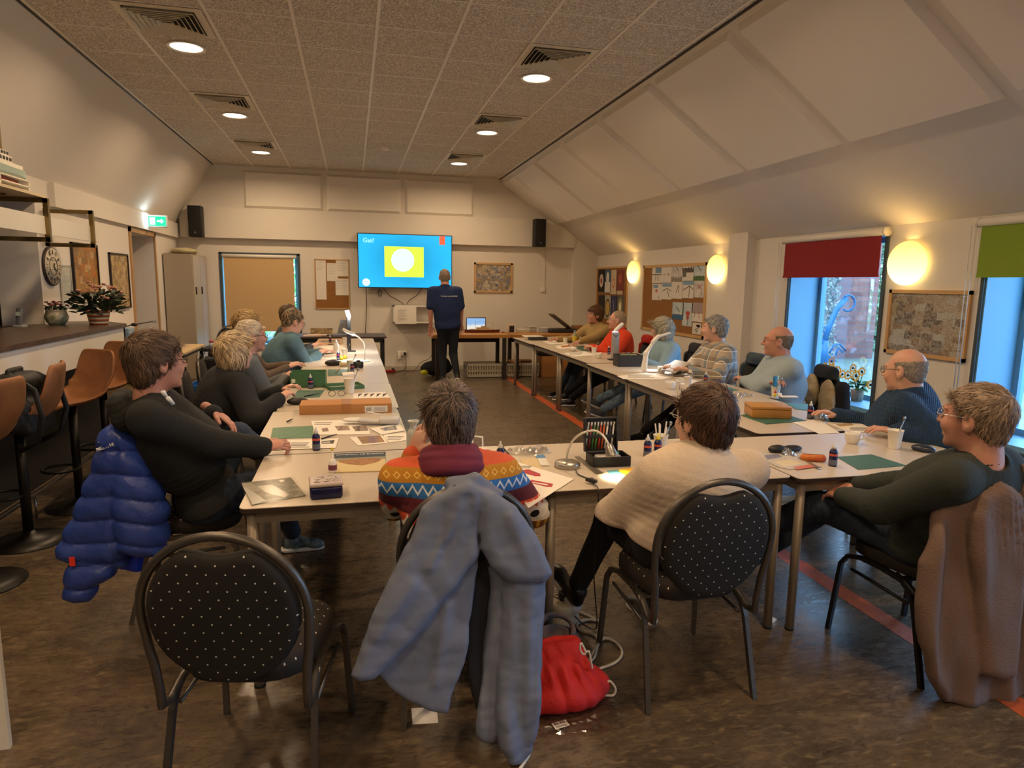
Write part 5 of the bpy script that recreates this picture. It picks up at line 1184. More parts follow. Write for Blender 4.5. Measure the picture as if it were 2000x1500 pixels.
# over-bar shelf
BR = mat('brushed_brass', '#8f7a4c', .35, .8)
t = thing('bar_shelf', 'brass tube gantry with a white board hanging over the bar', 'shelf', (-2.4, 5.0, 2.05))
for (y, nm) in ((2.24, 1), (1.27, 0)):
    m = MB()
    for a, b in (((0, y, -.15), (0, y, .16)), ((-.38, y, -.15), (-.38, y, .16)), ((-.38, y, .16), (0, y, .16)), ((-.38, y, -.15), (0, y, -.15))):
        m.b2((min(a[0], b[0]) - .018, a[1] - .018, min(a[2], b[2]) - .018), (max(a[0], b[0]) + .018, a[1] + .018, max(a[2], b[2]) + .018))
    m.build('tube_frame', BR, t)
m = MB(); m.b2((-.03, -5.0, -.11), (-.012, 2.42, .035)); m.build('white_board', BARW, t)
m = MB(); m.b2((-.36, -5.0, .178), (.0, 1.30, .20)); m.build('top_shelf', mat('shelf_cream', '#c9b894', .5), t)
m = MB()
for y in (-3.0, 1.0): m.b2((-.2, y, .16), (-.17, y + .03, 1.2))
m.build('ceiling_hanger', BR, t)
# ship model on the shelf
t = thing('ship_model', 'white and pale green model ship standing on the shelf over the bar', 'ship model', (-2.55, 6.02, 2.25)); rr = .55
def hullm(L, Wd, H, n=16):
    vs = []; 
    for i in range(n + 1):
        f = i / n; y = (f - .5) * L; w = Wd / 2 * (1 - abs(2 * f - 1) ** 2.6 * (.99 if f > .5 else .7)); sh = .25 * H * (2 * f - 1) ** 2
        for x, z in ((-w, H + sh), (-w * .8, H * .4), (-w * .25, 0), (w * .25, 0), (w * .8, H * .4), (w, H + sh)): vs.append((x, y, z))
    fs = [(i * 6 + k, i * 6 + k + 1, (i + 1) * 6 + k + 1, (i + 1) * 6 + k) for i in range(n) for k in range(5)] + [((i + 1) * 6, i * 6, i * 6 + 5, (i + 1) * 6 + 5)[::-1] for i in range(n)]
    fs += [tuple(range(6))[::-1], tuple(n * 6 + k for k in range(6))]; return vs, fs
m = MB(); vs, fs = hullm(.62, .12, .07); m.add([(x, y, z + .10) for x, y, z in vs], fs); m.build('hull', mat('hull_green', '#a9bcb0', .4), t)
SW_ = mat('ship_white', '#e4ded0', .4)
m = MB(); m.b2((-.045, -.28, .17), (.045, .16, .205)); m.b2((-.035, -.2, .205), (.035, .02, .25)); m.b2((-.03, -.14, .25), (.03, -.02, .285)); m.build('superstructure', SW_, t)
m = MB()
for y in (-.12, -.08, -.04): m.b2((.029, y - .012, .258), (.033, y + .012, .28))
for y in (-.16, -.11, -.06, -.01): m.b2((.034, y - .015, .215), (.038, y + .015, .24))
m.build('windows', BLACK, t)
m = MB(); m.tube([(0, -.1, .285), (0, -.1, .40)], .004, 5); m.tube([(0, -.14, .36), (0, -.06, .36)], .003, 5); m.tube([(0, .2, .17), (0, .2, .22)], .003, 5); m.build('mast', STB, t)
m = MB(); m.b2((-.06, -.26, 0), (.06, .22, .012)); m.b2((-.06, -.26, .05), (.06, .22, .058)); m.b2((-.06, -.26, .095), (.06, .22, .103))
for y in (-.25, .21): m.b2((-.06, y - .01, 0), (.06, y + .01, .10))
m.build('display_stand', SW_, t)
m = MB(); m.b2((-.03, -.2, .058), (.03, .1, .085)); m.build('red_trinkets', mat('dull_red', '#8c3326', .5), t)
# plants and phone on the bar
def leafy(m, c, rad, n, size, rnd, flat=.5, up=.3):
    for i in range(n):
        a = rnd.uniform(0, 6.28); r = rad * math.sqrt(rnd.random()); p = Vector((c[0] + r * math.cos(a), c[1] + r * math.sin(a), c[2] + rnd.uniform(-.5, .5) * flat)); s = size * rnd.uniform(.7, 1.2)
        e = Euler((rnd.uniform(-.7, .7), rnd.uniform(-.9, .3), a)).to_matrix().to_4x4()
        m.add([(0, 0, 0), (s * .3, s * .32, .004), (s * .75, s * .25, 0), (s, 0, -.008), (s * .75, -s * .25, 0), (s * .3, -s * .32, .004), (s * .5, 0, -.006)], [(0, 6, 1), (1, 6, 2), (2, 6, 3), (3, 6, 4), (4, 6, 5), (5, 6, 0)], 0, False, Matrix.Translation(p) @ e)
def rosette(m, c, r, rnd, n=5):
    for k in range(n):
        a = 6.28 * k / n + rnd.random(); m.ball((c[0] + r * .5 * math.cos(a), c[1] + r * .5 * math.sin(a), c[2] + rnd.uniform(-.2, .3) * r), (r * .5, r * .5, r * .35), 6)
g = NG('striped_pot', .35); zz_ = g.xyz()[2]; f = g.math('FRACT', g.math('MULTIPLY', zz_, 26)); c = g.mix(g.math('LESS_THAN', f, .35), '#ddc9a0', '#b5482c'); c = g.mix(g.math('GREATER_THAN', f, .78), c, '#4d6f5c'); g.color(c)
pr_ = random.Random(3)
b = Vector(at_z(193, 627, 1.16)); b.y = 7.05; b.x = at_y(193, 627, 7.05).x; b.z = 1.16; t = thing('flowering_plant', 'large plant with peach flowers in a striped pot on the bar', 'plant', b)
m = MB(); m.lathe([(.075, 0), (.08, .02), (.10, .125), (.104, .13), (.098, .13), (.09, .11), (.0, .11)], 24); m.build('pot', g.m, t)
m = MB(); leafy(m, (0, 0, .20), .20, 230, .075, pr_, .18); m.build('foliage', mat('leaf_dark', '#26351f', .5), t)
m = MB()
for cx, cy, cz in ((-.2, 0, .27), (-.17, .05, .31), (-.05, 0, .38), (.02, .02, .36), (-.02, -.05, .33), (.14, 0, .34), (.19, .02, .30), (.09, -.1, .26), (.16, -.08, .33), (.0, -.12, .25)):
    for q in range(4): rosette(m, (cx + pr_.uniform(-.035, .035), cy + pr_.uniform(-.035, .035), cz + pr_.uniform(-.02, .02)), .024, pr_)
m.build('flowers', mat('flower_peach', '#c9a083', .6, var=(30, '#a2604c')), t)
b = Vector(at_y(111, 627, 7.0)); b.z = 1.16; t = thing('potted_plant', 'small plant with pink flowers in a round painted pot on the bar', 'plant', b)
m = MB(); m.lathe([(.06, 0), (.085, .03), (.10, .075), (.085, .115), (.08, .13), (.09, .14), (.075, .14), (.07, .12), (0, .12)], 24); m.build('pot', mat('pot_painted', '#bcae94', .3, var=(22, '#6a7350')), t)
m = MB(); leafy(m, (0, 0, .16), .07, 60, .04, pr_, .05); m.build('foliage', mat('leaf_dark', '#26351f', .5), t)
m = MB()
for k in range(14): rosette(m, (pr_.uniform(-.08, .08), pr_.uniform(-.06, .06), .19 + pr_.uniform(-.02, .025)), .02, pr_)
m.build('flowers', mat('flower_pink', '#7d4448', .6), t)
b = Vector(at_z(38, 622, 1.15)); b.y = 6.7; b.x = at_y(38, 622, 6.7).x; t = thing('cordless_phone', 'grey cordless phone standing in its charger behind the bar', 'phone', b)
m = MB(); m.rbox((0, 0, .015), (.09, .09, .03), .01); m.build('charger', mat('grey_plastic', '#8e8c86', .4), t)
m = MB(); m.rbox((0, 0, .10), (.048, .025, .15), .01, rx=-.25); m.build('handset', mat('grey_plastic_dark', '#5e5f61', .4), t)
m = MB(); m.box((0, -.022, .125), (.034, .004, .035), rx=-.25); m.build('display', mat('lcd', '#9fb0a2', .3), t)
# left wall things
def frame_art(name, lab, cat, wall, u0, u1, z0, z1, fm, art, fw=.03, depth=.025, group=None):
    """wall 'L','R' (runs in y) or 'B' (runs in x)"""
    if wall == 'B': loc = ((u0 + u1) / 2, YB, (z0 + z1) / 2); rz = 0
    elif wall == 'L': loc = (XL, (u0 + u1) / 2, (z0 + z1) / 2); rz = R(90)
    else: loc = (XR, (u0 + u1) / 2, (z0 + z1) / 2); rz = R(-90)
    t = thing(name, lab, cat, loc, rz, group); w, h = (u1 - u0) / 2, (z1 - z0) / 2
    m = MB()
    m.b2((-w, -depth, -h), (-w + fw, 0, h)); m.b2((w - fw, -depth, -h), (w, 0, h)); m.b2((-w, -depth, h - fw), (w, 0, h)); m.b2((-w, -depth, -h), (w, 0, -h + fw)); m.build('frame', fm, t)
    m = MB(); m.b2((-w + fw, -depth * .45, -h + fw), (w - fw, -.001, h - fw)); m.build('picture' if cat != 'board' else 'board', art, t)
    return t
def collage(name, cols, cell=(.09, .07), gl=.25, hue=0):
    """a patchwork of photographs: voronoi-like rectangles"""
    g = NG(name, gl); mp = g.n.new('ShaderNodeTexVoronoi'); mp.distance = 'CHEBYCHEV'; mp.inputs['Scale'].default_value = 1; mp.inputs['Randomness'].default_value = .55
    o = g.xyz(); cb = g.n.new('ShaderNodeCombineXYZ'); g.l.new(g.math('DIVIDE', o[0], cell[0]), cb.inputs[0]); g.l.new(g.math('DIVIDE', o[2], cell[1]), cb.inputs[1]); g.l.new(cb.outputs[0], mp.inputs['Vector'])
    sp = g.n.new('ShaderNodeSeparateColor'); g.l.new(mp.outputs['Color'], sp.inputs[0]); cr = g.n.new('ShaderNodeValToRGB'); cr.color_ramp.interpolation = 'CONSTANT'; g.l.new(sp.outputs[0], cr.inputs[0])
    e = cr.color_ramp.elements; e[0].color = (*hexc(cols[0]), 1)
    for i, c in enumerate(cols[1:], 1):
        q = e[1] if i == 1 else e.new(i / len(cols)); q.position = i / len(cols); q.color = (*hexc(c), 1)
    n = g.noise(45, 5, None, .6, .7); n2 = g.noise(110, 3)
    c = g.mix(g.rng(n, .38, .62, 0, .75), cr.outputs[0], cols[-1]); c = g.mix(g.rng(n2, .52, .7, 0, .7), c, '#2e241c'); g.color(c); return g.m
BKF = mat('frame_dark_brown', '#1c1311', .4); OAK = mat('frame_oak', '#b99a6c', .45); PINE = mat('frame_pine', '#c9a06a', .5)
frame_art('framed_picture', 'dark framed orange photo collage on the left wall beside the clock', 'picture', 'L', 7.84, 8.56, 1.42, 1.96, BKF, collage('art1', ['#9c7a50', '#b5662f', '#8a5a34', '#c9a87a', '#6e5a45', '#a3793f']), .02)
frame_art('framed_picture', 'dark framed tall tan collage beside the left doorway', 'picture', 'L', 8.94, 9.62, 1.22, 1.9, BKF, collage('art2', ['#8a7458', '#a98a5e', '#6d5a44', '#b59a72', '#7a6a52', '#c5a97a'], (.08, .05)), .02)
frame_art('notice_sheet', 'pale printed notice sheet on the left wall behind the flowers', 'notice', 'L', 7.52, 7.80, 1.3, 1.72, mat('notice_frame', '#b9b6a8', .4), mat('notice_paper', '#cfcfc0', .6, var=(60, '#a9aa9c')), .015, .012)
# clock
t = thing('wall_clock', 'round wooden wall clock with roman numerals on the left wall', 'clock', (XL, 7.34, 1.70)); Mx = Euler((0, R(90), 0)).to_matrix().to_4x4()
m = MB(); m.cyl((0, 0, 0), .185, .025, 40, M=Mx); m.build('rim', mat('clock_rim', '#3a2a22', .5), t)
m = MB(); m.cyl((0, 0, .022), .172, .006, 40, M=Mx); m.build('dial', mat('clock_dial', '#cfc4ac', .6, var=(20, '#b9ab8e')), t)
m = MB(); m.tube(arc((.03, 0, 0), .085, 0, 6.2832, 30, 'yz')[:-1], .003, 5, closed=True)
for z in (-.09, 0, .09): m.box((.029, 0, z - .03), (.002, .33 if z == 0 else .28, .003))
for k in range(12):
    a = k * math.pi / 6
    for q in (-1, 1): d = Vector((0, math.sin(a), math.cos(a))); p = Vector((0, math.cos(a), -math.sin(a))); m.tube([Vector((.029, 0, 0)) + d * .115 + p * q * .012, Vector((.029, 0, 0)) + d * .155 + p * q * (.012 if k % 2 else -.006)], .0035, 4)
m.build('numerals', BKF, t)
m = MB(); m.tube([(.033, 0, 0), (.033, .05, -.045)], .004, 5); m.tube([(.034, 0, 0), (.034, .015, .03)], .004, 5); m.build('hands', BLACK, t)
# exit sign
t = thing('exit_sign', 'lit green emergency exit sign sticking out from the left wall', 'exit sign', (XL, 10.55, 2.40))
m = MB(); m.rbox((.14, 0, 0), (.30, .05, .17), .015); m.build('housing', mat('exit_housing', '#dfe6e4', .3), t)
m = MB(); m.b2((.03, -.029, -.065), (.27, -.026, .065)); m.build('green_face', emis('exit_green', (.02, .62, .25), 1.5), t)
m = MB(); m.box((.10, -.031, 0), (.07, .002, .10)); m.prism([(.16, -.012), (.21, -.012), (.21, -.035), (.245, 0), (.21, .035), (.21, .012), (.16, .012)], -.001, .001, M=Matrix.Translation((0, -.031, 0)) @ Euler((R(90), 0, 0)).to_matrix().to_4x4()); m.build('pictogram', emis('exit_white', (.75, .95, 1), 2.4), t)
light('exit_sign_light', 'POINT', (XL + .12, 10.38, 2.42), 1.6, (.7, .9, 1.0), .06)
# speakers
def speaker(x, lab):
    t = thing('loudspeaker', lab, 'loudspeaker', (x, YB - .13, 2.53), 0, 'black loudspeakers at the back wall')
    m = MB(); m.rbox((0, -.11, 0), (.21, .20, .50), .012); m.build('cabinet', mat('speaker_black', '#111112', .5), t)
    m = MB(); m.rbox((0, -.216, 0), (.19, .012, .48), .005); m.build('grille', mat('grille_black', '#0c0c0d', .7, bump=(700, .4, .001)), t)
    m = MB(); m.b2((-.03, -.02, -.06), (.03, .01, .06)); m.build('bracket', BLACK, t); m = MB(); m.box((0, -.224, -.18), (.022, .002, .022)); m.build('badge', mat('badge', '#8a8a8a', .3, .8), t)
speaker(-2.47, 'black loudspeaker in the left corner of the back wall'); speaker(3.37, 'black loudspeaker on the right of the back wall')
# TV
YT = YB - .20; a, b = at_y(696, 454, YT), at_y(882, 562, YT); cx, cz = (a.x + b.x) / 2 + .01, (a.z + b.z) / 2 - .012; w, h = 1.66, .945
t = thing('television', 'large wall television showing a blue slide with a yellow square', 'television', (cx, YT, cz))
m = MB(); m.rbox((0, .015, 0), (w, .05, h), .008); m.build('bezel', BLACK, t)
g = NG('tv_screen', .25); o = g.xyz(); dx = g.math('MULTIPLY', o[0], 1.1); dz = g.math('MULTIPLY', o[2], 1.3); rr_ = g.math('SQRT', g.math('ADD', g.math('MULTIPLY', dx, dx), g.math('MULTIPLY', dz, dz)))
n = g.noise(1.7, 2); g.color((0, 0, 0)); cc = g.mix(g.rng(g.math('ADD', rr_, g.math('MULTIPLY', n, .4)), .35, 1.0), (.008, .29, .50), (.02, .47, .90)); g.l.new(cc, g.b.inputs['Emission Color']); g.b.inputs['Emission Strength'].default_value = .9
m = MB(); m.b2((-w / 2 + .015, -.014, -h / 2 + .015), (w / 2 - .015, -.011, h / 2 - .015)); sc = m.build('screen', g.m, t)
m = MB(); m.b2((-.37, -.0165, -.275), (.32, -.0145, .255)); m.build('yellow_square', emis('slide_yellow', (.58, .80, .06), 1.1), sc)
m = MB(); m.cyl((0, 0, 0), .20, .002, 40, M=Matrix.Translation((-.05, -.0165, .02)) @ Euler((R(90), 0, 0)).to_matrix().to_4x4()); m.build('white_disc', emis('slide_white', (.60, .90, 1), 1.1), sc)
m = MB(); m.b2((.60, -.017, .305), (.70, -.0145, .455)); m.build('orange_tab', emis('slide_orange', (.95, .12, .05), 1.0), sc)
m = MB(); m.cyl((0, 0, 0), .065, .002, 30, M=Matrix.Translation((-.69, -.0165, -.375)) @ Euler((R(90), 0, 0)).to_matrix().to_4x4()); m.build('logo_disc', emis('slide_pale', (.70, .95, 1), 1.0), sc)
m = MB(); m.tube([(-.73, -.02, -.375), (-.70, -.02, -.355), (-.66, -.02, -.368)], .004, 4); m.tube([(-.735, -.02, -.395), (-.69, -.02, -.405), (-.645, -.02, -.395)], .003, 4); m.build('logo_mark', emis('slide_ink', (.02, .10, .14), 1), sc)
text_mesh('lettering', 'Gat?', .105, emis('slide_text', (.35, .85, .95), 1.0), sc, (-.64, -.0155, .345), (R(90), 0, 0), .001, bold=.002)
# things hanging below the television
def spline(pts, n=5):
    P = [Vector(p) for p in pts]; out = []
    for i in range(len(P) - 1):
        a, b, c, d = P[max(i - 1, 0)], P[i], P[i + 1], P[min(i + 2, len(P) - 1)]
        for k in range(n): t = k / n; out.append(.5 * ((2 * b) + (c - a) * t + (2 * a - 5 * b + 4 * c - d) * t * t + (3 * b - a - 3 * c + d) * t ** 3))
    return out + [P[-1]]
def cable(name, lab, pts, r, mt): m = MB(); m.tube(spline(pts), r, 6); return tag(m.build(name, mt), lab, 'cable')
CB = mat('cable_dark', '#3a3028', .6)
def W(px, py, d=.03): return at_y(px, py, YB - d)
cable('television_cable', 'dark cable hanging straight down from the television to the floor', [W(715, 560), W(716, 600), W(714, 640), W(713, 660)], .006, CB)
cable('television_cable', 'left curved cable from the television to the white box', [W(748, 562), W(760, 576), W(780, 588), W(789, 595)], .006, CB)
cable('television_cable', 'right curved cable from the television to the white box', [W(825, 562), W(815, 576), W(800, 586), W(794, 595)], .006, CB)
s = MB(); 
for k in range(3): s.tube([Vector(W(742, 570)) + Vector((math.cos(q) * .03, -.01 * k, -.02 + math.sin(q) * .06)) for q in np.linspace(0, 6.28, 12)[:-1]], .006, 5, closed=True)
tag(s.build('cable_coil', CB), 'small coil of dark cable under the television', 'cable')
a, b = W(767, 596), W(846, 630); t = thing('wall_shelf', 'white open wall box below the television with a printed notice on it', 'shelf', (a.x, YB, b.z)); w, h = b.x - a.x, a.z - b.z
m = MB(); m.b2((0, -.25, 0), (w, 0, .02)); m.b2((0, -.25, h - .02), (w, 0, h)); m.b2((0, -.25, 0), (.02, 0, h)); m.b2((w - .02, -.25, 0), (w, 0, h)); m.b2((0, -.02, 0), (w, 0, h)); m.build('carcass', WHITE, t)
m = MB(); m.b2((.02, -.265, -.01), (w * .55, -.25, h)); m.build('closed_panel', WHITE, t)
m = MB(); m.b2((.06, -.268, .03), (w * .33, -.266, h - .03)); pn = m.build('notice', mat('paper', '#e3ddd2', .7), t); m = MB()
for k in range(7): m.b2((.08, -.27, .06 + k * .028), (w * .33 - .02 * (k % 3 + 1), -.2685, .064 + k * .028))
m.build('printed_lines', mat('ink_grey', '#77716a', .8), pn)
# outlet, switch and floor power strip
t = thing('wall_socket', 'double white wall socket with a plug above the baseboard', 'socket', W(786, 690, 0)); m = MB(); m.rbox((0, -.02, 0), (.16, .03, .085), .008); m.build('plate', WHITE, t)
m = MB(); m.rbox((.04, -.05, 0), (.045, .05, .05), .01); m.build('plug', BLACK, t); m = MB(); m.rbox((-.06, -.04, -.03), (.06, .04, .15), .01); m.build('adapter', WHITE, t)
cable('power_cable', 'grey cable running from the wall socket down to the red power strip', [W(792, 697, .06), W(793, 710, .05), at_z(790, 722, .02), at_z(775, 726, .01), at_z(765, 724, .02)], .006, CB)
cable('power_cable', 'thin cable looping along the back wall behind the presenter', [at_z(790, 724, .01), at_z(808, 724, .01), W(822, 708, .05), W(838, 700, .05), W(850, 680, .05)], .005, CB)
t = thing('power_strip', 'small red power strip on the floor by the back wall', 'power strip', at_z(761, 728, 0)); m = MB(); m.rbox((0, 0, .03), (.20, .08, .05), .012, rz=.3); m.build('housing', mat('strip_red', '#9c1a18', .4), t); m = MB(); m.rbox((.06, .0, .065), (.05, .05, .03), .008); m.build('plug', BLACK, t)
t = thing('thermostat', 'small white wall box with a conduit up to the right speaker', 'switch', W(1060, 566, 0)); m = MB(); m.rbox((0, -.015, 0), (.085, .03, .085), .008); m.build('housing', WHITE, t); m = MB(); m.b2((.03, -.012, .04), (.04, 0, .80)); m.build('conduit', mat('conduit', '#c8bda8', .5), t)
# cork boards
g = NG('cork', .9); g.color(g.mix(g.noise(140, 4), '#a0703c', '#7c5226')); CORK = g.m
frame_art('cork_board', 'narrow cork board with white sheets left of the television', 'board', 'B', -.64, -.05, 1.11, 1.98, PINE, CORK, .015, .02)
PAPER = mat('paper', '#e3ddd2', .7); INK = mat('ink_grey', '#77716a', .8)
for k, (x0, y0, x1, y1, lb) in enumerate(((616, 506, 638, 585, 'long left white sheet'), (638, 514, 660, 549, 'middle white sheet'), (656, 508, 680, 540, 'upper right white sheet'), (655, 544, 681, 577, 'lower right white sheet'))):
    a, b = at_y(x0, y0, YB - .012), at_y(x1, y1, YB - .012); t = thing('paper_sheet', '%s pinned on the narrow cork board' % lb, 'paper', ((a.x + b.x) / 2, YB - .010 - .002 * k, (a.z + b.z) / 2), 0, 'sheets on the narrow cork board'); w, h = b.x - a.x, a.z - b.z
    m = MB(); m.b2((-w / 2, -.001, -h / 2), (w / 2, .0005, h / 2)); m.build('sheet', PAPER, t); m = MB()
    for q in range(6): m.b2((-w / 2 + .015, -.002, h / 2 - .03 - q * .03), (w / 2 - .02 - .02 * (q % 3), -.001, h / 2 - .027 - q * .03))
    m.build('printed_lines', INK, t)
frame_art('framed_picture', 'pine framed photo collage on the back wall right of the television', 'picture', 'B', 2.2, 2.93, 1.43, 1.98, PINE, collage('art3', ['#8a7350', '#5c6a86', '#b3a58c', '#6b5438', '#3f4c6e', '#a88a50', '#c3b9a6'], (.05, .05)), .035)
frame_art('framed_picture', 'large pine framed photo collage under the big oval lamp', 'picture', 'R', 4.15, 4.95, 1.05, 1.6, PINE, collage('art4', ['#8a6c4a', '#a99a80', '#6a5644', '#b4a48a', '#54463a', '#9c8a6a', '#b8b6ae'], (.10, .06)), .03)
frame_art('cork_board', 'cork board in the far right corner with dark colourful drawings', 'board', 'R', 10.72, 12.22, .85, 1.93, PINE, CORK, .03, .02)
frame_art('cork_board', 'large cork board with rows of mountain drawings behind the right row', 'board', 'R', 8.10, 10.10, .90, 1.92, PINE, CORK, .04, .02)
# drawings on the right wall boards
def art(px0, py0, px1, py1, lab, base, marks, group, k=0):
    a, b = at_x(px0, py0, XR - .022), at_x(px1, py1, XR - .022); yc, zc = (a.y + b.y) / 2, (a.z + b.z) / 2; w, h = abs(a.y - b.y), abs(at_x(px0, py1, XR - .022).z - a.z)
    t = thing('drawing', lab, 'drawing', (XR - .0135, yc, zc), R(-90), group); m = MB(); m.b2((-w / 2, -.0012, -h / 2), (w / 2, .0, h / 2)); m.build('sheet', base, t)
    for i, (kind, col, u, v, s1, s2) in enumerate(marks):
        m = MB(); X = lambda q: q * w / 2; Zz = lambda q: q * h / 2
        if kind == 'box': m.b2((X(u - s1), -.002 - .0003 * i, Zz(v - s2)), (X(u + s1), -.0012, Zz(v + s2)))
        elif kind == 'oval': m.add([(X(u + s1 * math.cos(c_)), -.002 - .0003 * i, Zz(v + s2 * math.sin(c_))) for c_ in np.linspace(0, 6.28, 17)[:-1]], [tuple(range(16))])
        elif kind == 'line': m.tube([(X(u), -.0025, Zz(v)), (X((u + s1) / 2 + .05), -.0025, Zz((v + s2) / 2)), (X(s1), -.0025, Zz(s2))], .006, 4, flat=(.3, (0, 1, 0)))
        elif kind == 'hill':
            n_ = 9; top = [(X(-1 + 2 * j / n_), Zz(u + v * abs(math.sin(j * 1.7 + s1)))) for j in range(n_ + 1)]
            vs = [(x, -.002 - .0003 * i, z) for x, z in top] + [(x, -.002 - .0003 * i, Zz(s2)) for x, _ in top]; m.add(vs, [(j, n_ + 1 + j, n_ + 2 + j, j + 1) for j in range(n_)])
        m.build('mark', mat('mark_' + col.strip('#'), col, .8), t)
PW = mat('drawing_paper', '#d9d4ca', .75); PB = mat('drawing_sky', '#a9bcc4', .75, var=(8, '#c9d0d0')); PG = mat('drawing_grey', '#b4b0ae', .75, var=(10, '#d6d2cc'))
GD = 'drawings in rows on the large cork board'
xs = [1273, 1291.5, 1311, 1332, 1354, 1376]
names = [['blue sky drawing with a dark crossbar', 'faint pencil drawing of posts', 'grey mountain drawing with a stick figure', 'dark grey cave drawing with white slope', 'pale blue drawing with green hills and a black diver'],
         ['pale drawing with an orange bird', 'drawing of a dark rooftop under blue sky', 'pencil drawing of two standing skiers', 'drawing of a black gable and tree', 'lilac drawing with a red star shape']]
mk = [[[('box', '#6f8fa8', .3, .6, .6, .35), ('box', '#3c342c', 0, .05, 1, .04), ('line', '#6b6258', -.2, .0, -.3, -.7), ('line', '#6b6258', .2, .0, .3, -.7)], [('line', '#8a8279', -.5, .1, -.5, -.2), ('line', '#8a8279', .3, .1, .4, -.2), ('line', '#8a8279', .0, .0, .7, .05)], [('hill', '#8c8578', -.7, .45, 1, -1), ('line', '#5a5248', -.2, .8, .2, .3)], [('hill', '#56504b', .9, -.5, .4, .0), ('box', '#6a635c', -.6, -.1, .3, .4)], [('hill', '#4f6b44', -.7, .35, .2, -1), ('line', '#1c1f22', -.4, .75, .3, .1)]],
      [[('box', '#7f9cb4', -.3, .7, .5, .2), ('oval', '#c25a3c', -.1, .15, .22, .2), ('line', '#7a7268', .4, -.5, .5, -.9)], [('box', '#7fa0b8', 0, .75, .9, .2), ('line', '#4a3a28', -.8, .0, .1, .35), ('line', '#4a3a28', .0, .35, .9, .0), ('line', '#333333', .2, .0, .5, -.7)], [('line', '#5a534a', .2, .6, -.2, -.3), ('line', '#5a534a', .3, .6, .3, -.3)], [('box', '#7fa0b8', 0, .75, .9, .2), ('line', '#33281c', -.9, -.1, .2, .4), ('line', '#33281c', .2, .4, .9, .0), ('line', '#33281c', .25, .5, .2, -.9)], [('line', '#b5584c', -.4, .5, .4, -.1), ('line', '#b5584c', .4, .5, -.3, .0), ('line', '#8d7f98', .4, -.3, .5, -.8)]]]
for r in range(2):
    for k in range(5):
        y0 = 522 - k * 2 + r * 33; y1 = y0 + 31 + k * .8
        art(xs[k] + .6, y0, xs[k + 1] - .8, y1, '%s, on the large cork board' % names[r][k], (PB if (r, k) in ((0, 4),) else PG if (r, k) in ((0, 2), (1, 4)) else PW), mk[r][k], GD)
art(1313, 591, 1333, 624, 'drawing of a black bird over blue mountains on the large cork board', PB, [('hill', '#3f6488', -.6, .3, .2, -1), ('line', '#16181c', -.3, .5, .3, -.1)], GD)
art(1333, 592, 1350, 637, 'narrow drawing with a red hat figure on the large cork board', PB, [('oval', '#b8433a', .1, .1, .4, .2), ('oval', '#9f5a50', .1, -.25, .3, .2), ('line', '#4c5a44', 0, -.4, .1, -.9)], GD)
art(1351, 592, 1374, 629, 'mauve drawing with figures in snow on the large cork board', mat('drawing_mauve', '#a49394', .75), [('box', '#ddd6cd', 0, -.55, .95, .42), ('line', '#3c3430', -.5, .0, -.6, -.6), ('line', '#a5493c', .1, .0, .2, -.6)], GD)
art(1352, 631, 1368, 653, 'small black and white sketch at the lower corner of the large cork board', PW, [('line', '#1e1c1c', -.6, -.4, .5, .3), ('oval', '#2c2826', .3, .5, .5, .25), ('line', '#1e1c1c', -.2, -.7, .3, -.2)], GD)
GD2 = 'dark drawings on the corner cork board'
cx_ = [1168, 1180, 1192, 1203.5, 1217]
d2 = [[('#1d1719', 'black drawing with a pale oval', [('oval', '#d2c3b8', 0, 0, .6, .6), ('oval', '#a4483e', 0, 0, .25, .25)]), ('#41617c', 'blue drawing with a white figure', [('oval', '#d8d4cc', 0, .3, .45, .5), ('box', '#d8d4cc', 0, -.5, .8, .45)]), ('#c9b79c', 'cream drawing with an orange ring', [('oval', '#c07a4c', 0, -.1, .4, .4), ('oval', '#d5c5aa', 0, -.1, .22, .25)]), ('#7c3a2c', 'dark red drawing with a pale foot', [('oval', '#a35a48', 0, .3, .5, .4), ('box', '#bfae90', 0, -.8, .8, .15)])],
      [('#26221f', 'nearly black drawing', [('oval', '#6c4a3c', 0, -.4, .4, .3)]), ('#a7a18c', 'grey drawing with a yellow arch', [('oval', '#2c2822', 0, -.1, .7, .8), ('oval', '#c0a05a', 0, -.1, .55, .65)]), ('#34375c', 'indigo drawing with a pale swirl', [('line', '#9aa0c0', -.2, .6, .2, -.6)]), ('#5f5a48', 'olive drawing with a white candle shape', [('oval', '#8d8a6c', 0, .1, .6, .7), ('oval', '#e0d9b8', 0, .1, .3, .4)])]]
for r in range(2):
    for k in range(4): c_, lb, mm = d2[r][k]; art(cx_[k] + .4, 527 + r * 50 + k * .3, cx_[k + 1] - .4, 570 + r * 50 + k * 2.2, '%s on the corner cork board' % lb, mat('paint_' + c_.strip('#'), c_, .7), mm, GD2)
# locker
t = thing('metal_locker', 'tall grey beige metal cabinet in the left back corner', 'cabinet', (-2.8, 11.28, 0)); LK = mat('locker_paint', '#a89a86', .45)
m = MB(); m.b2((0, 0, .04), (.40, 1.0, 1.98)); m.b2((.02, .02, 0), (.38, .98, .04)); m.build('body', LK, t)
for k in range(2):
    m = MB(); m.b2((.40, .01 + .5 * k, .50), (.418, .495 + .5 * k, 1.96)); d = m.build('door', mat('locker_door', '#b4a792', .4), t); m = MB(); m.rbox((.425, .10 + .42 * k, 1.42), (.02, .03, .12), .008); m.build('handle', BLACK, d)
    m = MB(); m.b2((.40, .01 + .5 * k, .05), (.418, .495 + .5 * k, .47)); d = m.build('drawer', mat('locker_door', '#b4a792', .4), t); m = MB(); m.cyl((0, 0, 0), .012, .012, 12, M=Matrix.Translation((.418, .15 + .3 * k, .40)) @ Euler((0, R(90), 0)).to_matrix().to_4x4()); m.build('lock', BLACK, d)
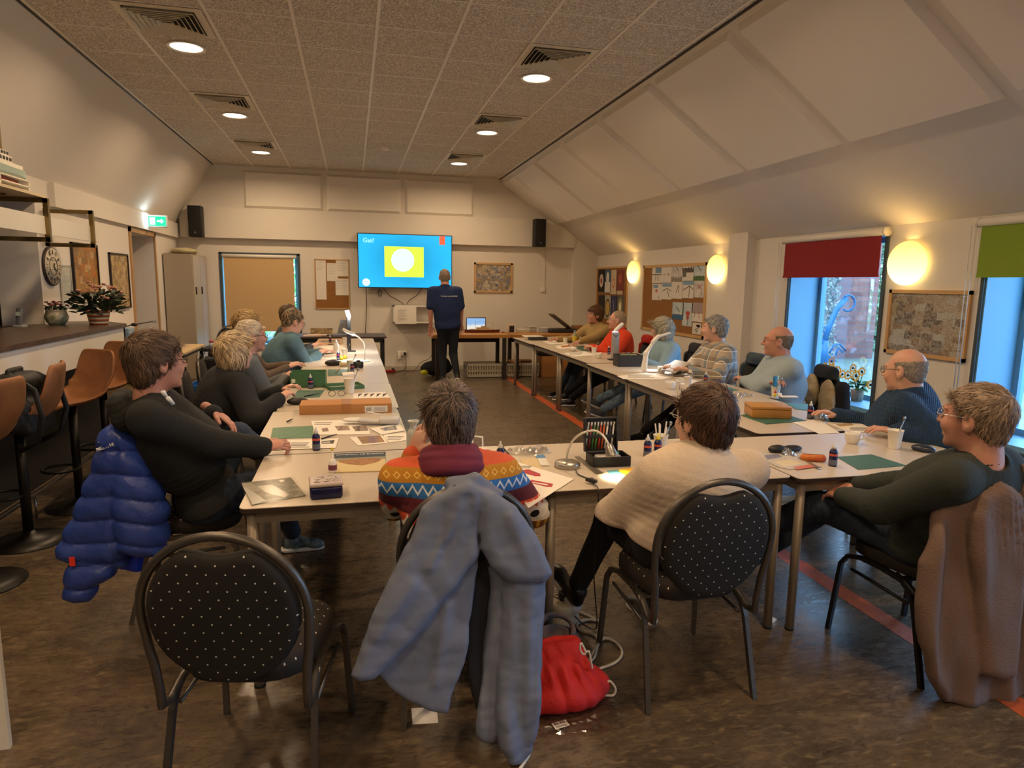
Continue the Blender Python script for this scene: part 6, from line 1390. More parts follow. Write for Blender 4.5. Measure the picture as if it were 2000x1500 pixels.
s = Solid(); s.u(Ell((-2.60, 11.75, 2.03), (.19, .34, .055))); s.u(Ell((-2.55, 11.55, 2.03), (.16, .18, .05)), .03); s.n(lambda p: .006 * wob(p, 25, 3)); tag(solid_obj('rolled_bag', s, .012, mat('bag_pale', '#c4bb98', .6, var=(14, '#a09a72'))), 'pale patterned bag lying on top of the metal cabinet', 'bag')
# ---------------------------------------------------------------- workbenches at the back wall
WD = mat('bench_wood', '#a8763c', .45, var=(4, '#b88448')); DK = mat('bench_leg_dark', '#2a221c', .5)
def bench(x0, x1, y0, y1, lab):
    t = thing('workbench', lab, 'workbench', ((x0 + x1) / 2, (y0 + y1) / 2, 0), 0, 'wooden workbenches by the back wall'); w, d = (x1 - x0) / 2, (y1 - y0) / 2
    m = MB(); m.b2((-w, -d, .70), (w, d, .755)); m.build('worktop', WD, t)
    for sx in (-1, 1):
        for sy in (-1, 1): m = MB(); m.b2((sx * (w - .09) - .03, sy * (d - .06) - .03, 0), (sx * (w - .09) + .03, sy * (d - .06) + .03, .70)); m.build('leg', DK, t)
    m = MB(); m.b2((-w + .06, d - .06, .58), (w - .06, d - .03, .70)); m.build('apron', DK, t)
bench(1.25, 2.56, 10.83, 11.5, 'wooden workbench with the ship model beside the presenter'); bench(2.60, 4.05, 10.83, 11.5, 'wooden workbench in the back right corner')
def B(px, py): return at_z(px, py, .755)
def yb(p): return Vector((p.x, min(max(p.y, 10.95), 11.35), .755))
b = yb(B(925, 643)); t = thing('ship_model', 'dark red hulled ship model on the wooden workbench', 'ship model', b, R(90))
m = MB(); vs, fs = hullm(.62, .09, .045); m.add([(x, -y, z) for x, y, z in vs], [f[::-1] for f in fs]); m.build('hull', mat('hull_red', '#5c1f18', .4), t)
m = MB(); m.b2((-.03, -.22, .048), (.03, .22, .062)); m.b2((-.022, -.12, .062), (.022, .1, .09)); m.b2((-.018, -.06, .09), (.018, .02, .115)); m.build('superstructure', mat('ship_tan', '#b89a72', .5), t)
m = MB()
for y in (-.18, -.05, .12): m.tube([(0, y, .06), (0, y, .20)], .003, 5)
m.tube([(0, -.18, .19), (0, .12, .19)], .0015, 4); m.build('masts', mat('ship_tan', '#b89a72', .5), t)
b = yb(B(920, 642)) + Vector((-.02, .22, 0)); t = thing('laptop', 'open laptop with a harbour picture behind the red ship model', 'laptop', b)
m = MB(); m.rbox((0, 0, .01), (.36, .24, .018), .005); m.build('base', mat('laptop_grey', '#56565a', .4, .5), t); m = MB(); m.rbox((0, .13, .13), (.36, .012, .23), .004, rx=-.15); m.build('lid', mat('laptop_grey', '#56565a', .4, .5), t)
g = NG('laptop_screen', .3); z = g.xyz()[2]; g.color((0, 0, 0)); g.l.new(g.mix(g.rng(g.math('ADD', z, g.math('MULTIPLY', g.noise(30, 4), .06)), .12, .16), (.75, .72, .65), (.25, .45, .75)), g.b.inputs['Emission Color']); g.b.inputs['Emission Strength'].default_value = .8
m = MB(); m.box((0, .121, .13), (.33, .002, .20), rx=-.15); m.build('screen', g.m, t)
b = yb(B(980, 644)); t = thing('speaker_box', 'small cube box with a dark front on the workbench', 'box', b); m = MB(); m.rbox((0, 0, .07), (.11, .11, .14), .006); m.build('case', mat('box_cream', '#c0ad90', .5), t); m = MB(); m.box((.01, -.057, .065), (.085, .004, .11)); m.build('front', mat('front_brown', '#241a15', .4), t)
b = yb(B(968, 645)) + Vector((0, -.05, 0)); m = MB(); m.rbox((0, 0, .01), (.05, .03, .02), .005); tag(m.build('red_block', mat('dull_red', '#8c3326', .5), loc=b), 'tiny red block beside the cube box on the workbench', 'block')
for k, (px, w, h, col, lb) in enumerate(((1010, .22, .05, '#c9bca0', 'low cream carton at the left end of the corner workbench'), (1030, .14, .09, '#a2a09a', 'clear grey plastic box on the corner workbench'), (1052, .16, .075, '#9da2ae', 'bluish translucent plastic box on the corner workbench'))):
    b = yb(B(px, 646)) + Vector((0, .12 * k % .2, 0)); t = thing('storage_box', lb, 'box', b); m = MB(); m.rbox((0, 0, h / 2), (w, .14, h), .008); m.build('box_body', mat('boxc_%d' % k, col, .4), t); m = MB(); m.rbox((0, 0, h + .004), (w + .01, .15, .012), .004); m.build('lid', mat('lidc', '#bdbbb4', .4), t)
b = yb(B(1078, 645)); t = thing('instrument_case', 'dark case with its lid propped open on the corner workbench', 'case', b); m = MB(); m.rbox((0, 0, .035), (.50, .30, .07), .01); m.build('base', mat('case_dark', '#241e1a', .5), t)
m = MB(); m.rbox((.03, .02, .17), (.52, .30, .03), .008, ry=.62); m.build('lid', mat('case_lid', '#4a3a2c', .5), t)
b = yb(B(1105, 645)) + Vector((.25, .1, 0)); m = MB(); m.rbox((0, 0, .06), (.5, .25, .12), .006); tag(m.build('wooden_crate', mat('crate_wood', '#86603a', .6), loc=b), 'low brown wooden box at the right end of the corner workbench', 'box')
# crates on the floor
def crate(x, y, w, lab):
    t = thing('plastic_crate', lab, 'crate', (x, y, 0), 0, 'pale plastic crates under the workbenches'); CR = mat('crate_grey', '#b3ab9a', .5)
    m = MB(); d, h = .36, .24
    for z0, z1 in ((0, .05), (.10, .125), (.20, .24)):
        m.b2((-w / 2, -d / 2, z0), (w / 2, -d / 2 + .012, z1)); m.b2((-w / 2, d / 2 - .012, z0), (w / 2, d / 2, z1)); m.b2((-w / 2, -d / 2, z0), (-w / 2 + .012, d / 2, z1)); m.b2((w / 2 - .012, -d / 2, z0), (w / 2, d / 2, z1))
    n = 14
    for k in range(n + 1):
        x_ = -w / 2 + .01 + (w - .02) * k / n
        for y_ in (-d / 2 + .006, d / 2 - .006): m.box((x_, y_, .12), (.018, .01, .24))
    for k in range(9):
        for x_ in (-w / 2 + .006, w / 2 - .006): m.box((x_, -d / 2 + .02 + (d - .04) * k / 8, .12), (.01, .014, .24))
    m.b2((-w / 2, -d / 2, 0), (w / 2, d / 2, .01)); m.build('basket', CR, t)
    m = MB(); m.b2((-w / 2 + .02, -d / 2 + .02, .01), (w / 2 - .02, d / 2 - .02, .19)); m.build('contents', mat('crate_fill', '#8a7f6c', .7), t); return t
crate(2.19, 11.30, .64, 'pale plastic crate on the floor nearest the presenter'); crate(2.86, 11.30, .60, 'pale plastic crate with cardboard on top at the start of the orange stripe')
m = MB(); m.box((-.12, 0, 0), (.22, .2, .01), rx=.1); m.box((.1, .02, .01), (.2, .2, .01)); tag(m.build('cardboard_piece', mat('cardboard', '#b07a44', .7), loc=(2.86, 11.3, .26)), 'flattened cardboard lying in the right pale crate', 'cardboard')
b = at_z(963, 732, 0); t = thing('carton', 'small white carton with a brown print before the pale crate', 'box', b); m = MB(); m.rbox((0, 0, .075), (.09, .07, .15), .003); m.build('carton_body', mat('carton_white', '#d9d2c4', .6), t); m = MB(); m.box((0, -.0365, .075), (.05, .002, .09)); m.build('print', mat('print_brown', '#8c7458', .6), t)
b = Vector((3.55, 11.25, 0)); t = thing('cardboard_box', 'large brown cardboard box under the corner workbench', 'box', b); m = MB(); m.rbox((0, 0, .18), (.72, .42, .36), .004); m.build('box_body', mat('cardboard', '#b07a44', .7), t)
m = MB(); m.rbox((-.1, 0, .40), (.62, .3, .07), .02); tag(m.build('tool_case', mat('case_dark', '#241e1a', .5), loc=b), 'dark flat case lying on the large cardboard box', 'case')
# bag beside the presenter
b = at_z(858, 733, 0); s = Solid(); c = V3(b.x - .05, b.y, 0); s.u(Ell(c + V3(0, 0, .13), (.28, .17, .13))); s.u(Ell(c + V3(.08, .02, .2), (.16, .13, .12)), .05); s.n(lambda p: .008 * wob(p, 20, 4)); s.n(lambda p: np.maximum(0, .0) * 0); s.i(lambda p: -p[:, 2], .004)
t = thing('sports_bag', 'black sports bag with a yellow patch on the floor behind the presenter', 'bag', (c[0], c[1], 0)); solid_obj('bag_body', s, .012, cloth('bag_black', '#141416'), t, (c[0], c[1], 0))
m = MB(); m.ball((-.22, -.11, .07), (.07, .045, .05), 10); m.build('yellow_patch', mat('hi_vis', '#c2c21a', .5), t); m = MB(); m.ball((.12, -.1, .2), (.03, .04, .1), 8); m.build('red_trim', mat('strip_red', '#9c1a18', .4), t)
# left background clutter
t = thing('black_crate', 'black folding crate stacked beyond the side table', 'crate', (-1.85, 10.4, 0)); m = MB(); m.rbox((0, 0, .35), (.5, .36, .22), .01); m.rbox((0, 0, .60), (.54, .4, .05), .01); m.build('crate_body', mat('crate_black', '#15161a', .4), t); m = MB(); m.rbox((0, 0, .12), (.46, .34, .24), .01); m.build('lower_box', mat('crate_black', '#15161a', .4), t)
for k, (x, lb) in enumerate(((-2.0, 'left pink topped jar on the black crate'), (-1.70, 'right pink topped jar on the black crate'))):
    t = thing('jar', lb, 'jar', (x, 10.35, .625), 0, 'jars on the black crate'); m = MB(); m.cyl((0, 0, 0), .03, .07, 14); m.build('glass', mat('jar_clear', '#a9b6bc', .2), t); m = MB(); m.cyl((0, 0, .07), .032, .03, 14); m.build('lid', mat('lid_pink', '#b0485c', .4), t)
t = thing('blue_crate', 'blue plastic crate on the floor beside the side table', 'crate', (-1.72, 9.0, 0)); BC = mat('crate_blue', '#1f5fb0', .4); m = MB()
for a, b_ in (((-.28, -.2, 0), (.28, -.18, .30)), ((-.28, .18, 0), (.28, .2, .30)), ((-.28, -.2, 0), (-.26, .2, .30)), ((.26, -.2, 0), (.28, .2, .30)), ((-.28, -.2, 0), (.28, .2, .02)), ((-.30, -.22, .26), (.30, -.2, .30)), ((-.30, .2, .26), (.30, .22, .30))): m.b2(a, b_)
m.build('crate_body', BC, t); m = MB(); m.rbox((0, 0, .2), (.2, .14, .16), .03); m.build('contents', mat('bag_bluegrey', '#7f9cc0', .5), t)
t = thing('skewer_tool', 'thin black metal skewer with a loop sticking out past the end of the bar', 'tool', at_y(285, 629, 7.6)); m = MB(); q = Vector(t.location); P_ = [at_y(x, y, 7.6) - q for x, y in ((248, 637), (262, 634), (297, 628))]
m.tube(P_, .006, 6); m.ball(P_[1], (.035, .012, .018), 8); m.tube([P_[2] + Vector((.02 + .02 * math.cos(a), 0, .008 * math.sin(a))) for a in np.linspace(0, 6.28, 10)[:-1]], .003, 5, closed=True); m.build('rod', BLACK, t)
t = thing('blue_box', 'blue and orange box behind the end of the bar', 'box', (-2.42, 7.75, .78)); m = MB(); m.rbox((0, 0, .15), (.3, .2, .30), .01); m.build('box_body', mat('box_bluegrey', '#6c8496', .5, var=(5, '#9fb0b8')), t); m = MB(); m.ball((-.07, -.1, .1), (.05, .02, .08), 10); m.build('print', mat('print_orange', '#b8662c', .5), t)
m = MB(); m.rbox((-2.42, 7.8, .39), (.36, .3, .78), .01); tag(m.build('low_cupboard', mat('cupboard_beige', '#a08a68', .6)), 'low beige cupboard under the blue box at the end of the bar', 'cupboard')
# laptop and papers on the far desk
b = at_z(653, 652, .76); b = Vector((b.x, 10.8, .76)); b.x = at_y(655, 650, 10.8).x
t = thing('laptop', 'silver laptop seen edge on at the far end of the left row', 'laptop', b, R(-62)); SIL = mat('laptop_silver', '#8e939c', .3, .7)
m = MB(); m.rbox((0, 0, .01), (.34, .24, .018), .005); m.build('base', SIL, t); m = MB(); m.rbox((0, .15, .12), (.34, .010, .24), .004, rx=-.3); m.build('lid', SIL, t)
b = Vector((at_y(612, 650, 10.7).x, 10.7, .76)); t = thing('paper_stack', 'loose papers lying on the far dark desk', 'paper', b); m = MB(); m.box((0, 0, .004), (.30, .21, .008), rz=.2); m.box((.05, .02, .012), (.30, .21, .006), rz=-.1); m.build('sheets', mat('paper_pinkish', '#cdb5a2', .7), t)
b = Vector((at_y(628, 648, 10.95).x, 10.98, .76)); t = thing('magazine', 'patterned brown magazine propped on the far dark desk', 'magazine', b); m = MB(); m.box((0, 0, .05), (.34, .01, .10), rx=-.3); m.build('cover', collage('art5', ['#7c6238', '#a08a54', '#4c4030', '#8a6c3c'], (.05, .04), .5), t)
# sunflowers
def sunflower(px, py, lab, heads, sz=1.0):
    xg = XR + .22; b = at_x(px, py, xg); b.z = ZW0 + .01; t = thing('sunflower_pot', lab, 'plant', b, 0, 'sunflower pots on the window sill')
    m = MB(); m.lathe([(.05, 0), (.062, .10), (.066, .115), (.06, .115), (.055, .10), (0, .10)], 18); m.build('pot', mat('pot_clay', '#a88f74', .6, var=(40, '#8a7258')), t)
    m = MB(); rn = random.Random(px); leafy(m, (0, 0, .15), .05, 24, .075, rn, .07)
    for x, z, s in heads: m.tube([(0, 0, .1), (0, x * .6, .1 + z * .5), (-.02, x, z)], .005, 5)
    m.build('foliage', mat('leaf_fresh', '#3e6b3c', .5), t)
    for x, z, s in heads:
        Mh = Matrix.Translation((-.03, x, z)) @ Euler((0, R(-80), R(rn.uniform(-25, 25)))).to_matrix().to_4x4(); m = MB()
        for k in range(16):
            a = 6.28 * k / 16; c_, s_ = math.cos(a), math.sin(a); r0, r1 = s * .35, s * (1 if k % 2 else .9)
            m.add([(c_ * r0, s_ * r0, 0), (c_ * .7 * r1 - s_ * s * .14, s_ * .7 * r1 + c_ * s * .14, .004), (c_ * r1, s_ * r1, .002), (c_ * .7 * r1 + s_ * s * .14, s_ * .7 * r1 - c_ * s * .14, .004)], [(0, 1, 2, 3)], 0, False, Mh)
        h = m.build('flower_head', mat('petal_yellow', '#f2b800', .5), t); m = MB(); m.ball((0, 0, .004), (s * .27, s * .27, s * .1), 10, M=Mh); m.build('seed_disc', mat('seed_brown', '#3a2414', .7), h)
sunflower(1625, 760, 'potted sunflowers on the window sill, left pot', [(-.0, .27, .068), (.10, .28, .058), (-.09, .27, .052), (.0, .35, .055), (-.17, .24, .052)])
sunflower(1674, 772, 'potted sunflowers on the window sill, right pot', [(.0, .25, .07), (.11, .24, .055), (-.07, .30, .055), (.05, .32, .05), (-.20, .19, .055)])
# fluorescent batten at the top right
t = thing('batten_light', 'pale strip fitting on the right slope cut by the top edge of the photo', 'strip light', slope_pt(.62, 2.6, .07)); m = MB(); q = Vector(t.location); m.tube([slope_pt(.42, 2.86, .09) - q, slope_pt(1.25, 2.62, .09) - q], .025, 8); m.build('housing', WHITE, t)
# white panel edge at the lower left
a = at_z(-4, 1466, 0); m = MB(); m.b2((-1.9, a.y - .0, 0), (a.x + .035, a.y + .02, .45)); tag(m.build('upright_board', BARW), 'white upright board cut off by the lower left edge', 'panel')
# ---------------------------------------------------------------- things on the tables
GB = mat('bottle_blue', '#141a4a', .25); GLB = mat('label_grey', '#5f6270', .5); GRD = mat('label_orange', '#c25038', .5); CAPC = mat('cap_clear', '#c9c6c0', .3)
def glue0():
    t = thing('glue_bottle', '', 'glue bottle')
    m = MB(); m.lathe([(.0185, 0), (.0195, .004), (.0195, .068), (.0165, .079), (.011, .084), (.011, .088)], 20); m.build('bottle_body', GB, t)
    m = MB(); m.lathe([(.0198, .008), (.0198, .034)], 20, caps=False); m.build('lower_label', GLB, t)
    m = MB(); m.lathe([(.0199, .052), (.0199, .063)], 20, caps=False); m.build('upper_label', GRD, t)
    m = MB(); m.lathe([(.0115, .086), (.0115, .096), (.006, .102), (.003, .118), (.0, .119)], 14); m.build('nozzle_cap', CAPC, t); return t
gb0 = glue0(); _g = [0]
def glue(px, py, lab, s=1.0, rz=0):
    o = gb0 if not _g[0] else dup(gb0, (0, 0, 0)); _g[0] = 1; o.location = T(px, py); o.scale = (s, s, s); o.rotation_euler = (0, 0, R(rz)); return tag(o, lab, 'glue bottle', 'dark blue glue bottles on the tables')
g1 = glue(618, 879, 'blue glue bottle beside the ridged green mat and the hoodie man\'s hand'); glue(977, 909, 'blue glue bottle right of the person in the patterned sweater'); glue(1264, 893, 'blue glue bottle with a clear cap left of the yellow capped one')
g2 = glue(1284, 891, 'blue glue bottle with a yellow cap'); 
for c in COL.objects:
    if c.parent == g2 and c.name.startswith('nozzle_cap'): c.data = c.data.copy(); c.data.materials[0] = mat('cap_yellow', '#d8c423', .4)
glue(1626, 910, 'blue glue bottle beside the square green mat on the front right table'); glue(1582, 818, 'blue glue bottle right of the wooden box'); glue(1378, 751, 'blue glue bottle between the flannel man and the open papers'); glue(1189, 692, 'small glue bottle left of the silver column lamp', .95); glue(1133, 671, 'glue bottle in front of the man in beige', .95)
glue(607, 759, 'blue glue bottle standing before the green storage box'); glue(688, 727, 'dark glue bottle beside the black camera on the left row', .95); glue(661, 703, 'blue glue bottle beside the yellow pots', .95); glue(645, 670, 'blue glue bottle at the far end of the left row', .95)
# cups
CW = mat('china_white', '#e6e0d6', .25); PC = mat('paper_cup', '#e4ddd0', .5); COF = mat('coffee', '#2c190e', .2)
def cup0():
    t = thing('coffee_cup', '', 'cup'); m = MB(); m.lathe([(.024, 0), (.027, .003), (.036, .022), (.040, .05), (.0415, .066), (.039, .066), (.037, .05), (.030, .02), (0, .012)], 24); m.build('bowl', CW, t)
    m = MB(); m.tube([(.038, 0, .055), (.054, 0, .056), (.062, 0, .042), (.056, 0, .027), (.035, 0, .022)], .004, 8, flat=(1.6, (0, 1, 0))); m.build('handle', CW, t); m = MB(); m.lathe([(.0, .045), (.036, .045)], 20, caps=False); m.build('coffee', COF, t); return t
c0 = cup0(); _c = [0]
def cup(px, py, rz, lab, s=1.0):
    o = c0 if not _c[0] else dup(c0, (0, 0, 0)); _c[0] = 1; o.location = T(px, py); o.rotation_euler = (0, 0, R(rz)); o.scale = (s,) * 3; return tag(o, lab, 'cup', 'white china coffee cups')
cup(1664, 866, -20, 'white coffee cup on the front right table'); cup(1309, 760, 20, 'white coffee cup alone on the bare right row table'); cup(1292, 729, -150, 'white coffee cup at the foot of the curved lamp'); cup(1168, 700, 150, 'white coffee cup beside the silver column lamp')
def pcup0():
    t = thing('paper_cup', '', 'cup'); m = MB(); m.lathe([(.024, 0), (.024, .004), (.034, .088), (.036, .090), (.033, .088), (.023, .006), (0, .006)], 22); m.build('cup_body', PC, t); return t
p0 = pcup0(); _p = [0]
def pcup(px, py, lab, s=1.0):
    o = p0 if not _p[0] else dup(p0, (0, 0, 0)); _p[0] = 1; o.location = T(px, py); o.scale = (s,) * 3; return tag(o, lab, 'cup', 'white paper cups')
q = pcup(1746, 876, 'white paper cup with a spoon in it on the front right table', 1.15); m = MB(); m.tube([(0, 0, .02), (.05, .01, .135)], .003, 6); m.ball((.052, .01, .14), (.008, .005, .012), 8); sp_ = m.build('spoon', mat('spoon_steel', '#9a9a98', .25, .9), q)
q = pcup(1289, 886, 'white paper cup full of stirrers beside the two glue bottles', 1.1)
for k in range(5): m = MB(); m.tube([(.01 * math.cos(k * 1.3), .01 * math.sin(k * 1.3), .02), (.028 * math.cos(k * 1.3), .028 * math.sin(k * 1.3), .125 + .008 * k)], .0035, 4); m.build('stirrer', PC, q)
pcup(1343, 756, 'plain white paper cup by the flannel man', 1.0); pcup(1514, 778, 'paper cup holding a blue packet in front of the man with red glasses', 1.05); pcup(683, 768, 'tall white paper cup beside the folded spectacles', 1.3); pcup(1104, 672, 'paper cup by the hand of the man in beige'); pcup(1160, 693, 'paper cup with stirrers behind the china cup', 1.0); pcup(674, 697, 'paper cup at the foot of the black column lamp'); pcup(673, 672, 'paper cup farthest along the left row', 1.0); pcup(684, 722, 'paper cup behind the dark glue bottle', 1.0)
b = T(1119, 686); t = thing('small_bowl', 'small white bowl on the fifth table of the right row', 'bowl', b); m = MB(); m.lathe([(.025, 0), (.045, .03), (.05, .05), (.046, .05), (.04, .03), (0, .01)], 20); m.build('bowl', CW, t); m = MB(); m.tube([(0, 0, .02), (-.07, .0, .09)], .003, 5); m.build('spoon', mat('spoon_steel', '#9a9a98', .25, .9), t)
# flat things
def flat(name, lab, cat, pts, mt, z=.0012, th=.001, group=None, marks=(), base=None):
    P_ = [T(x, y) for x, y in pts]; c = sum(P_, Vector()) / len(P_); 
    if base: c.z = base
    t = thing(name, lab, cat, c, 0, group); Q_ = [((p.x - c.x), (p.y - c.y)) for p in P_]
    m = MB(); m.prism(Q_ if sum(Q_[i][0] * Q_[(i + 1) % len(Q_)][1] - Q_[(i + 1) % len(Q_)][0] * Q_[i][1] for i in range(len(Q_))) > 0 else Q_[::-1], z, z + th); s = m.build('sheet', mt, t)
    for i, (pp, mm) in enumerate(marks):
        R_ = [T(x, y) for x, y in pp]; R_ = [((p.x - c.x), (p.y - c.y)) for p in R_]
        if sum(R_[i2][0] * R_[(i2 + 1) % len(R_)][1] - R_[(i2 + 1) % len(R_)][0] * R_[i2][1] for i2 in range(len(R_))) < 0: R_ = R_[::-1]
        m = MB(); m.prism(R_, z + th, z + th + .0004 + .0002 * i); m.build('print', mm, t)
    return t
def box_marks(x0, y0, x1, y1, n, mm, sk=0):   # rows of printed lines between two pixel corners
    out = []
    for k in range(n):
        f = k / n; y = y0 + (y1 - y0) * f; w = (x1 - x0) * (.95 - .25 * ((k * 7) % 3) / 3); out.append(([(x0 + sk * f, y), (x0 + sk * f + w, y), (x0 + sk * f + w, y + (y1 - y0) / n * .35), (x0 + sk * f, y + (y1 - y0) / n * .35)], mm))
    return out
g = NG('cutting_mat', .5); o = g.xyz(); ln = g.math('MAXIMUM', g.math('LESS_THAN', g.math('FRACT', g.math('MULTIPLY', o[0], 80)), .08), g.math('LESS_THAN', g.math('FRACT', g.math('MULTIPLY', o[1], 80)), .08)); g.color(g.mix(ln, '#2f5a4b', '#4c7a68')); MATG = g.m
g = NG('cutting_mat_ridged', .5); o = g.xyz(); ln = g.math('LESS_THAN', g.math('FRACT', g.math('MULTIPLY', o[0], 110)), .25); ln2 = g.math('LESS_THAN', g.math('FRACT', g.math('MULTIPLY', o[1], 60)), .12); g.color(g.mix(g.math('MAXIMUM', ln, ln2), '#2d5a3e', '#6fa080')); MATR = g.m
MATB = mat('mat_bluegreen', '#4a8692', .5); GM = 'green cutting mats'
flat('cutting_mat', 'square green cutting mat on the front right table', 'cutting mat', [(1634, 893), (1702, 888), (1771, 910), (1676, 918)], MATG, group=GM)
flat('cutting_mat', 'green cutting mat lit by the silver gooseneck lamp', 'cutting mat', [(1185, 920), (1236, 916), (1250, 945), (1210, 947)], MATB, group=GM)
flat('cutting_mat', 'small ridged green cutting mat under the hoodie man\'s hand', 'cutting mat', [(533, 836), (611, 832), (612, 855), (528, 858)], MATR, group=GM)
flat('cutting_mat', 'green mat with a knife on it between the dark sweater and the glasses', 'cutting mat', [(582, 763), (634, 762), (624, 776), (569, 778)], MATG, group=GM)
flat('cutting_mat', 'green cutting mat in the middle of the left row behind the storage box', 'cutting mat', [(640, 722), (683, 721), (683, 733), (640, 735)], MATG, group=GM)
flat('cutting_mat', 'dark green board under the wooden box', 'cutting mat', [(1447, 812), (1500, 800), (1575, 823), (1496, 829)], MATG, z=.001, th=.004, group=GM)
flat('cutting_mat', 'blue green mat nearest the man in the navy sweater', 'cutting mat', [(1592, 804), (1640, 801), (1674, 821), (1613, 823)], MATB, th=.003, group=GM)
flat('cutting_mat', 'blue green mat behind the wooden box', 'cutting mat', [(1535, 788), (1578, 790), (1577, 802), (1556, 800)], MATB, th=.003, group=GM)
flat('cutting_mat', 'long blue green mat in front of the flannel man', 'cutting mat', [(1370, 754), (1400, 750), (1443, 763), (1420, 765)], MATB, th=.003, group=GM)
flat('cutting_mat', 'small green mat before the man in the orange fleece', 'cutting mat', [(1120, 678), (1150, 676), (1162, 684), (1138, 686)], MATG, group=GM)
RED = mat('print_red', '#a8323a', .7); PGY = mat('print_grey', '#6d6a68', .7); PDK = mat('print_dark', '#3b3836', .7)
GP = 'printed sheets lying on the tables'
flat('printed_sheet', 'large printed sheet with red hull outlines overhanging the front middle table', 'paper', [(1010, 904), (1121, 937), (1090, 957), (1032, 994), (982, 922)], PAPER, z=.003, group=GP, marks=[([(1020, 920), (1032, 918), (1055, 927), (1056, 932), (1045, 932), (1024, 926)], RED), ([(1034, 942), (1038, 939), (1080, 947), (1078, 953), (1068, 953), (1036, 945)], RED), ([(1039, 943), (1070, 948), (1069, 950), (1041, 945)], PAPER), ([(1012, 957), (1050, 965), (1055, 970), (1046, 974), (1010, 962)], PGY), ([(1012, 961), (1044, 967), (1045, 970), (1014, 964)], PAPER)] + box_marks(1010, 912, 1040, 918, 2, PGY))
flat('printed_sheet', 'partly covered sheet with a dark wedge shape under the red outline sheet', 'paper', [(980, 915), (1000, 912), (1030, 950), (1000, 965)], PAPER, z=.0015, group=GP, marks=[([(986, 924), (1010, 930), (1026, 938), (1012, 939), (990, 932)], PGY)])
flat('printed_sheet', 'sheet of plans under the hoodie man\'s hand and the glue bottle', 'paper', [(545, 862), (662, 857), (655, 876), (530, 880)], PAPER, z=.003, group=GP, marks=[([(628, 863), (654, 861), (651, 868), (628, 868)], PDK), ([(629, 865), (645, 864), (645, 866), (629, 866)], PAPER)] + box_marks(568, 866, 606, 877, 4, PGY))
flat('printed_sheet', 'open instruction sheet with small photos beside the ridged mat', 'paper', [(607, 823), (690, 820), (722, 840), (722, 849), (618, 850)], PAPER, z=.0015, group=GP, marks=[([(628, 838), (640, 836), (642, 843), (630, 844)], mat('print_photo', '#8a7468', .7)), ([(654, 833), (680, 832), (684, 841), (660, 842)], collage('ph1', ['#8a7468', '#b59a86', '#6b5a54'], (.02, .02), .6)), ([(688, 834), (714, 831), (720, 842), (694, 843)], collage('ph2', ['#6e5f58', '#a99284', '#4d4440'], (.02, .02), .6))] + box_marks(614, 826, 650, 832, 2, PGY))
flat('printed_sheet', 'loose sheets half under the folded white lamp', 'paper', [(722, 838), (780, 828), (790, 842), (745, 850)], PAPER, z=.003, group=GP, marks=[([(742, 838), (772, 832), (776, 840), (750, 843)], collage('ph3', ['#7c8ba0', '#b5b0a8', '#5a5654'], (.02, .02), .6))])
flat('postcard', 'postcard with an orange picture left of the wash bottle', 'postcard', [(682, 855), (748, 850), (757, 866), (700, 871)], PAPER, z=.0015, marks=[([(697, 854), (742, 851), (752, 864), (708, 868)], collage('ph4', ['#9a6f4c', '#7d6650', '#6a5a7a', '#b08a5c'], (.03, .03), .5))])
flat('postcard', 'white printed card right of the orange postcard', 'postcard', [(746, 850), (792, 846), (797, 860), (760, 865)], PAPER, z=.0015, marks=box_marks(757, 853, 790, 862, 3, PGY))
for pts, lb, mk_ in (([(1205, 735), (1262, 728), (1310, 738), (1290, 742), (1218, 741)], 'bright white sheets in front of the curved white lamp', box_marks(1226, 731, 1280, 739, 4, PGY)),
                     ([(1305, 735), (1340, 730), (1378, 736), (1330, 741)], 'white sheet beyond the lone coffee cup', box_marks(1315, 732, 1352, 738, 3, PGY)),
                     ([(1318, 742), (1348, 740), (1374, 748), (1332, 752)], 'sheet with small print between the cup and the flannel man', box_marks(1325, 742, 1352, 749, 3, PGY)),
                     ([(1099, 690), (1140, 686), (1166, 694), (1120, 697)], 'white sheets near the silver column lamp', box_marks(1112, 688, 1140, 694, 3, PGY)),
                     ([(1083, 676), (1108, 672), (1125, 680), (1092, 682)], 'sheet with orange print on the fifth right table', [([(1095, 676), (1112, 674), (1116, 677), (1098, 679)], mat('print_orange', '#b8662c', .5))]),
                     ([(1613, 826), (1680, 820), (1722, 843), (1660, 846)], 'folded papers in front of the man in the navy sweater', [([(1632, 829), (1662, 827), (1668, 831), (1640, 834)], mat('card_tan', '#b08f6c', .7))] + box_marks(1660, 836, 1705, 843, 3, PDK)),
                     ([(1545, 824), (1600, 820), (1640, 846), (1600, 848)], 'crinkled transparent wrapper sheet beside the papers at the right corner', ()),
                     ([(690, 769), (752, 766), (762, 777), (690, 779)], 'sheet with large brush lettering behind the cardboard box', [([(700 + 12 * k, 770), (708 + 12 * k, 769), (706 + 12 * k, 771), (699 + 12 * k, 776)], PDK) for k in range(5)]),
                     ([(600, 697), (655, 696), (655, 702), (598, 703)], 'stack of white paper on the left row beside the bread plate', ()),
                     ([(620, 676), (668, 674), (674, 682), (640, 684)], 'bright sheet under the black column lamp', ()),
                     ([(1060, 667), (1092, 664), (1110, 671), (1075, 673)], 'plain sheet by the dark tray', ())):
    flat('printed_sheet', lb, 'paper', pts, PAPER, z=.0015, group=GP, marks=mk_)
flat('photo_board', 'tan board with a grey stripe at the far end of the left row', 'board', [(622, 663), (672, 662), (668, 674), (612, 675)], mat('board_tan', '#b3916a', .6), th=.004, marks=[([(628, 666), (664, 665), (662, 668), (624, 669)], PGY)])
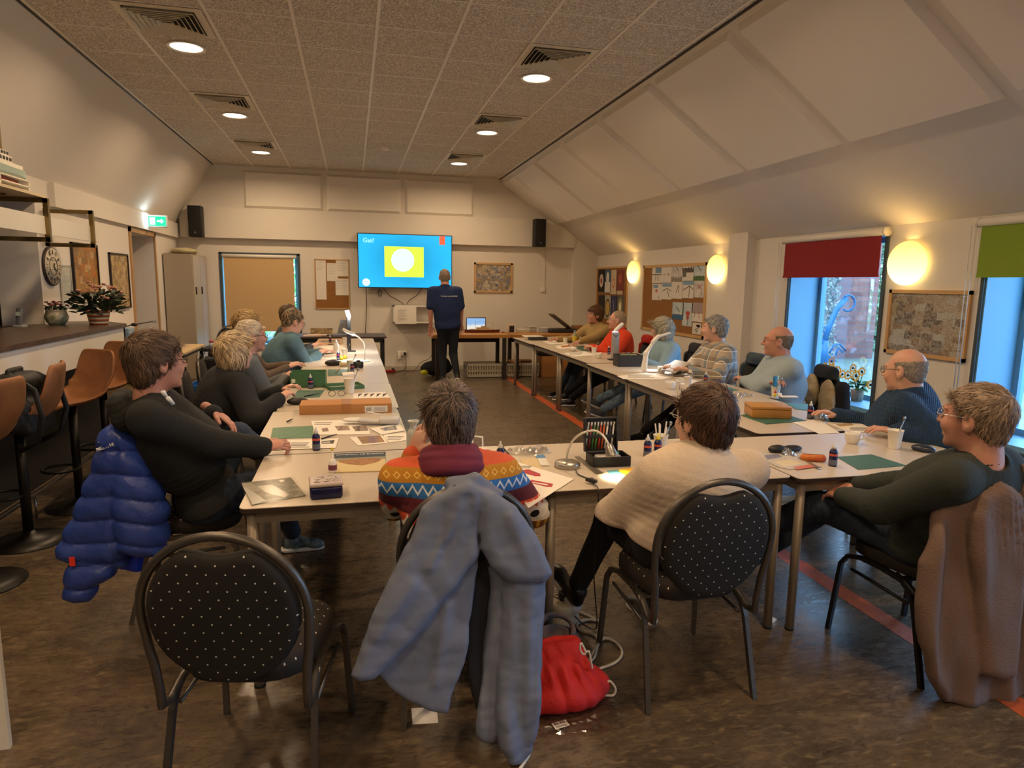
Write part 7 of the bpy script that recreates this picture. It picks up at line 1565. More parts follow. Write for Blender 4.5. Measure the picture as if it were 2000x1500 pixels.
# plastic folder with a magazine
g = NG('aerial_photo', .45); g.color(g.mix(g.rng(g.noise(14, 5, None, 1), .4, .6), '#5d5846', '#8d8672')); AER = g.m
flat('magazine', 'grey cathedral magazine in a clear sleeve at the left front corner', 'magazine', [(472, 945), (568, 934), (597, 969), (492, 988)], AER, th=.003, marks=[([(474, 952), (488, 958), (520, 980), (494, 988)], mat('photo_pale', '#a7a49a', .2)), ([(502, 952), (530, 948), (566, 968), (556, 974), (520, 964)], mat('photo_stone', '#a39a8a', .2)), ([(545, 940), (553, 939), (556, 942), (548, 944)], PAPER)])
m = MB(); P_ = [T(468, 943), T(572, 931), T(604, 972), T(488, 993)]; c = sum(P_, Vector()) / 4; m.add([p - c + Vector((0, 0, .006)) for p in P_], [(0, 3, 2, 1)]); o = m.build('clear_sleeve', glassm('plastic_film', (.97, .97, .97), .15, .01), loc=c); tag(o, 'clear plastic sleeve round the grey magazine', 'plastic sleeve')
# catedral booklet
t = flat('booklet', 'landscape booklet titled CATEDRAL DE BURGOS at the front of the left table', 'booklet', [(653, 888), (753, 884), (752, 921), (656, 924)], mat('booklet_cover', '#cfb987', .45), th=.004, marks=[([(653, 888), (753, 884), (753, 893), (653, 898)], mat('booklet_dark', '#2e3a46', .45)), ([(653, 898), (753, 893), (753, 898), (653, 903)], mat('booklet_mid', '#8b8670', .45)), ([(660, 904), (668, 901), (700, 898), (735, 897), (745, 900), (735, 905), (708, 911), (680, 909)], mat('booklet_rust', '#8d5b34', .5, var=(60, '#a87a48')))])
a, b = T(653, 892), T(753, 888); ang = math.atan2(b.y - a.y, b.x - a.x); mid = (a + b) / 2
text_mesh('lettering', 'CATEDRAL DE BURGOS', .0215, mat('print_white', '#e8e8e8', .6), t, mid - t.location + Vector((0, .006, .0062)), (0, 0, ang), .0003)
# tin
a = T(637, 968); t = thing('tin_box', 'square dark blue tin with a pale lid on the left front table', 'tin', a, R(5)); m = MB(); m.rbox((0, .01, .026), (.125, .125, .052), .012); m.build('tin_body', mat('tin_blue', '#1b1c4a', .3, .3), t)
m = MB(); m.rbox((0, .01, .058), (.129, .129, .016), .010); l = m.build('lid', mat('tin_lid', '#b7a9a6', .35), t); m = MB()
rn = random.Random(4)
for k in range(26): x, y = rn.uniform(-.045, .045), rn.uniform(-.04, .055); m.tube([(x, y, .0665), (x + rn.uniform(-.012, .012), y + rn.uniform(-.006, .006), .0665), (x + rn.uniform(-.015, .015), y + rn.uniform(-.01, .01), .0665)], .0007, 4)
m.build('line_drawing', mat('print_lilac', '#6a5c66', .6), l)
b = T(650, 922); t = thing('white_glue', 'white glue bottle with a yellow tip behind the blue tin', 'glue bottle', b); m = MB(); m.lathe([(.017, 0), (.019, .004), (.019, .045), (.012, .06), (.006, .064), (.0025, .10), (.0, .102)], 18); m.build('bottle_body', mat('bottle_white', '#e0dbd2', .3), t); m = MB(); m.lathe([(.0195, .012), (.0195, .036)], 18, caps=False); m.build('label', mat('label_purple', '#6c3448', .5), t); m = MB(); m.cyl((0, 0, .10), .005, .012, 8); m.build('tip', mat('cap_yellow', '#d8c423', .4), t)
b = T(808, 893); t = thing('wash_bottle', 'tall translucent plastic bottle with a wide neck at the corner of the left front table', 'bottle', b); TR = mat('milky_plastic', '#d9dbd6', .25, trans=.55); m = MB(); m.lathe([(.032, 0), (.035, .005), (.035, .115), (.028, .135), (.017, .148), (.015, .162), (.028, .178), (.030, .184), (.027, .184), (.012, .165), (.0, .165)], 24); m.build('bottle_body', TR, t)
# white twin gooseneck lamp by the patterned sweater
LW = mat('lamp_white', '#e2dfd8', .35); b = T(928, 902); t = thing('desk_lamp', 'small white twin neck lamp half hidden by the grey haired head', 'lamp', b); m = MB(); m.cyl((0, 0, 0), .05, .014, 24); m.build('base', LW, t)
for k, (x0, x1, z1) in enumerate(((-.02, .035, .055), (.0, -.015, .03))):
    m = MB(); m.tube([(x0, .01, .012), (x0 - .015, .01, .08), (x0 - .01, .01, .13), (x1, .0, .12), (x1 + .002, 0, z1 + .02)], .0045, 8); m.build('neck', LW, t); m = MB(); m.lathe([(.009, .03), (.016, .014), (.021, 0)], 16, (x1, 0, z1 - .02)); h = m.build('lamp_head', LW, t); m = MB(); m.lathe([(0, 0), (.019, 0)], 14, (x1, 0, z1 - .021), caps=False); m.build('bulb', emis('bulb_warm', (1, .85, .55), 5), h)
light('desk_lamp_light', 'AREA', b + Vector((.0, 0, .07)), .8, (1, .8, .5), .04)
flat('kit_box', 'flat printed kit box beside the white twin neck lamp', 'box', [(925, 884), (958, 882), (966, 900), (930, 903)], mat('kit_grey', '#a59a8a', .6), th=.012, marks=[([(934, 888), (950, 887), (952, 890), (936, 891)], PDK), ([(936, 894), (960, 892), (961, 896), (938, 898)], PDK)])
# silver desk lamp with its cable
SV = mat('brushed_silver', '#aaa69e', .3, .85); b = T(1108, 912); t = thing('desk_lamp', 'silver gooseneck desk lamp lighting the front middle table', 'lamp', b)
m = MB(); m.lathe([(.058, 0), (.060, .004), (.060, .022), (.055, .027), (0, .027)], 32); m.build('base', SV, t)
Yl = b.y; pth = [at_y(x, y, Yl - .18 * max(0, i - 1) / 7) - b for i, (x, y) in enumerate(((1108, 908), (1107, 893), (1111, 875), (1122, 857), (1140, 845), (1160, 841), (1176, 849), (1186, 863), (1190, 872)))]
m = MB(); m.tube(spline(pth), .0055, 10); m.build('gooseneck', mat('lamp_neck', '#cfcabf', .3, .5), t)
e0, e1 = at_y(1189, 868, Yl - .18) - b, at_y(1196, 894, Yl - .19) - b; d = (e1 - e0).normalized(); Mx = Matrix.Translation(e0) @ d.to_track_quat('Z', 'Y').to_matrix().to_4x4()
m = MB(); m.lathe([(.008, -.002), (.018, .006), (.026, .045), (.029, .052), (.026, .052), (.015, .012)], 24, M=Mx, caps=False); h = m.build('lamp_shade', SV, t); m = MB(); m.lathe([(0, .047), (.026, .047)], 20, M=Mx, caps=False); m.build('bulb', emis('bulb_warm', (1, .85, .55), 5), h)
l_ = light('desk_lamp_light', 'SPOT', b + e0 + d * .054, 7, (1, .82, .5), .03); l_.data.spot_size = R(105); l_.data.spot_blend = .7; l_.rotation_euler = d.to_track_quat('-Z', 'Y').to_euler()
cable('lamp_cable', 'dark lamp cable with an inline switch hanging over the front table edge', [at_z(1124, 917, .762), at_z(1130, 927, .754), at_z(1146, 934, .754), at_z(1158, 944, .756), at_z(1168, 954, .758), at_y(1169, 975, 2.52), at_y(1171, 1000, 2.52), at_y(1164, 1030, 2.53), at_y(1166, 1060, 2.54), at_y(1160, 1110, 2.6), at_y(1162, 1160, 2.66), at_z(1165, 1225, .02), at_z(1140, 1220, .03), at_z(1112, 1190, .06)], .0028, BLACK)
b = at_z(1155, 941, .76); t = thing('inline_switch', 'small black cable switch lying at the edge of the front table', 'switch', b, R(-55)); m = MB(); m.rbox((0, 0, .006), (.055, .02, .016), .005); m.build('housing', BLACK, t); m = MB(); m.rbox((0, 0, .016), (.014, .012, .005), .002); m.build('rocker', mat('grey_plastic_dark', '#5e5f61', .4), t)
# ruler, card, bags
flat('steel_ruler', 'steel ruler lying between the silver lamp and the pencil case', 'ruler', [(1122, 893), (1131, 892), (1179, 925), (1164, 927)], mat('ruler_steel', '#8e8578', .3, .6), th=.002)
flat('cardboard_square', 'plain cream card in front of the plastic bags', 'card', [(1016, 897), (1050, 895), (1061, 919), (1027, 921)], mat('card_cream', '#c9b48c', .7))
flat('yellow_tool', 'yellow plastic piece on the lamp lit mat', 'tool', [(1208, 921), (1236, 918), (1240, 930), (1222, 930)], mat('yellow_plastic', '#dba41c', .4), z=.003, th=.008)
FO = glassm('crinkle_film', (.93, .93, .93), .2, .12)
def crumple(px, py, sx, sy, sz, lab, name, mt, seed=1, cat='plastic bag'):
    b = T(px, py); rn = np.random.RandomState(seed); n = 15; vs = []; fs = []
    for i in range(n):
        for j in range(n):
            u, v = i / (n - 1) * 2 - 1, j / (n - 1) * 2 - 1; e = max(0, 1 - max(abs(u), abs(v))) ** .4
            vs.append((u * sx / 2 * rn.uniform(.93, 1.05), v * sy / 2 * rn.uniform(.93, 1.05), .003 + abs(rn.normal(.5, .35)) * sz * e))
    for i in range(n - 1):
        for j in range(n - 1): a = i * n + j; fs.append((a, a + n, a + n + 1, a + 1))
    m = MB(); m.add(vs, fs); return tag(m.build(name, mt, loc=b, rz=rn.uniform(-.4, .4)), lab, cat)
crumple(1020, 886, .17, .10, .035, 'crumpled clear plastic bag by the blue glue bottle', 'plastic_bag', FO, 1); crumple(1052, 884, .12, .07, .04, 'second crumpled clear bag behind the cream card', 'plastic_bag', FO, 2)
flat('blue_packet', 'blue and white packet lying by the plastic bags', 'packet', [(1046, 892), (1062, 890), (1073, 911), (1056, 911)], mat('packet_white', '#d0cfc8', .5), th=.006, marks=[([(1046, 892), (1062, 890), (1066, 897), (1049, 898)], mat('packet_blue', '#3a7ab0', .4))])
crumple(1602, 818, .11, .10, .045, 'crumpled silvery wrapper beside the glue bottle and the wooden box', 'foil', mat('foil_clear', '#b9c4cc', .15, .5), 3, 'wrapper'); crumple(1452, 774, .17, .08, .03, 'clear plastic bag on the right row behind the wooden box', 'plastic_bag', FO, 4)
crumple(1537, 888, .07, .07, .035, 'ball of silver foil on the front right table', 'foil', mat('foil_silver', '#c6c9cc', .15, .9), 5, 'wrapper')
# pencil case with its lid up
b = T(1190, 908); CS = mat('case_black', '#17130f', .5); t = thing('pencil_case', 'black zip case standing open with coloured pens in the lid', 'case', b, R(-2)); m = MB(); m.rbox((0, .02, .004), (.185, .12, .008), .003); m.rbox((0, -.038, .025), (.185, .008, .05), .004); m.rbox((0, .078, .025), (.185, .008, .05), .004); m.rbox((-.09, .02, .025), (.008, .12, .05), .004); m.rbox((.09, .02, .025), (.008, .12, .05), .004); m.build('case_base', CS, t)
th_ = -.12; Ml = Matrix.Translation((-.018, .085, .045)) @ Euler((th_, 0, 0)).to_matrix().to_4x4()
m = MB(); m.rbox((0, .006, .085), (.165, .012, .165), .006, M=Ml); m.rbox((0, -.006, .165), (.165, .03, .008), .003, M=Ml); m.rbox((-.08, -.006, .085), (.008, .03, .165), .003, M=Ml); m.rbox((.08, -.006, .085), (.008, .03, .165), .003, M=Ml); m.rbox((0, -.008, .075), (.155, .004, .016), .001, M=Ml); m.build('case_lid', CS, t)
for k, c_ in enumerate(['#b9b2a8', '#8a2c2c', '#3c6a3a', '#5c7c2c', '#b03a28', '#c25a2a', '#d9d3c8', '#2c2c34', '#c9c4bc']):
    x = -.066 + .0165 * k; m = MB(); m.tube([(x - .012, -.004, .015), (x + .004, -.004, .125 + .004 * (k % 3))], .0048, 6, M=Ml); pn = m.build('pen', mat('pen_' + c_.strip('#'), c_, .4), t); m = MB(); m.tube([(x + .004, -.004, .125), (x + .0065, -.004, .146)], .0048, 6, M=Ml); m.build('pen_cap', mat('pen_cap_pale', '#cfcac0', .4), pn)
m = MB(); m.rbox((-.03, .02, .03), (.07, .05, .03), .01); m.ball((.03, .0, .035), (.03, .03, .018), 10); m.build('contents', mat('pouch_grey', '#8d8680', .5, var=(30, '#c2bab0')), t); m = MB(); m.tube(arc((.04, .03, .05), .014, 0, 6.2832, 16)[:-1], .004, 6, closed=True); m.build('tape_ring', mat('tape_green', '#3f9c7c', .4), t)
# front right table
flat('kit_sheet', 'clear wrapped kit sheets with the spectacles case on top', 'papers', [(1470, 887), (1520, 882), (1566, 900), (1605, 912), (1540, 918), (1516, 912)], mat('kit_pale', '#b9b2aa', .4), th=.003, marks=[([(1484, 892), (1518, 888), (1528, 894), (1500, 899)], mat('kit_lilac', '#7d7f94', .4)), ([(1508, 903), (1545, 899), (1566, 908), (1532, 914)], mat('kit_cream', '#cdbf9c', .5)), ([(1550, 914), (1580, 909), (1592, 914), (1556, 919)], mat('kit_red', '#c06a58', .5))])
s = Solid(); b = T(1532, 884); bb_ = np.array(b); s.u(Ell(bb_ + V3(-.045, 0, .022), (.05, .028, .022))); s.u(Ell(bb_ + V3(.05, .01, .018), (.06, .028, .018)), .004); s.n(lambda p: .001 * wob(p, 90, 2)); s.i(lambda p: (bb_[2] + .004) - p[:, 2], .003)
t = thing('spectacle_case', 'open black spectacles case on the front right table', 'case', b); solid_obj('case_shell', s, .004, CS, t, tuple(b))
b = T(1588, 901); t = thing('orange_pouch', 'orange pencil pouch beside the blue glue bottle', 'pouch', b, R(-25)); m = MB(); m.rbox((0, 0, .018), (.12, .04, .034), .015); m.build('pouch_body', mat('orange_pouch', '#c9721f', .5, var=(20, '#b04c20')), t); m = MB(); m.tube([(-.05, 0, .035), (.05, 0, .035)], .002, 4); m.build('zip', BLACK, t)
flat('tweezers', 'steel tweezers lying below the orange pouch', 'tool', [(1559, 896), (1563, 895), (1604, 917), (1598, 918)], SV, z=.004, th=.004)
b = T(1803, 882); s = Solid(); bb_ = np.array(b); s.u(Ell(bb_ + V3(0, 0, .016), (.034, .058, .022), np.array([V3(.85, .5, 0), V3(-.5, .85, 0), V3(0, 0, 1)]))); s.i(lambda p: (bb_[2] + .001) - p[:, 2], .003); t = thing('hard_case', 'dark blue oval hard case beside the man in green', 'case', b); solid_obj('shell', s, .004, mat('case_navy', '#222a3a', .3), t, tuple(b))
# wooden box and what stands on it
b = T(1503, 815); zt = .07; t = thing('wooden_box', 'honey coloured wooden box with finger joints on the right row', 'box', b + Vector((.0, .03, .006)), R(-18)); WB = mat('honey_wood', '#b9853f', .4, var=(6, '#a87434'))
m = MB(); m.rbox((0, 0, .028), (.25, .20, .055), .003); m.build('box_body', WB, t); m = MB(); m.rbox((0, 0, .066), (.25, .20, .018), .003); m.build('lid', WB, t); m = MB(); m.box((0, 0, .0565), (.2505, .2005, .0015)); 
for k in range(6): m.box((.1245, -.0985, .006 + .009 * k), (.006, .0045, .004))
m.build('joint_lines', mat('joint_dark', '#6d4a22', .6), t)
b2 = T(1512, 797) + Vector((.0, 0, .0)); b2.z = .832; t = thing('toy_duck', 'tiny red and yellow figure standing on the wooden box', 'toy', b2); m = MB(); m.ball((0, 0, .014), (.012, .01, .014), 10); m.build('figure_body', mat('cap_yellow', '#d8c423', .4), t); m = MB(); m.ball((0, 0, .033), .009, 10); m.ball((0, 0, .042), .005, 8); m.build('figure_head', mat('toy_red', '#b8281e', .4), t)
m = MB(); m.cyl((0, 0, 0), .014, .022, 14); o = m.build('small_tub', PC, loc=(b2.x + .045, b2.y + .01, .832)); tag(o, 'tiny white tub beside the toy figure', 'tub')
m = MB(); m.rbox((0, 0, .004), (.12, .05, .008), .003, rz=-.2); tag(m.build('notebook', PAPER, loc=(b2.x + .09, b2.y - .03, .832)), 'small white pad on the wooden box', 'notebook')
b2 = T(1513, 777); t = thing('blue_packet', 'tall blue packet standing in the paper cup before the man with folded arms', 'packet', (b2.x, b2.y, b2.z + .0)); m = MB(); m.rbox((-.008, 0, .10), (.030, .014, .14), .003); m.build('packet_body', mat('packet_teal', '#256c8c', .4), t); m = MB(); m.tube([(.016, 0, .03), (.02, 0, .175)], .005, 6); m.build('marker_pen', mat('pen_cyan', '#8cc8cf', .4), t)
# curved white lamp, dark box, column lamp
b = T(1272, 727); t = thing('desk_lamp', 'large white curved desk lamp in front of the person in pale blue', 'lamp', b); Yl = b.y; q_ = lambda x, y: at_y(x, y, Yl) - b
s = Solid(); cc_ = np.array(b); W3 = lambda x, y: np.array(at_y(x, y, Yl)); s.u(Ell(cc_ + V3(0, 0, .012), (.085, .055, .018))); s.u(Cap(W3(1258, 718), W3(1262, 690), .030, .022), .03); s.u(Cap(W3(1262, 690), W3(1277, 666), .022, .014), .02); s.i(lambda p: .751 - p[:, 2], .003); solid_obj('stand', s, .006, LW, t, tuple(b))
s = Solid(); s.u(Cap(W3(1275, 668), W3(1286, 657), .020, .019)); s.u(Cap(W3(1286, 657), W3(1307, 651), .019, .018, (V3(0, 0, 1), 1.5)), .01); solid_obj('lamp_head', s, .005, LW, t, tuple(b))
m = MB(); m.tube(arc(tuple(q_(1277, 666)), .016, 0, 6.28, 14, 'xy')[:-1], .003, 5, closed=True); m.build('joint_ring', mat('joint_steel', '#8d8f90', .3, .7), t)
l_ = light('desk_lamp_light', 'AREA', Vector(W3(1298, 655)) + Vector((0, 0, -.03)), 1.2, (.9, .95, 1), .08); l_.data.spread = R(120)
b = T(1230, 716); t = thing('dark_box', 'dark grey open box beside the curved white lamp', 'box', b + Vector((0, .06, 0)), R(-3)); m = MB(); w, d, h = .27, .17, .125
for a_, b_ in (((-w / 2, -d / 2, 0), (w / 2, -d / 2 + .005, h)), ((-w / 2, d / 2 - .005, 0), (w / 2, d / 2, h)), ((-w / 2, -d / 2, 0), (-w / 2 + .005, d / 2, h)), ((w / 2 - .005, -d / 2, 0), (w / 2, d / 2, h)), ((-w / 2, -d / 2, 0), (w / 2, d / 2, .006))): m.b2(a_, b_)
m.build('box_body', mat('box_charcoal', '#2e2b29', .6), t); m = MB(); m.rbox((.02, 0, .09), (.18, .12, .06), .01); m.build('contents', mat('contents_pale', '#8f8f8a', .5, var=(20, '#c3c24a')), t)
b = T(1199, 703); t = thing('desk_lamp', 'silver column desk lamp with a folded head before the man in orange', 'lamp', b); m = MB(); m.rbox((0, 0, .006), (.13, .11, .012), .005); m.build('base', BLACK, t); m = MB(); m.rbox((.01, 0, .165), (.085, .06, .32), .02); m.build('column', mat('column_silver', '#a9acae', .35, .4), t)
m = MB(); m.tube([(-.03, -.02, .30), (-.0, -.034, .272), (.04, -.02, .30)], .005, 6); m.build('black_band', BLACK, t); m = MB(); m.rbox((.045, 0, .375), (.14, .06, .035), .015, ry=-.75); h = m.build('lamp_head', LW, t)
m = MB(); m.box((.0, -.005, .325), (.06, .05, .004)); m.build('diffuser', emis('led_soft', (.9, .93, 1), 1.5), h)
flat('tablet', 'dark tablet lying before the flannel man', 'tablet', [(1308, 726), (1338, 722), (1348, 726), (1318, 731)], mat('tablet_black', '#1d1d22', .3), th=.01)
flat('dark_folder', 'dark folder in front of the flannel man\'s elbow', 'folder', [(1384, 743), (1402, 740), (1414, 748), (1394, 751)], mat('folder_plum', '#3c2f3c', .5), th=.006)
b = Vector((3.0, 5.80, .84)); m = MB(); m.box((0, 0, 0), (.19, .26, .006), rz=.1, ry=-.5); m.box((-.1, 0, .0), (.03, .26, .006), ry=.3); tag(m.build('booklet', mat('booklet_grey', '#a3998c', .6), loc=b), 'open booklet held up by the flannel man', 'booklet')
m = MB(); m.box((0, 0, 0), (.16, .22, .005), rz=.05, ry=-.42); tag(m.build('booklet', mat('booklet_grey', '#a3998c', .6), loc=(2.98, 6.78, .83)), 'small booklet in the hands of the person in pale blue', 'booklet')
# far right table
b = T(1050, 664); t = thing('tray_box', 'dark open tray under a white lid at the far right table', 'box', b); m = MB(); m.rbox((0, 0, .022), (.27, .18, .044), .008); m.build('tray_body', mat('tray_dark', '#2b2822', .5), t)
m = MB(); m.rbox((-.06, .08, .052), (.30, .2, .014), .006); tag(m.build('plastic_cover', WHITE, loc=b), 'white box lid lying on the dark tray', 'lid')
flat('book', 'thin grey book beside the dark tray', 'book', [(1068, 661), (1092, 659), (1096, 664), (1070, 666)], mat('book_grey', '#9c968c', .5), th=.02)
b = T(1122, 672); t = thing('drink_bottle', 'yellow labelled drink bottle in front of the man in beige', 'bottle', b); m = MB(); m.lathe([(.03, 0), (.033, .01), (.033, .12), (.02, .16), (.013, .175), (.013, .185)], 20); m.build('bottle_body', mat('pet_clear', '#b7b890', .15, trans=.4), t); m = MB(); m.lathe([(.0335, .05), (.0335, .115)], 20, caps=False); m.build('label', mat('label_yellow', '#c9b42c', .5), t); m = MB(); m.cyl((0, 0, .18), .015, .02, 14); m.build('cap', mat('cap_bluegrey', '#7c8da6', .4), t)
flat('phone', 'dark phone lying by the hands of the man in beige', 'phone', [(1108, 666), (1119, 665), (1121, 669), (1110, 670)], BLACK, th=.01)
# left row things
b0, b1 = T(585, 811), T(766, 806); w = (b1 - b0).length; t = thing('cardboard_box', 'long flat cardboard box lying across the left row', 'box', (b0 + b1) / 2 + Vector((0, .10, 0)), math.atan2(b1.y - b0.y, b1.x - b0.x)); m = MB(); m.rbox((0, 0, .032), (w, .20, .064), .003); bx = m.build('box_body', mat('cardboard', '#b07a44', .7), t)
m = MB(); m.b2((w * .20, -.1015, .008), (w * .45, -.1003, .048)); lb = m.build('shipping_label', PAPER, bx); m = MB()
for k in range(9): m.b2((w * .215 + k * .004, -.1022, .016), (w * .215 + k * .004 + .0018, -.1016, .04))
for k in range(4): m.b2((w * .30, -.1022, .016 + k * .007), (w * .43, -.1016, .018 + k * .007))
m.build('barcode', mat('ink_grey', '#77716a', .8), lb); m = MB(); m.b2((-.03, -.1012, .002), (.03, .1, .0652)); m.build('tape', mat('packing_tape', '#a56f3c', .3), t)
b = T(582, 790); s = Solid(); bb_ = np.array(b); s.u(Ell(bb_ + V3(0, 0, .022), (.075, .035, .026))); s.i(lambda p: .751 - p[:, 2], .003); tag(solid_obj('spectacle_case', s, .005, CS, None, (0, 0, 0)), 'black spectacles case against the left end of the long cardboard box', 'case')
def penknife(x0, y0, x1, y1, lab, z=.760, mt=BLACK): m = MB(); m.tube([at_z(x0, y0, z), at_z((x0 + x1) / 2, (y0 + y1) / 2, z), at_z(x1, y1, z)], [.004, .005, .002], 6); tag(m.build('craft_knife', mt), lab, 'knife')
penknife(628, 857, 658, 848, 'black craft knife beside the front glue bottle'); penknife(594, 774, 624, 768, 'yellow ended craft knife on the green mat', .758); penknife(560, 824, 572, 818, 'small black clip near the hoodie man\'s hand'); penknife(655, 728, 664, 719, 'thin brown brush on the green mat behind the storage box', mt=mat('brush_wood', '#9a7a44', .5)); penknife(640, 673, 664, 671, 'black tool at the far end of the left row', .765); penknife(744, 931, 762, 929, 'tiny grey tool by the patterned sweater\'s elbow', .756, SV)
# white magnifier lamp folded on the table
b = T(728, 829); t = thing('folded_lamp', 'folded white magnifier lamp lying on the left row papers', 'lamp', b, R(-5)); m = MB(); m.rbox((.0, 0, .022), (.17, .07, .022), .010, ry=.08); m.rbox((.10, -.01, .028), (.12, .085, .034), .012); m.build('lamp_head', mat('lamp_grey_white', '#c3c0bd', .35), t); m = MB(); m.ball((-.11, .015, .028), (.075, .04, .013), 14); m.build('base', LW, t)
m = MB(); m.tube([(-.07, .05, .045), (-.02, .055, .065), (.06, .03, .05)], .004, 7); m.build('arm', LW, t)
# green storage box and lid
b = T(602, 757); t = thing('storage_box', 'green cardboard storage box with a small label on the left row', 'box', b + Vector((.0, .10, 0)), R(-2)); GNB = mat('box_green', '#3f6b47', .6); w, d, h = .27, .20, .12; m = MB()
for a_, b_ in (((-w / 2, -d / 2, 0), (w / 2, -d / 2 + .004, h)), ((-w / 2, d / 2 - .004, 0), (w / 2, d / 2, h)), ((-w / 2, -d / 2, 0), (-w / 2 + .004, d / 2, h)), ((w / 2 - .004, -d / 2, 0), (w / 2, d / 2, h)), ((-w / 2, -d / 2, 0), (w / 2, d / 2, .006))): m.b2(a_, b_)
bx = m.build('box_body', GNB, t); m = MB(); m.b2((-w / 2 + .012, -d / 2 - .001, .04), (-w / 2 + .04, -d / 2, .07)); m.build('label', PAPER, bx); m = MB(); m.rbox((0, 0, .05), (w - .03, d - .03, .08), .01); m.build('contents', mat('contents_white', '#b7b3aa', .5), t)
b = T(672, 760); t = thing('box_lid', 'upturned green and white lid on the left row', 'lid', b + Vector((0, .06, 0)), R(14)); w, d, h = .28, .20, .03; m = MB(); m.b2((-w / 2, -d / 2, 0), (w / 2, d / 2, .004)); m.build('panel', mat('lid_white', '#d5d2ca', .5), t); m = MB()
for a_, b_ in (((-w / 2, -d / 2, 0), (w / 2, -d / 2 + .004, h)), ((-w / 2, d / 2 - .004, 0), (w / 2, d / 2, h)), ((-w / 2, -d / 2, 0), (-w / 2 + .004, d / 2, h)), ((w / 2 - .004, -d / 2, 0), (w / 2, d / 2, h))): m.b2(a_, b_)
m.build('sides', GNB, t)
b = T(658, 774); t = thing('spectacles', 'black folded spectacles beside the tall paper cup', 'spectacles', b); m = MB()
for q in (-1, 1): m.tube([(q * .034 + .026 * math.cos(a_), 0, .022 + .02 * math.sin(a_)) for a_ in np.linspace(0, 6.28, 15)[:-1]], .002, 5, closed=True)
m.build('front', BLKF, t); m = MB(); m.tube([(-.062, 0, .03), (-.055, .13, .01)], .002, 5); m.tube([(.062, 0, .03), (.055, .13, .01)], .002, 5); m.build('temples', BLKF, t)
b = T(651, 714); s = Solid(); bb_ = np.array(b); s.u(Ell(bb_ + V3(0, 0, .028), (.085, .045, .034))); s.i(lambda p: .751 - p[:, 2], .003); tag(solid_obj('spectacle_case', s, .006, CS), 'rounded black spectacles case in the middle of the left row', 'case')
b = T(700, 719); t = thing('camera', 'small black camera on the left row', 'camera', b); m = MB(); m.rbox((0, 0, .035), (.10, .05, .065), .015); m.rbox((0, 0, .07), (.04, .04, .02), .008); m.build('camera_body', BLACK, t); m = MB(); m.lathe([(.03, 0), (.03, .035), (.02, .04), (0, .04)], 16, M=Matrix.Translation((0, -.03, .035)) @ Euler((R(90), 0, 0)).to_matrix().to_4x4()); m.build('camera_lens', BLACK, t)
m = MB(); m.lathe([(.022, -.06), (.022, .06)], 16, M=Matrix.Translation((0, 0, .024)) @ Euler((0, R(90), 0)).to_matrix().to_4x4()); tag(m.build('paper_roll', mat('roll_cream', '#cdbd94', .6), loc=T(675, 716)), 'cream roll of paper next to the black spectacles case', 'roll')
flat('small_box', 'flat white box before the dark glue bottle', 'box', [(668, 731), (690, 729), (692, 734), (670, 736)], PAPER, th=.015)
b = T(630, 690); t = thing('plate', 'white plate with a bread roll on it in the left row', 'plate', b); m = MB(); m.lathe([(.07, 0), (.10, .008), (.13, .016), (.132, .018), (.10, .012), (0, .006)], 28); m.build('dish', CW, t)
m = MB(); m.ball((0, 0, .030), (.075, .055, .028), 14); tag(m.build('bread_roll', mat('bread', '#b07a3c', .7, var=(20, '#d09c5a')), loc=b), 'golden bread roll on the white plate', 'bread')
for k, (px, py, lb) in enumerate(((667, 703, 'left yellow pot by the blue glue bottle'), (674, 701, 'right yellow pot by the blue glue bottle'))): t = thing('paint_pot', lb, 'pot', T(px, py), 0, 'yellow pots on the left row'); m = MB(); m.cyl((0, 0, 0), .018, .04, 14); m.build('pot_body', mat('pot_yellow', '#c9b820', .4), t)
b = T(657, 690); t = thing('white_bottle', 'white squeeze bottle beside the bread plate', 'bottle', b); m = MB(); m.lathe([(.03, 0), (.034, .01), (.034, .10), (.015, .13), (.010, .15), (.004, .165)], 18); m.build('bottle_body', mat('bottle_white', '#e0dbd2', .3), t); m = MB(); m.cyl((0, 0, .128), .016, .014, 12); m.build('cap', CAPC, t)
# tall black column lamp and white arched lamp
b = T(682, 687); Yl = b.y; t = thing('desk_lamp', 'tall black column lamp with a lit head on the left row', 'lamp', b); m = MB(); m.rbox((.02, 0, .008), (.12, .09, .016), .005); m.build('base', BLACK, t); tp = at_y(681, 617, Yl) - b; m = MB(); m.rbox((0, 0, tp.z / 2), (.05, .03, tp.z), .006); m.build('column', mat('column_black', '#191a1c', .35), t)
m = MB(); m.rbox((-.002, 0, tp.z + .02), (.045, .035, .09), .01, ry=-.25); h = m.build('lamp_head', LW, t); m = MB(); m.box((-.026, -.012, tp.z + .03), (.006, .03, .075), ry=-.25); m.box((0, -.019, tp.z + .03), (.035, .004, .075), ry=-.25); m.build('led_panel', emis('led_white', (1, .97, .9), 9), h)
light('desk_lamp_light', 'AREA', b + Vector((.03, -.05, tp.z)), 3.0, (1, .97, .9), .10).data.spread = R(160)
b = T(707, 706); Yl = b.y; q_ = lambda x, y: at_y(x, y, Yl) - b; t = thing('desk_lamp', 'white arched desk lamp with a round base on the left row', 'lamp', b); m = MB(); m.lathe([(.085, 0), (.09, .004), (.085, .012), (0, .014)], 28); m.build('base', LW, t)
m = MB(); m.tube([q_(712, 704), q_(713, 675), q_(710, 667), q_(700, 658), q_(690, 652)], .008, 8); m.build('arm', LW, t); m = MB(); m.tube([q_(693, 653), q_(680, 648), q_(669, 643)], .016, 10, flat=(.45, (0, 1, 0))); h = m.build('lamp_head', LW, t)
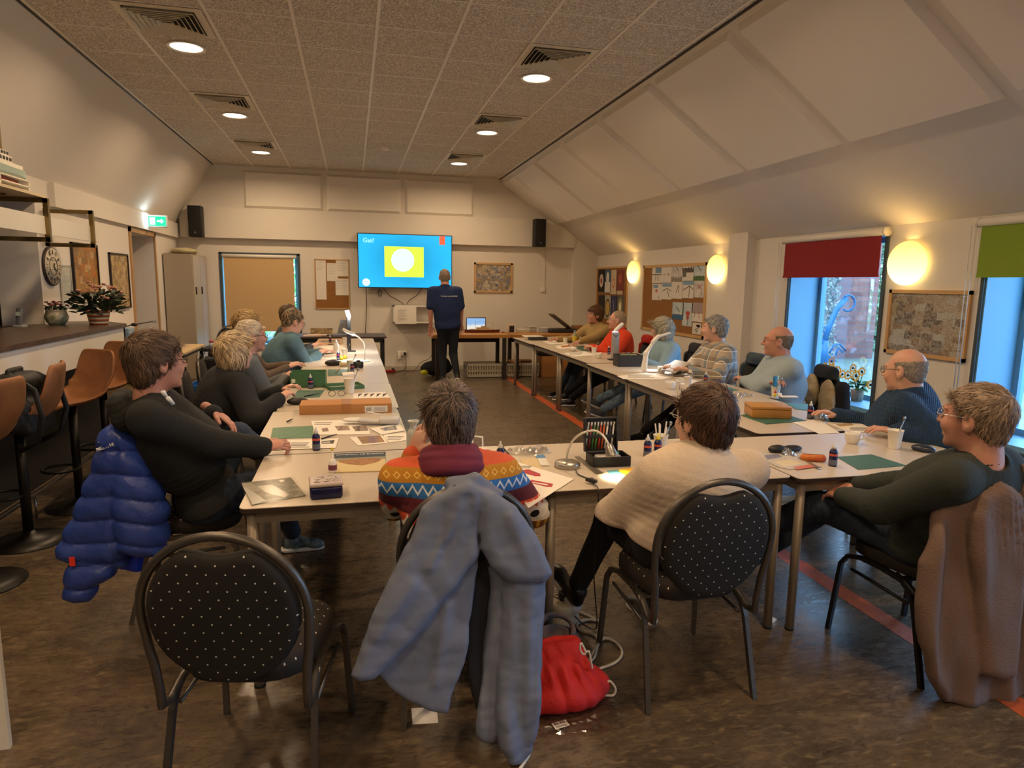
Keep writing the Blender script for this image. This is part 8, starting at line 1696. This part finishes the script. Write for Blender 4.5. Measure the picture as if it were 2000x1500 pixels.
m = MB(); m.tube([q_(692, 655), q_(680, 650), q_(671, 645)], .010, 6, flat=(.3, (0, 1, 0))); m.build('led_strip', emis('led_white2', (1, .97, .88), 2.0), h)
light('desk_lamp_light', 'AREA', b + q_(682, 653), 2.2, (1, .97, .88), .12).data.spread = R(150)
# ---------------------------------------------------------------- floor things at the front
b = at_z(1098, 1212, 0); t = thing('cable_reel', 'round white cable reel with plugs on the floor under the table', 'cable reel', b); RW = mat('reel_white', '#cfc3a8', .45)
m = MB(); m.lathe([(.075, 0), (.078, .01), (.078, .04), (.070, .045), (.070, .05), (.078, .055), (.078, .10), (.07, .108), (.0, .104)], 32); m.build('drum', RW, t)
for k in range(3): m = MB(); a_ = 2 + k * 2.1; m.lathe([(.018, 0), (.018, .006), (.015, .006), (.014, -.004)], 16, (.04 * math.cos(a_), .04 * math.sin(a_), .105)); m.build('socket', mat('reel_socket', '#a99c80', .5), t)
m = MB(); m.rbox((.01, .0, .128), (.06, .045, .045), .01); m.build('plug', BLACK, t); m = MB(); m.rbox((.015, .03, .155), (.04, .02, .05), .006); m.build('clear_plug', mat('plug_clear', '#c4c2b8', .2), t)
WCB = mat('cable_white', '#cfc7b6', .5)
cable('white_cable', 'white cable looping on the floor right of the red bag', [at_z(x, y, .008) for x, y in ((1130, 1195), (1150, 1203), (1175, 1215), (1150, 1210), (1128, 1218), (1132, 1230), (1160, 1240), (1168, 1252), (1165, 1268), (1160, 1285), (1150, 1290), (1175, 1250), (1195, 1250), (1212, 1265), (1214, 1280), (1200, 1295), (1165, 1308))], .006, WCB)
cable('white_cable', 'white cable leaving the bottom of the raincoat toward the camera', [at_z(x, y, .008) for x, y in ((1042, 1395), (1040, 1430), (1034, 1470), (1020, 1495), (1005, 1515))], .006, WCB)
# red drawstring bag
RB = cloth('bag_red', '#b3140f', (60, .5, .006), rough=.75); o_ = V3(.80, 2.30, .12); c = V3(.77, 2.32, 0); s = Solid()
s.u(Ell(c + V3(-.01, -.03, .05), (.20, .14, .07))); s.u(Ell(c + V3(-.03, .01, .10), (.14, .11, .085)), .06); s.u(Cap(c + V3(-.10, .03, .165), c + V3(.06, .03, .175), .045, .04), .04); s.u(Ell(c + V3(-.18, -.09, .04), (.10, .08, .05)), .05)
s.n(lambda p: .006 * np.sin(p[:, 0] * 130 + 2 * wob(p, 9, 2)) * np.exp(-((p[:, 2] - .145) / .03) ** 2)); s.n(folds(c + V3(0, -.1, .12), (.9, 0, .3), .13, .008, .14, 3)); s.n(lambda p: .008 * wob(p, 16, 6)); s.n(lambda p: .003 * wob(p, 40, 9)); s.sub(Cap(c + V3(-.09, .03, .222), c + V3(.06, .03, .232), .025), .015); s.i(lambda p: -p[:, 2] + .001, .004)
t = thing('drawstring_bag', 'bright red drawstring bag slumped on the floor beside the raincoat', 'bag', (c[0], c[1], 0)); solid_obj('bag_body', s, .006, RB, t, (c[0], c[1], 0))
m = MB(); A_ = lambda x, y, yy=2.24: at_y(x, y, yy) - Vector((c[0], c[1], 0)); m.tube(spline([A_(1145, 1275), A_(1135, 1256), A_(1133, 1268), A_(1140, 1278), A_(1150, 1272), A_(1155, 1295), A_(1157, 1305)]), .004, 6); m.build('cord', WCB, t)
m = MB(); m.tube(spline([A_(1180, 1345), A_(1190, 1330), A_(1202, 1345), A_(1197, 1358), A_(1178, 1358)]), .005, 6); m.build('cord_loop', WCB, t)
s = Solid(); q = V3(.80, 2.50, .09); s.u(Ell(q, (.12, .07, .09))); s.u(Tor(q + V3(-.0, -.03, .09), (0, -.5, 1), .07, .014), .02); s.sub(Ell(q + V3(0, -.02, .12), (.06, .04, .09)), .01); s.i(lambda p: -p[:, 2] + .001, .004); s.n(lambda p: .003 * wob(p, 30, 2))
tag(solid_obj('pouch', s, .006, cloth('pouch_blue', '#27364f', var=(12, '#6c5a58'))), 'blue and mauve cloth pouch behind the red drawstring bag', 'bag')
# plastic bag with label
P_ = [at_z(x, y, .004) for x, y in ((1045, 1400), (1188, 1348), (1222, 1425), (1056, 1444))]; c = sum(P_, Vector()) / 4; n = 18; vs = []; rn = np.random.RandomState(3)
for i in range(n):
    for j in range(n):
        u, v = i / (n - 1), j / (n - 1); p = (P_[0] * (1 - u) + P_[1] * u) * (1 - v) + (P_[3] * (1 - u) + P_[2] * u) * v - c; p.z = .004 + abs(rn.normal(0, .005)) * (1 if v > .55 else .4); vs.append(p)
m = MB(); m.add(vs, [(i * n + j, i * n + j + 1, (i + 1) * n + j + 1, (i + 1) * n + j) for i in range(n - 1) for j in range(n - 1)]); t = thing('plastic_bag', 'flat clear plastic bag with an EXXO label on the floor before the red bag', 'plastic bag', c); m.build('film', glassm('floor_film', (.92, .88, .88), .12, .10), t)
a = at_z(1095, 1415, .01); m = MB(); m.box(a - c, (.058, .034, .0008), rz=.18); lb = m.build('label', mat('paper', '#e3ddd2', .7), t); lb_o = a - c + Vector((0, 0, .001))
m = MB()
for k in range(11): m.box(lb_o + Vector((-.02 + .004 * k, -.009 - .0007 * (k - 5) * -1, 0)), (.0018, .009, .0004), rz=.18)
m.build('barcode', BLACK, lb); text_mesh('lettering', 'EXXO', .017, BLACK, lb, lb_o + Vector((-.001, .008, 0)), (0, 0, .18), .0002, bold=.0006)
m = MB(); P_ = [at_z(x, y, .002) for x, y in ((803, 1383), (853, 1381), (856, 1412), (806, 1415))]; m.add(P_, [(0, 3, 2, 1)]); tag(m.build('paper_note', PAPER), 'small square of white paper on the floor below the raincoat', 'paper')
# front centre overhead: nothing ; wrapper by the table leg
m = MB(); a = at_z(1507, 1212, .01); m.box(a, (.05, .03, .012), rz=.6, rx=.2); tag(m.build('wrapper_scrap', mat('scrap_white', '#c9c9cc', .3)), 'tiny white scrap on the floor beside the table legs at the front right', 'scrap')
